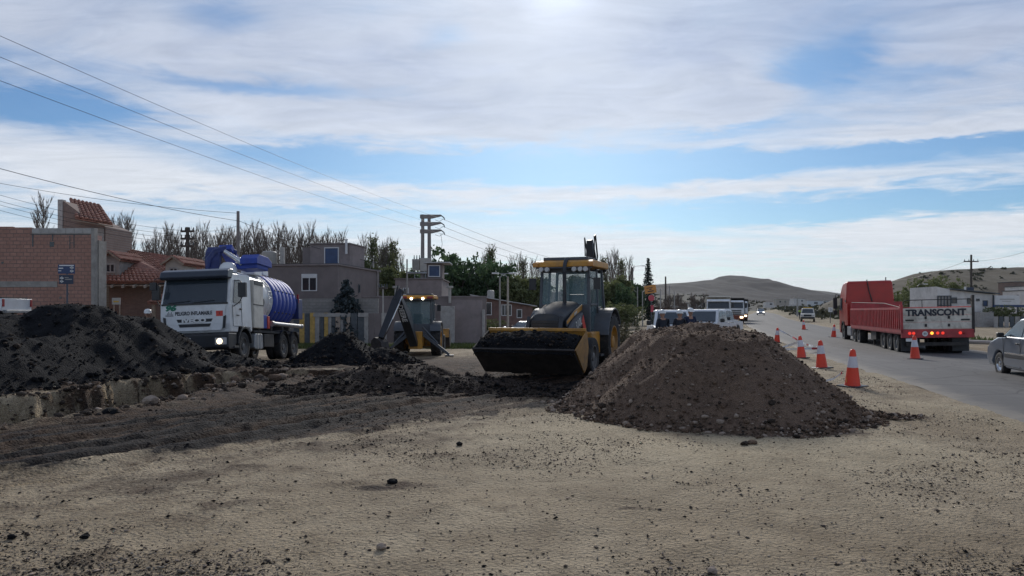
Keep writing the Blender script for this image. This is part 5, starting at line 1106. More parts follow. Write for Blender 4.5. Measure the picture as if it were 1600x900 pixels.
# ------------------------------------------------------------------ dump trucks in the queue
def dump_truck(label, loc, rz, cabm, boxm, lowm):
    t = empty('dump_truck', loc, rz, label, 'dump truck', 'dump trucks queueing on the road edge')
    pr = [(-.9, 1.0), (.95, .95), (1.05, 1.2), (1.04, 1.75), (.84, 2.52), (.70, 2.68), (-.85, 2.75), (-.92, 2.6)]
    cab = MB().prism(pr, -1.2, 1.2, w=[1 if p[1] < 1.8 else 1-.06*(p[1]-1.8) for p in pr]).build('cab', cabm, t, bevel=.06, seg=3)
    MB().slab([(1.055, -1.06, 1.80), (1.055, 1.06, 1.80), (.87, 1.02, 2.46), (.87, -1.02, 2.46)], (.012, 0, .003)).build('windshield', 'glass_dark', t)
    MB().prism([(.80, 2.48), (1.08, 2.50), (1.08, 2.56), (.78, 2.74)], -1.1, 1.1).build('sun_visor', cabm, t, bevel=.02)
    g = MB()
    for i in range(3): g.b2(1.05, 1.075, -.85, .85, 1.06+i*.2, 1.18+i*.2)
    g.build('grille', 'black_plastic', t, bevel=.01); bp = bx('bumper', lowm, t, .75, 1.16, -1.2, 1.2, .42, .98, .04)
    for s in (-1, 1):
        bx('headlight', 'lamp_warm' if s > 0 else 'lens_clear', bp, 1.15, 1.19, s*.70, s*1.05, .62, .84, .02)
        MB().box((.95, s*1.40, 2.15), (.14, .22, .5)).b2(.92, .96, s*1.15, s*1.35, 2.42, 2.46).build('mirror', 'black_plastic', t, bevel=.02)
        MB().slab([(.80, s*1.205, 1.82), (.05, s*1.205, 1.82), (.05, s*1.165, 2.42), (.62, s*1.165, 2.42)], (0, s*.008, 0)).build('door_window', 'glass_dark', t)
        wheel(t, 0, s*1.02, .50, .50, .30)
        for x in (-3.4, -4.7): wheel(t, x, s*.95, .50, .50, .5)
    bxm = MB(); bxm.b2(-5.6, -1.1, -1.22, 1.22, 1.15, 1.25); bxm.b2(-5.6, -1.1, -1.25, -1.20, 1.25, 2.85); bxm.b2(-5.6, -1.1, 1.20, 1.25, 1.25, 2.85); bxm.b2(-1.14, -1.06, -1.25, 1.25, 1.2, 3.05); bxm.b2(-5.64, -5.58, -1.25, 1.25, 1.2, 2.85); bxm.b2(-1.1, .25, -1.22, 1.22, 2.96, 3.04)
    for i in range(6):
        for s in (-1, 1): bxm.b2(-5.4+i*.8, -5.3+i*.8, s*1.25, s*1.31, 1.2, 2.8)
    bxm.build('dump_box', boxm, t, bevel=.01); MB().b2(-5.5, .8, -.4, .4, .7, 1.1).build('chassis', 'chassis', t)
mat('rust_red', (.20, .06, .035), .7, var=.2, dirt=.4)
dump_truck('white dump truck heading the queue on the left road edge', (21.2, 76, bz(21.2, 76)), R(-104), 'white_paint', 'cream_paint', 'black_plastic')
dump_truck('dump truck with a dark box second in the queue', (26.7, 89, bz(26.7, 89)), R(-106), 'white_paint', 'chassis', 'rust_red')
dump_truck('dump truck with a dark box last in the queue', (31.6, 103, bz(31.6, 103)), R(-107), 'white_paint', 'chassis', 'rust_red')
# ------------------------------------------------------------------ buildings
def prism_wall(name, m_, parent, pts, t, bevel=0): return MB().slab(pts, t).build(name, m_, parent, bevel=bevel)
def tile_roof(name, parent, eL, eR, rR, rL, m_='roof_tile', pitch=.24, course=.40, r=.10):
    """rows of half round tiles on a quad: eave left/right, ridge right/left (bilinear)"""
    eL, eR, rR, rL = map(Vector, (eL, eR, rR, rL)); P = lambda u, v: eL.lerp(eR, u).lerp(rL.lerp(rR, u), v)
    nrm = (eR-eL).cross(rL-eL).normalized(); nrm = nrm if nrm.z > 0 else -nrm
    nu = max(2, int(max((eR-eL).length, (rR-rL).length)/pitch)); nv = max(2, int((rL-eL).length/course)); b = MB()
    b.slab([eL, eR, rR, rL], nrm*-.06)
    ax = (eR-eL).normalized()
    for j in range(nv):
        for i in range(nu):
            u = (i+.5)/nu; p0 = P(u, j/nv)+nrm*(.055+random.uniform(-.012, .012)); p1 = P(u, min(1, (j+1.12)/nv))+nrm*(.02+random.uniform(-.01, .01)); s = (P(min(1, u+.5/nu), j/nv)-P(max(0, u-.5/nu), j/nv)).length*.52
            A = [p0+ax*(s*math.cos(R(a)))+nrm*(r*math.sin(R(a))) for a in (0, 50, 90, 130, 180)]; B = [p1+ax*(s*.85*math.cos(R(a)))+nrm*(r*.8*math.sin(R(a))) for a in (0, 50, 90, 130, 180)]
            b.add(A+B, [(k, k+1, 6+k, 5+k) for k in range(4)]+[(0, 1, 2, 3, 4)])
    o = b.build(name, m_, parent); o['kind'] = 'stuff'; return o
def window(parent, c, w, h, face, frame='frame_white', pane='pane_dark', bars=1, box=False, depth=.06):
    """c centre on the wall, face = outward horizontal normal; window > frame, pane"""
    n = Vector(face).normalized(); s = Vector((-n.y, n.x, 0)); c = Vector(c); up = Vector((0, 0, 1))
    def q(a0, a1, z0, z1, o0, o1, mb):
        P = [c+s*a+up*z+n*o for o in (o0, o1) for (a, z) in ((a0, z0), (a1, z0), (a1, z1), (a0, z1))]
        mb.add(P, [(3, 2, 1, 0), (4, 5, 6, 7), (0, 1, 5, 4), (1, 2, 6, 5), (2, 3, 7, 6), (3, 0, 4, 7)])
    f = MB(); t = .07
    q(-w/2, w/2, h/2-t, h/2, .004, depth, f); q(-w/2, w/2, -h/2, -h/2+t, .004, depth, f); q(-w/2, -w/2+t, -h/2+t, h/2-t, .004, depth, f); q(w/2-t, w/2, -h/2+t, h/2-t, .004, depth, f)
    for i in range(bars): a = -w/2+w*(i+1)/(bars+1); q(a-.03, a+.03, -h/2+t, h/2-t, .004, depth*.8, f)
    o = f.build('window', frame, parent); p = MB(); q(-w/2+t, w/2-t, -h/2+t, h/2-t, .003, .02, p); p.build('pane', pane, o)
    if box: k = MB(); q(-w/2, w/2, h/2, h/2+.22, .004, depth*1.3, k); k.build('roller_box', frame, o)
    return o

def brick_building():
    t = empty('brick_building', (-27, 37, .2), label='unfinished building of red hollow bricks at the left edge', cat='building'); L = lambda x, y, z: (x+27, y-37, z-.2)
    w = MB(); w.b2(-9, 5.95, 0, .2, -.6, 5.28); w.build('front_wall', 'hollow_brick', t)
    MB().b2(5.75, 5.95, .205, .95, -.6, 5.28).build('side_wall', 'hollow_brick_y', t)
    bm_ = MB(); bm_.b2(-9, 4.25, -.03, .2, 2.62, 2.92); bm_.build('floor_beam', 'concrete_dark', t, bevel=.01)
    MB().b2(5.955, 6.13, -.05, .25, -.6, 5.58).build('corner_column', 'concrete_dark', t, bevel=.01); MB().b2(5.96, 6.18, .26, .95, -.6, 5.0).build('cement_side', 'concrete_dark', t)
    p = MB().b2(-9, 2.95, .0, .2, 5.285, 5.62).build('parapet', 'hollow_brick', t)
    rb = MB().b2(2.97, 5.95, -.02, .2, 5.285, 5.32).build('ring_beam', 'concrete_dark', t)
    for i in range(7): MB().b2(2.98+i*.425, 3.395+i*.425, -.025, .195, 5.325, 5.58).build('block', 'concrete', rb, bevel=.008)
    for i in range(7): MB().b2(-4.2+i*.9, -3.4+i*.9, .0, .19, 5.625, 5.66+.06*(i % 3)).build('cap_brick', 'hollow_brick', p)
    for (x0, x1, z0, z1) in ((2.98, 3.05, 4.65, 5.27), (3.98, 4.04, 4.95, 5.27), (3.86, 4.08, 4.65, 4.90), (4.85, 4.89, 4.55, 5.2), (5.06, 5.10, 4.6, 5.25), (4.89, 5.06, 4.82, 4.86), (2.9, 5.9, 5.24, 5.275)):
        MB().b2(x0, x1, -.012, -.002, z0, z1).build('chase_shade', 'pane_dark', t)  # flat dark plates on the face stand for the shade inside slots
    for (x, z) in ((1.5, 3.85), (4.9, 3.65), (-1.3, 2.35), (-.2, 1.6), (3.5, 1.2), (4.4, 2.1), (.4, 1.0), (4.75, 2.3), (-2.5, 3.3)): MB().b2(x-.06, x+.06, -.012, -.002, z-.05, z+.05).build('putlog_shade', 'pane_dark', t)  # small dark plates in place of shaded hollows, nothing is cut
brick_building()

def chalet():
    t = empty('tiled_house', (0, 0, 0), label='house with red tiled roofs, dormers and a stair tower', cat='house')
    prism_wall('front_wall', 'small_brick', t, [(-23.0, 42.2, -.4), (-18.6, 42.2, -.4), (-18.6, 42.2, 3.35), (-23.0, 42.2, 3.35)], (0, .25, 0)); prism_wall('side_wall', 'small_brick', t, [(-18.6, 42.46, -.4), (-18.6, 49, -.4), (-18.6, 49, 3.3), (-18.6, 42.46, 3.3)], (-.25, 0, 0))
    rf = tile_roof('roof', t, (-23.5, 41.2, 3.22), (-18.3, 41.2, 3.22), (-22.9, 46.2, 5.25), (-25.6, 46.2, 5.85))
    tile_roof('hip_roof', t, (-18.3, 41.2, 3.22), (-17.9, 50, 3.22), (-22.6, 48.5, 5.2), (-22.9, 46.2, 5.25))
    MB().slab([(-23.5, 41.2, 3.02), (-18.3, 41.2, 3.02), (-18.3, 42.4, 3.45), (-23.5, 42.4, 3.45)], (0, 0, .05)).build('eave_soffit', 'timber', t)
    for i in range(8): beam((-22.9+i*.62, 41.05, 2.98), (-22.9+i*.62, 42.2, 3.34), .09, .09, .14, .14).build('rafter', 'timber_pale', t)
    beam((-23.75, 41.2, 3.25), (-22.5, 41.0, 2.9), .16, .14, .05, .05).build('barge_board', 'timber_pale', t); beam((-23.8, 41.3, 3.12), (-22.7, 40.95, 2.72), .14, .14, .05, .05).build('barge_board', 'timber_pale', t)
    # stair tower with a lean-to roof
    tw = prism_wall('stair_tower', 'small_brick', t, [(-26.1, 43.0, -.4), (-23.65, 43.0, -.4), (-23.65, 43.0, 6.55), (-24.75, 43.0, 7.05), (-26.1, 43.0, 8.05)], (0, 3.0, 0))
    MB().b2(-26.40, -26.12, 42.95, 43.3, -.4, 8.12).build('tower_fin', 'concrete', tw); MB().b2(-24.7, -23.7, 42.90, 42.96, 4.2, 6.45).build('tower_recess', 'concrete_dark', tw)
    tile_roof('tower_roof', t, (-25.1, 42.5, 6.98), (-23.0, 42.6, 6.62), (-25.4, 45.6, 8.15), (-27.2, 45.4, 8.55), course=.36)
    beam((-25.25, 42.35, 6.86), (-23.0, 42.55, 6.5), .12, .12, .06, .06).build('tower_fascia', 'timber', t)
    # dormers
    def dormer(x, y, z, w, h, ridge_to, m_='concrete_dark'):
        f = prism_wall('dormer', m_, t, [(x-w/2, y, z-.9), (x+w/2, y, z-.9), (x+w/2, y, z+h), (x, y, z+h+.38*w), (x-w/2, y, z+h)], (0, 1.9, 0))
        for s in (-1, 1): 
            e0 = (x+s*(w/2+.18), y-.22, z+h-.06); e1 = (x+s*(w/2+.18), ridge_to, z+h-.06); r1 = (x, ridge_to, z+h+.38*w+.05); r0 = (x, y-.22, z+h+.38*w+.05)
            tile_roof('dormer_roof', f, *((e0, e1, r1, r0)), pitch=.22, course=.34)
            beam((e0[0], e0[1]-.02, e0[2]-.03), (r0[0], r0[1]-.02, r0[2]-.03), .05, .05, .10, .10).build('barge_board', 'timber', f)
        window(f, (x, y, z+.12), w*.55, h*.85, (0, -1, 0), 'plank_grey' if w < 1.2 else 'timber', bars=1); return f
    dormer(-22.75, 41.9, 3.95, 1.0, .62, 44.8); dormer(-19.35, 42.3, 3.75, .95, .60, 46.0, 'wall_cream')
    tile_roof('porch_roof', t, (-19.6, 39.7, 2.05), (-17.6, 39.7, 2.05), (-17.6, 41.9, 2.95), (-19.0, 41.9, 2.95)); [MB().b2(a, a+.15, 39.8, 39.95, -.3, 2.02).build('porch_post', 'timber', t) for a in (-19.4, -17.8)]
chalet()

def plum_house():
    c, ux, uy = Vector((-12.25, 52, 0)), Vector((-.989, .146, 0)), Vector((.146, .989, 0))
    t = empty('plum_house', (-12.25, 52, 0), label='flat roofed plum grey house with a small upper room', cat='house'); V = lambda a, b, z: tuple((ux*a+uy*b)+Vector((0, 0, z)))
    def blk(name, m_, a0, a1, b0, b1, z0, z1, par=t): return MB().slab([V(a0, b0, z0), V(a1, b0, z0), V(a1, b1, z0), V(a0, b1, z0)], (0, 0, z1-z0)).build(name, m_, par)
    blk('wall', 'wall_plum', 0, 8, 0, 9, -.6, 4.85); blk('coping', 'wall_plum_light', -.12, 8.1, -.12, 9.1, 4.86, 4.97); blk('coping_edge', 'plank_slate', -.14, 8.12, -.14, 9.12, 4.975, 5.0)
    up = blk('upper_room', 'wall_plum_light', .35, 3.45, 3.2, 6.4, 5.0, 6.65); blk('upper_coping', 'wall_plum', .28, 3.52, 3.1, 6.5, 6.655, 6.74); blk('upper_wing', 'wall_plum', 3.46, 4.1, 3.3, 6.4, 5.0, 6.45)
    n = -uy
    window(up, V(1.75, 3.195, 5.75), 1.15, 1.35, n, pane='blue_sheet', bars=0); window(t, V(2.1, -.003, 3.55), 1.15, 1.0, n, bars=1, box=True)
    f2 = -ux; window(t, V(-.003, 4.2, 3.35), .35, .65, f2, frame='plank_slate', bars=0)
    MB().cyl(V(.55, 3.05, 5.9), V(.55, 3.05, 6.95), .09, n=10).cyl(V(.55, 3.05, 6.95), V(.55, 3.05, 7.0), .13, n=10).build('flue', 'frame_white', t, smooth='auto')
    MB().cyl(V(-.06, 8.4, -.5), V(-.06, 8.4, 4.9), .05, n=8).build('downpipe', 'plank_grey', t, smooth='auto'); MB().cyl(V(5.6, -.06, 2.2), V(5.6, -.06, 4.8), .045, n=8).build('downpipe', 'plank_grey', t, smooth='auto')
    MB().lathe([(.001, .0), (.16, .03), (.28, .10), (.30, .12)], V(-.25, 6.5, 5.35), 'x', 16).cyl(V(-.1, 6.5, 4.95), V(-.2, 6.5, 5.35), .025, n=6).build('dish_antenna', 'tank_pvc', t, smooth='auto')
    MB().box(V(3.6, -.1, 3.0), (.18, .16, .24)).build('wall_lamp', 'frame_white', t, bevel=.03)
plum_house()
def plain_house(name, label, x0, x1, y0, y1, z0, z1, m_, wins=(), cat='house', roof='roof_metal', slope=0.0, over=.25, extra=None):
    t = empty(name, ((x0+x1)/2, y0, z0), label=label, cat=cat); cx = (x0+x1)/2
    w = MB(); w.slab([(x0-cx, 0, -.5), (x1-cx, 0, -.5), (x1-cx, 0, z1-z0-slope), (x0-cx, 0, z1-z0)], (0, y1-y0, 0)); w.build('wall', m_, t)
    MB().slab([(x0-cx-over, -over, z1-z0+.01), (x1-cx+over, -over, z1-z0-slope+.01), (x1-cx+over, y1-y0+over, z1-z0-slope+.01), (x0-cx-over, y1-y0+over, z1-z0+.01)], (0, 0, .09)).build('roof', roof, t)
    for (wx, wz, ww, wh, bars) in wins: window(t, (wx-cx, -.003, wz-z0), ww, wh, (0, -1, 0), bars=bars)
    return t
h2 = plain_house('grey_house', 'plum grey house behind the transformer poles with a blue upper window', -9.8, -5.9, 62, 69, -.5, 4.3, 'wall_plum_light', [(-8.9, 3.3, .5, .6, 0)], roof='wall_plum', over=.1)
b_ = MB().b2(.6, 1.9, .8, 3.0, 4.9, 6.2).build('upper_room', 'wall_plum', h2); window(h2, (1.25, .79, 5.55), 1.0, 1.0, (0, -1, 0), pane='blue_sheet', bars=0); MB().b2(.4, 2.6, .3, 3.2, 6.21, 6.30).build('upper_roof', 'roof_metal', h2)
h3 = plain_house('brown_house', 'low dark brown house with a sloping pale metal roof', -3.8, 2.1, 75, 82, -.75, 3.25, 'wall_brown', [(-.55, 1.75, 1.05, 1.15, 2), (.75, 1.4, .55, .9, 0), (-2.6, 1.9, 1.1, 1.3, 0)], slope=1.15, over=.45)
MB().lathe([(.001, 1.05), (.28, 1.0), (.38, .92), (.38, .06), (.36, 0)], (-1.4, 3.4, 3.6), 'z', 18).build('roof_tank', 'tank_pvc', h3, smooth='auto')
for px_, d_ in ((768, 77),): pass
wt = empty('water_tank', (at(421, 395, 62).x, 62, 0), label='round water tank on a concrete stand above the plum house', cat='water tank')
MB().lathe([(.001, 1.5), (.5, 1.45), (.62, 1.35), (.62, .05), (.60, 0)], (0, 0, 5.2), 'z', 20).build('tank', 'tank_pvc', wt, smooth='auto'); MB().b2(-.9, .8, -.7, .7, 5.05, 5.19).b2(.95, 1.25, -.2, .2, -.5, 7.0).build('stand', 'concrete', wt); MB().lathe([(.001, 1.2), (.4, 1.15), (.5, 1.0), (.5, 0)], (-1.2, .3, 5.2), 'z', 16).build('dark_tank', 'plank_slate', wt, smooth='auto')
MB().b2(-1.7, -.75, -.5, .7, 5.05, 5.19).build('shelf', 'concrete', wt); MB().b2(-1.5, 1.2, -.3, .3, -.5, 5.04).build('stand_wall', 'block_wall', wt)

# boundary walls and the plank fence
tag(MB().b2(-16.5, -8.6, 47.5, 47.75, -.7, 2.45).build('boundary_wall', 'cement_block'), 'grey cement block wall behind the plank fence', 'wall')
bw = empty('boundary_wall', (-6, 52, 0), label='long plum rendered wall running from the conifer to the brown house', cat='wall'); MB().b2(-4.6, 4.2, 0, .25, -.9, 2.62).build('wall', 'wall_plum', bw); MB().b2(-4.65, 4.25, -.05, .3, 2.625, 2.70).build('coping', 'wall_plum_light', bw)
for px_ in (619, 703):
    p_ = at(px_, 470, 51.8); MB().cyl((p_.x+6, -.3, 2.2), (p_.x+6, -.3, 3.25), .10, n=10).cyl((p_.x+6, -.3, 3.25), (p_.x+6, -.3, 3.4), .24, n=12).build('chimney_pot', 'tank_pvc', bw, smooth='auto')
tag(MB().b2(-4.55, -3.65, 47.0, 47.2, -.7, 1.95).build('gate_panel', 'plank_grey', bevel=.02), 'pale grey upright slab standing before the plum wall', 'panel')
cw = empty('corner_wall', (-3.0, 48.0, 0), label='plum rendered wall with a gate pillar beside the standing man', cat='wall'); MB().b2(-.9, 1.05, 0, .25, -.8, 2.35).build('wall', 'wall_plum_light', cw); MB().b2(1.06, 1.24, -.1, .25, -.8, 1.75).build('pillar', 'plank_grey', cw)
fence = empty('plank_fence', (-11, 46, 0), label='fence of upright yellow, slate and grey planks before the plum house', cat='fence')
PL = [(459, 467.5, 'plank_slate'), (468, 475.5, 'plank_yellow'), (476.7, 484, 'plank_slate'), (484.5, 492, 'plank_yellow'), (492.4, 499, 'plank_grey'), (500.5, 506, 'plank_slate'), (506.7, 512.6, 'plank_yellow'), (513, 517.8, 'plank_grey'), (518.2, 524, 'plank_slate'), (524.5, 531.6, 'plank_beige'), (532, 536.4, 'plank_grey'), (536.7, 540.3, 'plank_slate'), (540.6, 547, 'plank_beige'), (548, 558, 'plank_slate'), (559, 568.7, 'plank_slate'), (569, 575.5, 'plank_grey'), (576, 585, 'wall_plum'), (585.5, 594, 'wall_plum'), (596, 604, 'plank_grey')]
for i, (a, b, m_) in enumerate(PL):
    x0, x1 = (a-800)/FPX*46+11, (b-800)/FPX*46+11; MB().b2(x0, x1, -.03+.012*(i % 3), .02+.012*(i % 3), -.55+.02*(i % 2), 1.50+.03*(i % 3 == 0)).build('plank', m_, fence, bevel=.006, seg=1)
rl_ = MB(); rl_.b2((490-800)/FPX*46+11, (548-800)/FPX*46+11, -.07, -.035, 1.28, 1.50); rl_.b2((560-800)/FPX*46+11, (576-800)/FPX*46+11, -.07, -.035, 1.28, 1.52); rl_.build('rail', 'plank_grey', fence)
MB().b2((462-800)/FPX*46+11, (604-800)/FPX*46+11, .06, .10, .2, .3).build('rail', 'plank_slate', fence)

# right hand buildings
def right_building():
    t = empty('workshop', (48, 75, .1), label='white workshop with barred panels and a billboard on the right', cat='building'); X = lambda px: (px-800)/FPX*75-48
    MB().slab([(X(1463), 0, -.4), (X(1484), 0, -.4), (X(1484), 0, 3.75), (X(1463), 0, 4.05)], (0, 5, 0)).build('tall_wall', 'wall_white', t)
    MB().slab([(X(1484.2), .3, -.4), (X(1556), .3, -.4), (X(1556), .3, 3.25), (X(1484.2), .3, 3.75)], (0, 6, 0)).build('wall', 'wall_white', t)
    MB().slab([(X(1484.2), -.1, 3.78), (X(1562), -.1, 3.28), (X(1562), 6.4, 3.28), (X(1484.2), 6.4, 3.78)], (0, 0, .10)).build('roof', 'plank_slate', t)
    g = MB()
    for px in (1465, 1470, 1475, 1480, 1485): g.b2(X(px)-.05, X(px)+.05, -.10, -.02, .2, 3.1)
    for z in (.2, 1.2, 2.1, 3.05): g.b2(X(1464), X(1486), -.12, -.03, z, z+.08)
    g.build('barred_gate', 'plank_slate', t); MB().b2(X(1465), X(1485), -.02, -.005, .2, 3.1).build('gate_sheet', 'plank_grey', t)
    for px, z, w, h, pn in ((1493.5, 2.65, .55, .6, 'pane_dark'), (1517, 2.6, .45, .6, 'pane_dark'), (1515, 1.75, .35, .4, 'pane_dark'), (1530.5, 2.7, .35, .25, 'pane_dark'), (1542, 2.35, .5, .6, 'blue_sheet')): window(t, (X(px), .297, z), w, h, (0, -1, 0), frame='plank_slate', pane=pn, bars=0)
    bb = MB().b2(X(1552), X(1590), -.3, -.15, 2.2, 3.15).build('billboard', 'frame_white', t); MB().b2(X(1550), X(1597), -.34, -.1, 1.95, 2.19).build('blue_band', 'sign_blue', t); text('billboard_lettering', 'SERVICIOS', .30, 'letter_dark', bb, (X(1571), -.31, 2.66), (1, 0, 0), (0, 0, 1)) if False else MB().b2(X(1559), X(1582), -.312, -.302, 2.72, 2.80).b2(X(1563), X(1577), -.312, -.302, 2.52, 2.58).build('billboard_lettering', 'plank_grey', bb)
    for px in (1552, 1590): MB().b2(X(px)-.06, X(px)+.06, -.1, .05, -.3, 3.2).build('billboard_post', 'plank_slate', t)
    MB().slab([(X(1512), -1.2, 1.15), (X(1534), -1.2, 1.15), (X(1534), .2, 1.45), (X(1512), .2, 1.45)], (0, 0, .06)).build('awning', 'roof_metal', t)
right_building()
tag(MB().b2(0, 1.25, 0, 1.2, -.4, 1.45).build('grey_shed', 'plank_grey', loc=((1532-800)/FPX*70, 70, .1)), 'small plain grey box shed before the workshop', 'shed')
fr_ = empty('panel_fence', (at(1553, 490, 69).x, 69, .1), label='low fence of concrete panels at the right edge', cat='fence')
for i in range(9): MB().b2(i*.50, i*.50+.40, 0, .06, -.3, 1.05).build('panel', 'plank_grey' if i % 2 == 0 else 'plank_slate', fr_)
for (px, pw, d, z0, z1, m_, lb) in ((1585, 22, 120, 3.4, 6.4, 'small_brick', 'brick hut on the slope at the far right'), (1596, 12, 118, 3.4, 5.6, 'wall_white', 'white hut on the slope at the right edge'), (1600, 30, 92, .1, 4.2, 'wall_white', 'tall white wall cut off by the right edge')):
    x = (px-800)/FPX*d; plain_house('hut', lb, x, x+pw/FPX*d, d, d+4, z0, z1, m_, [(x+pw/FPX*d*.5, (z0+z1)/2+.3, pw/FPX*d*.3, .6, 0)], roof='plank_slate', over=.1)
# small far houses
for k, (px, d, w, h, m_, lb) in enumerate(((1046, 150, 6, 3.0, 'wall_cream', 'far cream hut among bare trees left of the dump trucks'), (1062, 165, 5, 3.6, 'small_brick', 'far brick hut among bare trees left of the dump trucks'), (1084, 140, 6, 3.0, 'wall_white', 'far white hut just left of the dump trucks'),
        (1020, 130, 5, 2.8, 'wall_brown', 'far brown hut below the tilted orange sign'), (1231, 620, 16, 4.5, 'wall_white', 'long white shed far away under the ridge'), (1262, 700, 26, 5, 'frame_white', 'white roofed shed far away beyond the flagger'), (1213, 520, 9, 4, 'wall_cream', 'far cream house left of the tall pale pole'), (1196, 560, 14, 4, 'wall_white', 'far white house where the road vanishes'), (1240, 430, 7, 3.4, 'wall_white', 'far white hut beside the tall pale pole'))):
    x = (px-800)/FPX*d; z = bz(x, d) + (3 if d > 300 else 0); plain_house('far_house', lb, x, x+w, d, d+5, z, z+h, m_, [(x+w*.3, z+h*.55, w*.14, h*.3, 0), (x+w*.7, z+h*.55, w*.14, h*.3, 0)], roof=('roof_metal' if k % 2 == 0 else 'wall_brown'), slope=.4)

# ------------------------------------------------------------------ poles, wires, signs
def pole(name, label, px, top, d, m_='backlit_concrete', r=.13, arms=(), lamp=None, group='utility poles', lean=0.0, cat='utility pole', base=None):
    x = (px-800)/FPX*d; z0 = bz(x, d) if base is None else base; zt = CAM_H+(HOR-top)/FPX*d; h = zt-z0
    t = empty(name, (x, d, z0), label=label, cat=cat, group=group)
    MB().cyl((0, 0, -.3), (lean, 0, h), r, r*.62, n=10).build('shaft', m_, t, smooth='auto')
    for (zz, w, off) in arms:
        a = MB(); a.b2(lean*zz/h-w/2+off, lean*zz/h+w/2+off, -.06, .06, h-zz-.06, h-zz+.06); ar = a.build('crossarm', 'wood_pole', t)
        for k in (-.46, -.16, .16, .46): MB().cyl((lean+k*w+off, 0, h-zz+.06), (lean+k*w+off, 0, h-zz+.24), .045, .03, n=8).build('insulator', 'plank_slate', ar)
    if lamp: 
        s = lamp; MB().tube([(0, 0, h-.1), (s*.5, 0, h+.22), (s*1.2, 0, h+.28)], .035, 6).build('lamp_arm', 'steel', t); MB().box((s*1.5, 0, h+.27), (.62, .22, .12)).build('lamp_head', 'frame_white', t, bevel=.03)
    return t
pole('utility_pole', 'tall pale concrete pole right behind the tanker', 372, 330, 52, r=.17)
pole('utility_pole', 'dark wooden pole with short crossarms left of the tanker', 293, 355, 45, 'wood_pole', .16, arms=((.25, .8, 0), (.7, .8, 0), (1.15, .8, 0)))
pole('utility_pole', 'thin pale pole with insulators left of the digging arm', 598.5, 447, 44, 'concrete', .06, arms=((.12, .5, 0),))
pole('utility_pole', 'thin grey pole between the plum houses', 636, 405, 58, 'concrete_dark', .09)
pole('utility_pole', 'grey pole standing left of the brown house window', 781, 432, 62, 'concrete_dark', .10, lamp=.7); pole('utility_pole', 'pale pole standing across the brown house window', 793.5, 432, 63, 'timber_pale', .12, lamp=-.7)
pole('utility_pole', 'tall pale concrete pole left of the tilted orange sign', 988, 418, 120, 'concrete', .26, lamp=1.2)
pole('utility_pole', 'wooden pole rising above the ridge right of the orange sign', 1040, 432, 150, 'wood_pole', .24)
for k, (px, tp, d) in enumerate(((1032, 452, 95), (1046, 446, 130), (1053.5, 455, 110), (1062, 461, 140), (996, 448, 100), (1004, 456, 105))): pole('utility_pole', ['thin pole close right of the orange sign', 'thin pole with cross bar above the white pickup', 'short thin pole above the white pickup', 'short pole between the pickup and the first dump truck', 'thin pole left of the dark conifer', 'thin pole in front of the dark conifer'][k], px, tp, d, 'concrete', .11, group='thin poles in the distance')
pole('utility_pole', 'tall pale pole behind the flagger', 1246, 463, 150, 'concrete', .22); pole('utility_pole', 'small pole on the brow left of the red cab', 1287, 466, 300, 'concrete', .2)
pole('utility_pole', 'thin pole far left of the flagger', 1227, 468, 260, 'concrete_dark', .2)
pole('utility_pole', 'dark wooden pole with one crossarm right of the flatbed', 1517.5, 398, 82, 'wood_pole', .16, arms=((.75, 1.6, 0),), lean=-.0)
pole('utility_pole', 'distant pole with one crossarm just above the red cab', 1384, 433, 190, 'wood_pole', .2, arms=((1.0, 2.6, 0),))
pole('street_lamp', 'street lamp on a dark post above the flatbed', 1432, 447, 100, 'wood_pole', .14, lamp=.8, group='street lamps', cat='street lamp'); pole('street_lamp', 'street lamp on a pale post above the flatbed boards', 1454, 454, 88, 'concrete', .10, lamp=-.8, group='street lamps', cat='street lamp')
pole('street_lamp', 'thin street lamp behind the tanker cab', 317, 402, 60, 'concrete', .07, lamp=.8, group='street lamps', cat='street lamp')
mb_ = empty('meter_board', (at(1515, 455, 81.7).x, 81.7, 0), label='dark blue notice board fixed on the wooden pole by the workshop', cat='sign'); MB().b2(-.35, .45, -.04, .04, 3.6, 4.3).build('board', 'sign_navy', mb_); MB().b2(-.6, -.4, -.05, .05, 3.5, 4.35).build('side_panel', 'frame_white', mb_)

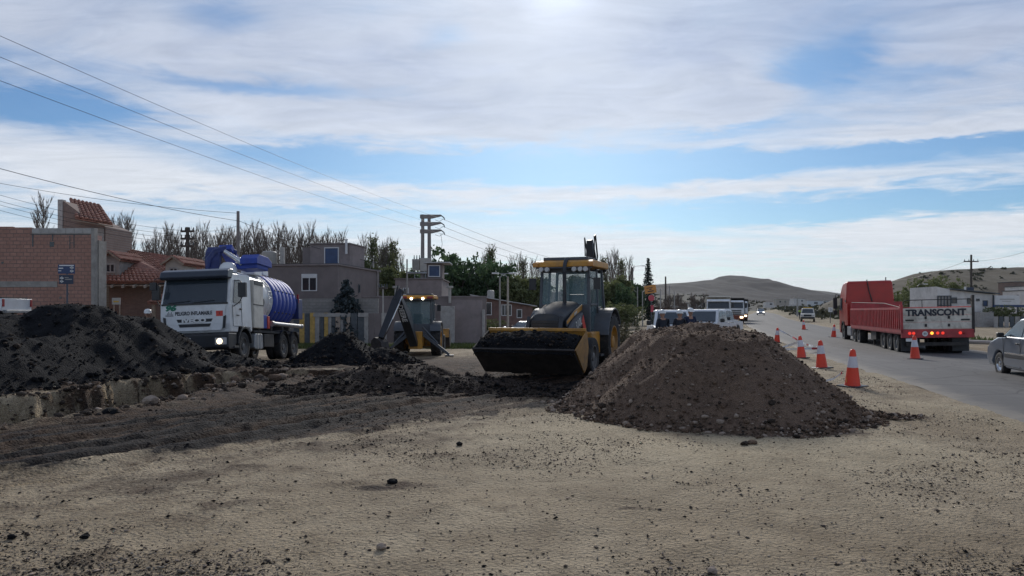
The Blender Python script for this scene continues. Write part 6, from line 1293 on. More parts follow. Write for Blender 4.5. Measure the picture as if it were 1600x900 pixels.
def transformer():
    t = empty('transformer_pole', (-8.15, 70, -.7), label='twin concrete poles carrying three arms and a transformer', cat='utility pole'); H = 11.5
    for s in (-1, 1): MB().cyl((s*.36, 0, -.3), (s*.30, 0, H), .24, .15, n=12).build('shaft', 'backlit_concrete', t, smooth='auto')
    for i, z in enumerate((H-.18, H-.88, H-1.58)):
        a = MB(); a.prism([(-.55, -.20), (.55, -.20), (1.45, .02), (1.45, .16), (.55, .16), (-.55, .16)], -.16, .16); arm = a.build('crossarm', 'backlit_concrete', t, bevel=.02, loc=(0, 0, z))
        MB().cyl((1.42, 0, .1), (1.72, 0, -.12), .05, n=8).cyl((1.72, 0, -.12), (1.78, 0, -.35), .04, n=8).build('insulator', 'plank_slate', arm, smooth='auto')
        MB().tube([(1.72, -.02, -.2), (1.3, -.25, -.5), (.9, -.2, -.35)], .02, 5).build('jumper', 'black_plastic', arm)
    tr = MB(); tr.b2(-1.25, -.55, -.5, .4, 6.2, 7.25); tr.b2(-.5, .55, -.55, .0, 6.1, 7.35)
    for k in range(5): tr.b2(-1.2+k*.14, -1.14+k*.14, -.58, -.5, 6.3, 7.15)
    tr.build('transformer', 'tank_pvc', t, bevel=.03)
    for k in range(3): MB().cyl((-1.1+k*.25, -.1, 7.25), (-1.1+k*.25, -.1, 7.65), .06, .03, n=8).build('bushing', 'plank_slate', t, smooth='auto')
    pf = MB(); pf.b2(-1.7, .75, -.5, .6, 5.9, 6.05)
    for z in (3.2, 3.7, 4.3, 4.9, 5.4): pf.b2(-1.0, .5, -.35, -.28, z, z+.08)
    pf.b2(-1.05, -.98, -.36, -.28, 3.2, 5.9); pf.b2(-.05, .02, -.36, -.28, 3.2, 5.9); pf.b2(-.9, .9, -.4, .4, 2.6, 2.72); pf.build('platform', 'steel', t)
    MB().b2(-.95, .9, -.7, .7, -.3, 1.3).build('plinth', 'concrete', t, bevel=.03); MB().tube([(1.4, 0, 9.7), (1.55, 0, 8.7), (1.4, 0, 8.0)], .02, 5).build('earth_wire', 'black_plastic', t)
    MB().b2(1.05, 2.1, -.1, .1, 5.85, 5.95).build('lamp_arm', 'frame_white', t)
transformer()
def wire(label, a, b, sag, r=.014, n=24, group='overhead wires'):
    a, b = Vector(a), Vector(b); pts = [a.lerp(b, i/n)-Vector((0, 0, 4*sag*(i/n)*(1-i/n))) for i in range(n+1)]
    tag(MB().tube(pts, r, 4).build('overhead_wire', 'white_cable'), label, 'wire', group)
tips = [Vector((-8.15+1.72, 70, z-.7+11.5-.30)) for z in (-.18, -.88, -1.58)]
names3 = ('topmost', 'middle', 'lowest')
for k, (p, py0, py1) in enumerate(zip(tips, (35, 68, 105), (397, 402, 406))):
    q = at(0, py0, 23.2); far = p+(q-p)*1.35; wire('%s of the three high wires crossing the sky on the left' % names3[k], p, far, .55, .009)
    wire('%s of the three wires running right from the transformer arms' % names3[k], p, at(985, 417+k*7, 148), 1.6, .016)
wire('thick wire rising left from the tall pale pole behind the tanker', at(372, 345, 52), at(-60, 247, 33), .25, .016); wire('faint wire from the pale pole tip to the upper left edge', at(370, 333, 52), at(-60, 275, 45), .3, .012); wire('wire dropping right from the pale pole behind the tanker', at(373, 345, 52), at(640, 420, 60), .4, .014)
for k, (y0, y1) in enumerate(((287, 365), (297, 372), (303, 378), (312, 384))): wire('%s of the four low wires over the tiled house' % ('topmost', 'second', 'third', 'lowest')[k], at(293, y1-4, 45), at(-60, y0, 36), .35, .009)
for k, (y0, y1) in enumerate(((360, 352), (372, 392))): wire(('upper' if k == 0 else 'lower')+' wire from the dark wooden pole towards the right', at(294, y0, 45), at(373, y1, 52), .2, .010)
wire('wire between the two right hand wooden poles', at(1510, 408, 82), at(1380, 438, 190), .8, .022); wire('wire leaving the wooden pole to the right', at(1525, 408, 82), at(1640, 380, 60), .3, .014)

def street_sign():
    p = at(105, 480, 30); t = empty('street_sign', (p.x, 30, .1), label='two dark blue street name plates on a post before the brick wall', cat='sign'); MB().cyl((0, 0, -.3), (0, 0, 3.35), .035, n=10).build('post', 'sign_post', t, smooth='auto')
    for k, (z, x0, x1, m_) in enumerate(((3.22, -.35, .34, 'sign_blue'), (2.80, -.31, .28, 'sign_navy'))):
        pl = MB().b2(x0, x1, -.05, -.035, z-.18, z+.19).build('name_plate', m_, t, bevel=.01); MB().b2(x0+.06, x1-.04, -.056, -.051, z+.13, z+.17).build('white_strip', 'letter_white', pl) if k == 0 else None
        MB().b2(x0+.04, x0+.22, -.056, -.051, z+.02, z+.06).b2(x0+.02, x0+.14, -.056, -.051, z-.08, z-.05).build('lettering', 'letter_white', pl) if k == 0 else MB().b2(x0+.26, x1-.05, -.056, -.051, z-.01, z+.03).b2(x0+.24, x0+.40, -.056, -.051, z+.07, z+.10).build('lettering', 'plank_grey', pl)
        ax = x1-.12 if k == 0 else x0+.12; g = MB(); g.slab([(ax-.09, -.056, z+.06), (ax+.02, -.056, z+.13), (ax+.02, -.056, z+.0)], (0, .004, 0)); g.slab([(ax+.09, -.056, z-.07), (ax-.02, -.056, z-.01), (ax-.02, -.056, z-.14)], (0, .004, 0)); g.b2(ax-.02, ax+.07, -.056, -.052, z+.03, z+.09); g.b2(ax-.07, ax+.02, -.056, -.052, z-.10, z-.04); g.build('arrow', 'letter_white', pl)
street_sign()
p = at(182, 472, 33); nb = empty('notice_board', (p.x, 33, 0), label='small pale notice board before the tiled house', cat='sign'); MB().b2(-.19, .19, -.03, .0, 1.92, 2.22).build('board', 'wall_cream', nb); MB().b2(-.12, .12, -.035, -.031, 2.02, 2.08).build('print', 'sign_yellow', nb); MB().b2(-.15, -.11, 0, .04, -.2, 2.2).b2(.11, .15, 0, .04, -.2, 2.2).build('post', 'timber', nb)
p = at(1016, 452, 72); os_ = empty('roadside_sign', (p.x, 72, bz(p.x, 72)), label='tilted orange board over a red round sign on a post', cat='sign'); gzz = bz(p.x, 72)
b_ = MB().box((0, -.04, 0), (1.12, .05, .78)).build('board', 'sign_orange', os_, loc=(0, 0, p.z-gzz), rot=(0, R(-9), 0)); MB().b2(-.3, .3, -.075, -.066, -.24, -.14).b2(-.35, .25, -.075, -.066, .12, .18).b2(-.1, .12, -.075, -.066, -.05, .05).build('lettering', 'letter_dark', b_)
MB().lathe([(.001, -.03), (.30, -.03), (.30, .02), (.001, .02)], (.1, -.03, p.z-gzz-.85), 'y', 20).build('round_sign', 'sign_red', os_); MB().b2(.05, .32, -.03, .0, p.z-gzz-2.2, p.z-gzz-1.55).build('red_plate', 'sign_red', os_); MB().cyl((.1, .03, -.3), (.1, .03, p.z-gzz+.3), .05, n=8).build('post', 'sign_post', os_)
p = at(1297.5, 484, 92); rs = empty('road_sign', (p.x, 92, bz(p.x, 92)), label='white square road sign on a post before the earth cutting', cat='sign'); zz = p.z-bz(p.x, 92); MB().b2(-.26, .26, -.03, 0, zz-.28, zz+.28).build('plate', 'frame_white', rs); MB().b2(-.12, .10, -.036, -.031, zz+.08, zz+.13).b2(-.02, .10, -.036, -.031, zz-.14, zz-.08).b2(.04, .10, -.036, -.031, zz-.05, zz+.06).build('symbol', 'letter_dark', rs); MB().cyl((0, .03, -.2), (0, .03, zz+.25), .04, n=8).build('post', 'sign_post', rs)
p = at(1502, 483, 60); ys_ = empty('yellow_sign', (p.x, 60, bz(p.x, 60)), label='yellow gable shaped board behind the flatbed tail', cat='sign'); zz = p.z-bz(p.x, 60); MB().slab([(-.30, 0, zz-.22), (.30, 0, zz-.22), (.30, 0, zz+.05), (.02, 0, zz+.26), (-.30, 0, zz+.02)], (0, .05, 0)).build('board', 'sign_yellow', ys_); MB().b2(-.08, .04, -.006, -.001, zz-.12, zz-.04).build('mark', 'letter_dark', ys_); MB().b2(-.04, .04, .055, .12, -.2, zz).build('post', 'wood_pole', ys_)

# ------------------------------------------------------------------ traffic cones, tape, rails
def cone():
    t = empty('traffic_cone', (0, 0, 0)); b = MB(); b.box((0, 0, .018), (.46, .46, .036)); b.build('base', 'black_plastic', t, bevel=.012)
    MB().lathe([(.165, .03), (.155, .06), (.11, .42)], axis='z', n=24).build('body', 'cone_orange', t, smooth='auto'); MB().lathe([(.113, .42), (.076, .655)], axis='z', n=24).build('reflective_band', 'cone_band', t, smooth='auto')
    MB().lathe([(.074, .655), (.062, .74), (.050, .785), (.028, .805), (.001, .81)], axis='z', n=24).build('tip', 'cone_orange', t, smooth='auto'); return t
c0 = cone()
CN = [(1332, 603, 'nearest traffic cone with a yellow strip, beside the brown heap'), (1284, 575, 'second traffic cone along the gravel edge, right of the brown heap'), (1252.5, 559.5, 'third traffic cone on the gravel edge, half behind the brown heap'), (1214, 535, 'far traffic cone on the gravel edge trailing white tape'), (1430, 563, 'traffic cone standing behind the flatbed tail lamps'), (1302.5, 528, 'traffic cone on the road left of the red cab'), (1256, 516, 'small far traffic cone on the road before the flagger')]
CPOS = []
for i, (px, py, lb) in enumerate(CN):
    c = c0 if i == 0 else copy_tree(c0); d = CAM_H*FPX/(py-HOR)
    for _ in range(3): x = (px-800)/FPX*d; d = (CAM_H-bz(x, d)-.01)*FPX/(py-HOR)
    x = (px-800)/FPX*d; onr = x > float(road_l(d)); c.location = (x, d, (float(road_z(d))+.045) if onr else gz(x, d)-.005); c.rotation_euler = (R((2, -3, 4, -2, 0, 3, 0)[i]), R((-2, 1, 3, 0, -2, 0, 2)[i]), .5+i*1.3); tag(c, lb, 'traffic cone', 'orange traffic cones with a white band'); CPOS.append(Vector(c.location))
def ribbon(name, pts, w, mats, label, cat='tape', seg=.35):
    b = MB(); pts = [Vector(p) for p in pts]; fine = []
    for i in range(len(pts)-1):
        for k in range(6): fine.append(pts[i].lerp(pts[i+1], k/6))
    fine.append(pts[-1]); L = 0
    for i in range(len(fine)-1):
        p, q = fine[i], fine[i+1]; L += (q-p).length; b.cur = int(L/seg) % len(mats); tw = math.sin(L*3)*.5; u = Vector((math.sin(tw)*.6, -.2, math.cos(tw)))*w/2; b.slab([p-u, q-u, q+u, p+u], (.002, .002, 0))
    tag(b.build(name, mats), label, cat)
c1, c2, c3, c4 = CPOS[0], CPOS[1], CPOS[2], CPOS[3]
ribbon('barrier_tape', [c4+Vector((.07, -.05, .70)), c4+Vector((.12, -1.6, .42)), c4+Vector((-.35, -4.6, .14)), c4+Vector((-1.3, -8.5, .12)), c3+Vector((-.15, 2.2, .2)), c3+Vector((.05, .1, .62)), c3+Vector((.12, -.1, .05))], .09, ['tape_white', 'tape_white', 'tape_white', 'tape_red'], 'white tape sagging between the two far gravel edge cones', seg=.8)
ribbon('barrier_tape', [c1+Vector((-.95, .35, .03)), c1+Vector((-.75, .28, .06)), c1+Vector((-.52, .22, .10)), c1+Vector((-.36, .1, .16)), c1+Vector((-.2, .05, .30))], .06, ['tape_white', 'tape_red', 'tape_white'], 'scrap of red and white tape lying left of the nearest cone', seg=.22)
hs_ = MB(); hs_.tube([c1+Vector((.15*math.cos(a)*(1-h), .15*math.sin(a)*(1-h), .10+h*.8)) for a, h in ((3.4, 0), (3.3, .12), (3.5, .28), (4.0, .36), (4.7, .36), (5.4, .35))], .010, 6); tag(hs_.build('rope', 'yellow_strip'), 'thin yellow rope wound round the nearest cone', 'rope')
def guard_rail():
    t = empty('guard_rail', (19.6, 30.2, bz(19.6, 30.2)), label='low white guard rail right of the road behind the silver car', cat='guard rail')
    b = MB(); b.tube([(-.6, 1.8, .42), (1.2, -.4, .40), (3.8, -3.6, .38)], .09, 8); b.build('beam', 'cream_paint', t, smooth='auto')
    for (x, y) in ((-.4, 1.6), (1.2, -.35), (3.0, -2.5)): MB().b2(x-.05, x+.05, y, y+.1, -.3, .42).build('post', 'frame_white', t)
guard_rail()

# ------------------------------------------------------------------ trees and shrubs
def leaf_quads(b, n, fn, s0, s1):
    for _ in range(n):
        p = Vector(fn()); s = random.uniform(s0, s1); u = Vector((random.gauss(0, 1), random.gauss(0, 1), random.gauss(0, .6))).normalized(); v = u.orthogonal().normalized(); v.rotate(Matrix.Rotation(random.uniform(0, 6.3), 3, u)); w = u.cross(v)
        b.add([p-v*s-w*s*.6, p+v*s-w*s*.4, p+v*s*.7+w*s*.6, p-v*s*.8+w*s*.5], [(0, 1, 2, 3)])
def poplar_mesh(seed, h=10.0, wid=1.0, n1=46, leafy=0):
    n1 = int(n1*1.7)
    random.seed(seed); tr = MB(); br = MB(); lean = random.uniform(-.25, .25)
    ax = lambda z: Vector((lean*(z/h)**1.6+.06*math.sin(z*1.1+seed), .05*math.cos(z*.9+seed), z))
    tr.tube([ax(h*k/8) for k in range(9)], [.105*(1-k/8)**.8+.010 for k in range(9)], 6)
    for i in range(n1):
        z0 = h*(.10+.82*(i/n1)**.9); a = random.uniform(0, 6.28); L = h*random.uniform(.16, .30)*(1-.55*(z0/h)); sp = random.uniform(.14, .36)*wid; p = ax(z0); dr = Vector((math.cos(a)*sp, math.sin(a)*sp, 1)).normalized(); bend = Vector((math.cos(a)*.1, math.sin(a)*.1, 0))
        pts = [p, p+dr*L*.35+bend, p+dr*L*.7+bend*1.0+Vector((0, 0, L*.05)), p+dr*L+bend*.6+Vector((0, 0, L*.14))]; br.tube(pts, [.024, .018, .013, .006], 3)
        for j in range(14):
            k = random.uniform(.15, .95); q = pts[0].lerp(pts[3], k)+bend*.8; a2 = a+random.uniform(-1.4, 1.4); l2 = L*random.uniform(.18, .42); e = q+Vector((math.cos(a2)*l2*.33, math.sin(a2)*l2*.33, l2)); br.tube([q, q.lerp(e, .5)+Vector((math.cos(a2)*.04, math.sin(a2)*.04, 0)), e], [.0105, .0085, .005], 3)
    lf = None
    if leafy:
        lf = MB()
        for i in range(leafy):
            z0 = h*(.15+.83*random.random()); a = random.uniform(0, 6.28); rr = h*.075*wid*random.random()**.5*(1.25-(z0/h)*.8); c = ax(z0)+Vector((math.cos(a)*rr, math.sin(a)*rr, 0)); leaf_quads(lf, 5, lambda: (c.x+random.gauss(0, .18), c.y+random.gauss(0, .18), c.z+random.gauss(0, .3)), .06, .13)
    return tr.mesh('trunk', 'bark_pale', True), br.mesh('crown', 'twig'), (lf.mesh('leaves', 'leaf_olive') if lf else None)
POP = [poplar_mesh(i+1, wid=w, n1=n) for i, (w, n) in enumerate(((1.0, 46), (.8, 42), (1.25, 50), (.9, 40), (1.1, 52)))]
POPL = [poplar_mesh(21, wid=1.1, n1=46, leafy=260), poplar_mesh(22, wid=1.2, n1=46, leafy=420)]
def poplar(px, top, d, var, label, group, leafy=False, ws=1.0):
    x = (px-800)/FPX*d; z0 = bz(x, d); h = CAM_H+(HOR-top)/FPX*d-z0; s = h/10.3; t = empty('poplar_tree', (x, d, z0), random.uniform(0, 6.28), label, 'tree', group); t.scale = (s*ws, s*ws, s)
    tr, cr, lf = (POPL if leafy else POP)[var % (2 if leafy else 5)]; add_obj('trunk', tr, t); add_obj('crown', cr, t)
    if lf: add_obj('leaves', lf, t)
ORD = ['first', 'second', 'third', 'fourth', 'fifth', 'sixth', 'seventh', 'eighth', 'ninth', 'tenth', 'eleventh', 'twelfth']
ORD += [p+q for p in ('', ) for q in ('thirteenth', 'fourteenth', 'fifteenth', 'sixteenth', 'seventeenth', 'eighteenth', 'nineteenth', 'twentieth')]+['twenty-'+q for q in ORD[:9]]+['thirtieth']+['thirty-'+q for q in ORD[:9]]
random.seed(11)
row = [(237, 372), (246, 362), (255, 366), (264, 350), (273, 362), (282, 368), (301, 360), (309, 364), (318, 352), (327, 366), (336, 360), (345, 364), (353, 352), (361, 358), (369, 362), (379, 356), (387, 364), (395, 350), (403, 360), (411, 366), (420, 358), (428, 364), (436, 352), (444, 362), (452, 358), (460, 370), (469, 360), (478, 366), (484, 352), (493, 364), (501, 368), (509, 364), (517, 368), (526, 374), (534, 358)]
for i, (px, tp) in enumerate(row): poplar(px, tp+random.uniform(-3, 3), 92+random.uniform(-7, 12), i, 'bare poplar, %s from the left in the dense front row' % ORD[i], 'dense row of bare poplars behind the houses', ws=1.25)
for i in range(26): poplar(245+i*11.5+random.uniform(-3, 3), random.uniform(384, 402), 112+random.uniform(-4, 8), i, 'bare poplar in the second rank behind the dense poplar row', 'second rank of bare poplars', ws=1.3)
for i, (px, tp, d, lb) in enumerate(((70, 308, 60, 'bare poplar showing above the red brick wall'), (168, 342, 66, 'bare poplar close right of the stair tower'), (181, 338, 68, 'tallest bare poplar right of the stair tower'), (192, 334, 66, 'bare poplar above the ridge of the tiled roof'), (203, 346, 68, 'bare poplar right of the tiled ridge'), (228, 378, 84, 'slim bare tree between tiled house and dark pole'))): poplar(px, tp, d, i+2, lb, 'single bare poplars', ws=1.15)
for i, (px, tp) in enumerate(((545, 392), (553, 382), (567, 368), (582, 367), (590, 380), (597, 382), (603, 376), (617, 374), (628, 398), (608, 392))): poplar(px, tp, 100+i % 3*5, i, ['bare poplar, %s tree from the left between plum house and transformer', 'leafing poplar, %s tree from the left between plum house and transformer'][i % 2] % ORD[i], ['bare poplars right of the plum house', 'leafing poplars by the transformer'][i % 2], leafy=i % 2 == 1)
for i, (px, tp) in enumerate(((752, 395), (765, 384), (801, 400), (811, 398), (820, 402), (832, 404), (840, 410), (946, 400), (953, 396), (961, 389), (968, 402), (976, 410), (982, 402))): poplar(px, tp, 118+i % 4*5, i, ('poplar, %s from the left behind the green trees' % ORD[i] if px < 900 else 'poplar, %s from the left beyond the loader cab' % ORD[i-7]), ('bare poplars behind the green trees' if px < 900 else 'bare poplars right of the loader cab'), leafy=(i % 3 == 1), ws=1.1)

def leafy_mesh(seed, m_, h=9.0, r=3.0, n=230, per=16, s0=.13, s1=.27, low=.18):
    random.seed(seed); tr = MB(); lf = MB(); tr.tube([(0, 0, -.3), (.1, .05, h*.35), (.0, .1, h*.75)], [.26, .20, .06], 7)
    for i in range(9):
        a = i*2.4; z = h*(.22+.05*i); e = (math.cos(a)*r*.7, math.sin(a)*r*.7, z+h*.22); tr.tube([(0, 0, z), (e[0]*.5, e[1]*.5, z+h*.08), e], [.09, .06, .02], 5)
    lobes = [(random.uniform(-.45, .45)*r, random.uniform(-.45, .45)*r, h*random.uniform(.38, .82), r*random.uniform(.42, .72)) for _ in range(9)]
    for i in range(n):
        lx, ly, lz, lr = random.choice(lobes); th = random.uniform(0, 6.28); ph = math.acos(random.uniform(-1, 1)); k = random.uniform(.55, 1.08); c = (lx+lr*k*math.sin(ph)*math.cos(th), ly+lr*k*math.sin(ph)*math.sin(th), max(h*low, lz+lr*k*1.15*math.cos(ph)))
        leaf_quads(lf, per, lambda: (c[0]+random.gauss(0, .30), c[1]+random.gauss(0, .30), c[2]+random.gauss(0, .26)), s0, s1)
    return tr.mesh('trunk', 'bark', True), lf.mesh('crown', m_)
LEAFY = {'dark': [leafy_mesh(31, 'leaf_dark'), leafy_mesh(32, 'leaf_dark', r=2.6)], 'olive': [leafy_mesh(33, 'leaf_olive', n=200), leafy_mesh(34, 'leaf_olive', r=2.4, n=190)], 'fresh': [leafy_mesh(35, 'leaf_fresh', n=110)], 'brush': [leafy_mesh(36, 'dry_brush', h=9, r=4, n=80, per=14)], 'shrub': [leafy_mesh(37, 'leaf_olive', h=9, r=5.0, n=140, low=.03)]}
def leafy(name, label, px, top, d, kind, var=0, ws=1.0, group=None, cat='tree', base=None):
    x = (px-800)/FPX*d; z0 = bz(x, d) if base is None else base; h = CAM_H+(HOR-top)/FPX*d-z0; s = h/9.6; t = empty(name, (x, d, z0), random.uniform(0, 6.28), label, cat, group); t.scale = (s*ws, s*ws, s)
    tr, cr = LEAFY[kind][var % len(LEAFY[kind])]; add_obj('trunk' if cat == 'tree' else 'stem', tr, t); add_obj('crown' if cat == 'tree' else 'foliage', cr, t)
for i, (px, tp, d, k, ws, lb) in enumerate(((690, 384, 92, 'dark', 1.0, 'dark green tree close right of the transformer poles'), (706, 398, 96, 'dark', .9, 'dark green tree second right of the transformer'), (722, 392, 94, 'dark', .9, 'dark green tree above the corner wall'), (738, 396, 98, 'dark', .85, 'dark green tree left of the brown house roof'), (756, 402, 96, 'dark', .9, 'dark green tree above the left end of the brown house roof'), (776, 400, 92, 'dark', .9, 'dark green tree above the roof tank'), (790, 412, 96, 'dark', .9, 'dark green tree right of the roof tank'),
        (808, 428, 88, 'olive', 1.1, 'olive green tree above the right end of the brown house'), (824, 426, 90, 'olive', 1.1, 'olive green tree left of the loader cab'), (840, 430, 92, 'olive', 1.1, 'olive green tree partly behind the loader cab'), (955, 432, 95, 'olive', 1.0, 'olive green tree right of the loader roof'), (970, 428, 98, 'olive', 1.0, 'olive green tree above the loader rear wheel'), (978, 440, 92, 'dark', .9, 'dark green tree left of the tall concrete pole'), (992, 436, 110, 'dark', .8, 'dark green tree behind the tall concrete pole'),
        (660, 408, 96, 'dark', .9, 'dark green tree behind the transformer poles'), (574, 404, 98, 'olive', .9, 'olive tree behind the flat roof of the plum house'), (556, 400, 97, 'fresh', .8, 'fresh green tree beside the upper room of the plum house'), (612, 412, 94, 'olive', .9, 'olive tree left of the transformer poles'), (640, 416, 98, 'olive', .9, 'olive tree between the plum houses'), (420, 405, 66, 'fresh', .55, 'fresh green small tree behind the tanker'), (905, 424, 100, 'olive', 1.2, 'olive tree seen through the loader cab'), (930, 436, 95, 'olive', 1.2, 'olive tree behind the loader cab pillar'))): leafy('leafy_tree', lb, px, tp, d, k, i, ws, 'leafy trees beyond the lot')
for i, (px, tp, d, ws, k, lb) in enumerate(((962, 473, 84, 1.5, 'shrub', 'dark hedge shrub right of the loader fender'), (980, 476, 86, 1.5, 'shrub', 'hedge shrub left of the tall pole foot'), (985, 511, 22, 1.3, 'brush', 'dry weed clump behind the brown heap'), (972, 513, 24, 1.3, 'brush', 'dry weed clump beside the loader rear wheel'), (740, 505, 66, 1.8, 'shrub', 'green shrub left of the brown house'), (757, 500, 68, 1.6, 'shrub', 'green shrub below the brown house window'), (774, 499, 69, 1.6, 'shrub', 'green shrub right below the brown house window'),
        (1440, 436, 150, 1.2, 'shrub', 'large green shrub on the bluff above the flatbed'), (1462, 432, 165, 1.1, 'shrub', 'green shrub on the bluff left of the workshop'), (1420, 452, 130, 1.3, 'shrub', 'green shrub above the flatbed ribs'), (1485, 438, 160, 1.1, 'shrub', 'green shrub behind the workshop gable'), (1402, 462, 120, 1.4, 'shrub', 'green shrub right of the red cab'), (1560, 478, 72, 1.6, 'shrub', 'shrub behind the panel fence'), (1585, 480, 72, 1.6, 'shrub', 'shrub behind the panel fence at the edge'))): leafy('shrub', lb, px, tp, d, k, i, ws, 'shrubs around the site', 'shrub')
random.seed(5)
for i in range(16): 
    px = 1028+i*5.2+random.uniform(-2, 2); poplar(px, random.uniform(458, 472), 105+random.uniform(0, 60), i, 'bare bushy tree in the thicket left of the dump trucks', 'bare thicket left of the dump trucks', ws=2.4)
def shrub_field():
    b = MB(); random.seed(9)
    for key, n, s in (('bluff', 900, (.5, 1.9)), ('low', 500, (1.0, 3.0)), ('bank', 160, (.2, .6))):
        X, Y, Z = HILLS[key]
        for _ in range(n):
            j, i = random.randrange(4, X.shape[0]-6), random.randrange(2, X.shape[1]-2); c = Vector((X[j, i], Y[j, i], Z[j, i])); r = random.uniform(*s)
            for _k in range(5): leaf_quads(b, 2, lambda: (c.x+random.gauss(0, r*.5), c.y+random.gauss(0, r*.5), c.z+abs(random.gauss(0, r*.3))), r*.3, r*.6)
    for _ in range(1300):
        d = random.uniform(120, 760); px = random.uniform(1195, 1330) if random.random() < .6 else random.uniform(1020, 1110); x = (px-800)/FPX*d
        if float(road_l(d))-3 < x < float(road_l(d))+ROAD_W+4: continue
        c = Vector((x, d, bz(x, d))); r = random.uniform(.5, 1.6)
        for _k in range(5): leaf_quads(b, 2, lambda: (c.x+random.gauss(0, r*.6), c.y+random.gauss(0, r*.6), c.z+abs(random.gauss(0, r*.5))), r*.3, r*.6)
    tag(b.build('scrub', 'hill_scrub'), 'low scrub dotting the dry hills and plain', kind='stuff')
shrub_field()
def conifer(label, px, top, d, w, m_, tiers, droop, base=None, trunk_to=.1, dens=16):
    x = (px-800)/FPX*d; z0 = bz(x, d) if base is None else base; h = CAM_H+(HOR-top)/FPX*d-z0; random.seed(int(px)); t = empty('conifer_tree', (x, d, z0), label=label, cat='tree')
    MB().tube([(0, 0, -.2), (.05, 0, h*.5), (0, 0, h)], [.13, .08, .015], 7).build('trunk', 'bark', t, smooth='auto'); lf = MB()
    for i in range(tiers):
        f = i/(tiers-1); z = h*(trunk_to+(1-trunk_to)*f); L = w*(1-f)**.8*random.uniform(.75, 1.1)+.08; nb = int(7+6*(1-f))
        for k in range(nb):
            a = random.uniform(0, 6.28); l = L*random.uniform(.6, 1.1); n = dens
            for q in range(n):
                u = (q+random.random())/n; c = (math.cos(a)*l*u, math.sin(a)*l*u, z-droop*l*u*u+.12*l*u); s = .05+.05*random.random()+.02*w; sd = random.gauss(0, .07*w*u)
                leaf_quads(lf, 1, lambda: (c[0]-math.sin(a)*sd, c[1]+math.cos(a)*sd, c[2]-abs(random.gauss(0, .05*w))), s*.6, s*1.1)
    lf.build('crown', m_, t)
conifer('dark pointed conifer behind the tilted orange sign', 1013, 404, 112, 1.9, 'needle', 34, .35, dens=14); conifer('drooping blue grey conifer standing behind the plank fence', 541, 438, 46.9, 2.3, 'needle_blue', 17, .7, trunk_to=.22)

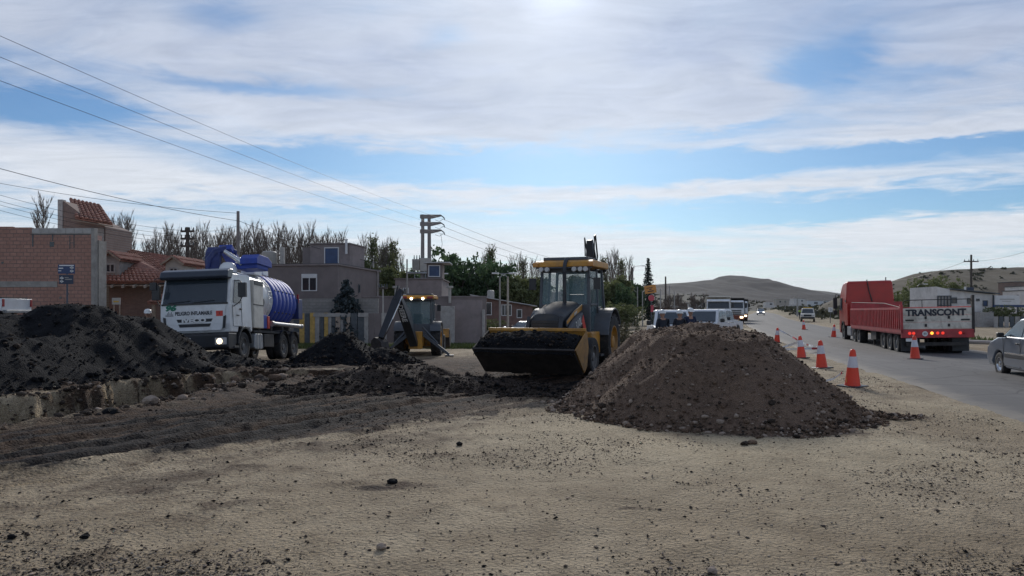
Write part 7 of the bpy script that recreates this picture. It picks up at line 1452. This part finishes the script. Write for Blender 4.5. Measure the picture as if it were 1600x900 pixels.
# ------------------------------------------------------------------ people
def person(label, loc, rz, top, legs, h=1.75, bend=0.0, helmet='helmet_white', arms='down', crouch=0.0, vest=None, group='people at the works', skinc='skin'):
    """continuous skinned body; +x is the way the person faces"""
    k = h/1.75; J = {}; hipz = .93*k-crouch
    fwd = lambda z, x=0: (x+math.sin(bend)*(z-hipz), hipz+math.cos(bend)*(z-hipz)) if z > hipz else (x, z)
    def J_(n, x, y, z, r):
        xx, zz = fwd(z, x); J[n] = ((xx, y, zz), r)
    J_('pelvis', 0, 0, hipz, .135); J_('belly', .01, 0, hipz+.17, .13); J_('chest', .0, 0, hipz+.36, .155); J_('neck', .0, 0, hipz+.54, .062); J_('chin', .035, 0, hipz+.60, .062); J_('head', .02, 0, hipz+.69, .092); J_('crown', .01, 0, hipz+.77, .07); J_('nose', .125, 0, hipz+.655, .018)
    E = [('pelvis', 'belly'), ('belly', 'chest'), ('chest', 'neck'), ('neck', 'chin'), ('chin', 'head'), ('head', 'crown'), ('head', 'nose')]
    for s, S in ((1, 'l'), (-1, 'r')):
        J_('ear'+S, .015, s*.10, hipz+.67, .02); E.append(('head', 'ear'+S))
        J_('sh'+S, 0, s*.19, hipz+.46, .075)
        if arms == 'down': P = ((.0, .25, .17), (.05, .26, -.08), (.07, .26, -.18))
        elif arms == 'folded': P = ((.02, .27, .20), (.20, .14, .17), (.24, .02, .19))
        else: P = ((.06, .27, .20), (.28, .22, .28), (.36, .18, .33))
        J_('el'+S, P[0][0], s*P[0][1], hipz+P[0][2], .055); J_('wr'+S, P[1][0], s*P[1][1], hipz+P[1][2], .04); J_('ha'+S, P[2][0], s*P[2][1], hipz+P[2][2], .042); J_('th'+S, P[2][0]+.05, s*(P[2][1]-.04), hipz+P[2][2]+.02, .018)
        E += [('chest', 'sh'+S), ('sh'+S, 'el'+S), ('el'+S, 'wr'+S), ('wr'+S, 'ha'+S), ('ha'+S, 'th'+S)]
        J['hip'+S] = ((0, s*.10, hipz-.06), .105); J['kn'+S] = ((.02+crouch*.7, s*.12, .49*k-crouch*.1), .072); J['an'+S] = ((-.02, s*.13, .10), .05); J['to'+S] = ((.15, s*.15, .045), .042)
        E += [('pelvis', 'hip'+S), ('hip'+S, 'kn'+S), ('kn'+S, 'an'+S), ('an'+S, 'to'+S)]
    nm = list(J); me = bpy.data.meshes.new('body'); me.from_pydata([J[n][0] for n in nm], [(nm.index(a), nm.index(b)) for a, b in E], []); ob = bpy.data.objects.new('body', me); COL.objects.link(ob)
    sk = ob.modifiers.new('skin', 'SKIN'); sk.use_smooth_shade = True
    for i, n in enumerate(nm): me.skin_vertices[0].data[i].radius = (J[n][1]*(1.15 if n in ('chest', 'belly', 'pelvis') else 1),)*2; me.skin_vertices[0].data[i].use_root = n == 'pelvis'
    ob.modifiers.new('sub', 'SUBSURF').levels = 2; ob.modifiers['sub'].render_levels = 2
    dg = bpy.context.evaluated_depsgraph_get(); m2 = bpy.data.meshes.new_from_object(ob.evaluated_get(dg)); bpy.data.objects.remove(ob)
    for m_ in (skinc, top, legs, 'black_plastic', vest or top): m2.materials.append(M[m_])
    pos = np.array([J[n][0] for n in nm]); idx = []
    grp = {'pelvis': 2, 'belly': 1, 'chest': 4, 'neck': 0, 'chin': 0, 'head': 0, 'crown': 0, 'nose': 0}
    for n in nm:
        if n not in grp: grp[n] = 0 if n[:2] in ('ea', 'ha', 'th') else (1 if n[:2] in ('sh', 'el', 'wr') else (2 if n[:2] in ('hi', 'kn', 'an') else 3))
    for f in m2.polygons: idx.append(grp[nm[int(np.argmin(((pos-np.array(f.center))**2).sum(1)))]])
    m2.polygons.foreach_set('material_index', idx); m2.polygons.foreach_set('use_smooth', [True]*len(idx))
    t = empty('person', loc, rz, label, 'person', group); add_obj('body', m2, t)
    hx, hz = fwd(hipz+.74, .02)
    if helmet: 
        hm = MB(); hm.lathe([(.135, -.01), (.128, .01), (.125, .05), (.11, .095), (.07, .13), (.001, .145)], axis='z', n=20); hm.prism([(.09, -.015), (.20, -.03), (.20, -.022), (.09, .0)], -.09, .09); o = hm.build('hard_hat', helmet, t, smooth='auto', loc=(hx, 0, hz)); o.rotation_euler = (0, bend*.6, 0)
    else: MB().lathe([(.108, -.03), (.112, .02), (.10, .07), (.06, .10), (.001, .11)], axis='z', n=18).build('cap', 'cloth_dark', t, smooth='auto', loc=(hx, 0, hz))
    return t
def at_g(px, d, label, rz, *a, **kw):
    x = (px-800)/FPX*d; return person(label, (x, d, kw.pop('z', bz(x, d))), rz, *a, **kw)
at_g(1035.5, 28.6, 'person in dark clothes and a white hat, leftmost beside the pickups', R(100), 'cloth_dark', 'cloth_dark', h=1.72); at_g(1062, 28.9, 'person in dark clothes and a white hat in the middle beside the pickups', R(60), 'cloth_dark', 'cloth_dark', h=1.70)
at_g(1078.5, 30.0, 'person in a navy jacket and a white helmet beside the second pickup', R(-80), 'cloth_navy', 'cloth_navy', h=1.86)
at_g(745, 70, 'man in pale clothes with folded arms before the plum wall', R(-80), 'cloth_beige', 'cloth_beige', h=1.75, helmet=None, arms='folded')
at_g(781, 46, 'crouching worker in a white helmet seen over the bucket', R(-60), 'cloth_dark', 'cloth_dark', bend=.9, crouch=.22, z=-.62)
at_g(1250.5, 112, 'flagger in a bright yellow green vest on the far road shoulder', R(-100), 'cloth_vis', 'cloth_dark', vest='cloth_vis', helmet=None, h=1.78, arms='folded')
at_g(231, 27.4, 'worker in a white helmet behind the black heap beside the tanker', R(-70), 'cloth_dark', 'cloth_dark', z=-.10, h=1.74)

# ------------------------------------------------------------------ air
hz_ = bpy.data.materials.new('haze_air'); hz_.use_nodes = True; _t = NT(hz_.node_tree); _t.n.remove(_t.n['Principled BSDF'])
_v = _t.new('ShaderNodeVolumePrincipled'); _v.inputs['Color'].default_value = (.80, .88, 1.0, 1); _v.inputs['Density'].default_value = .00002; _v.inputs['Anisotropy'].default_value = .2
_t.l.new(_v.outputs[0], _t.n['Material Output'].inputs['Volume']); M['haze_air'] = hz_
tag(MB().b2(-9500, 9500, -60, 12500, -8, 420).build('haze', 'haze_air'), 'thin pale air over the whole place', kind='stuff')
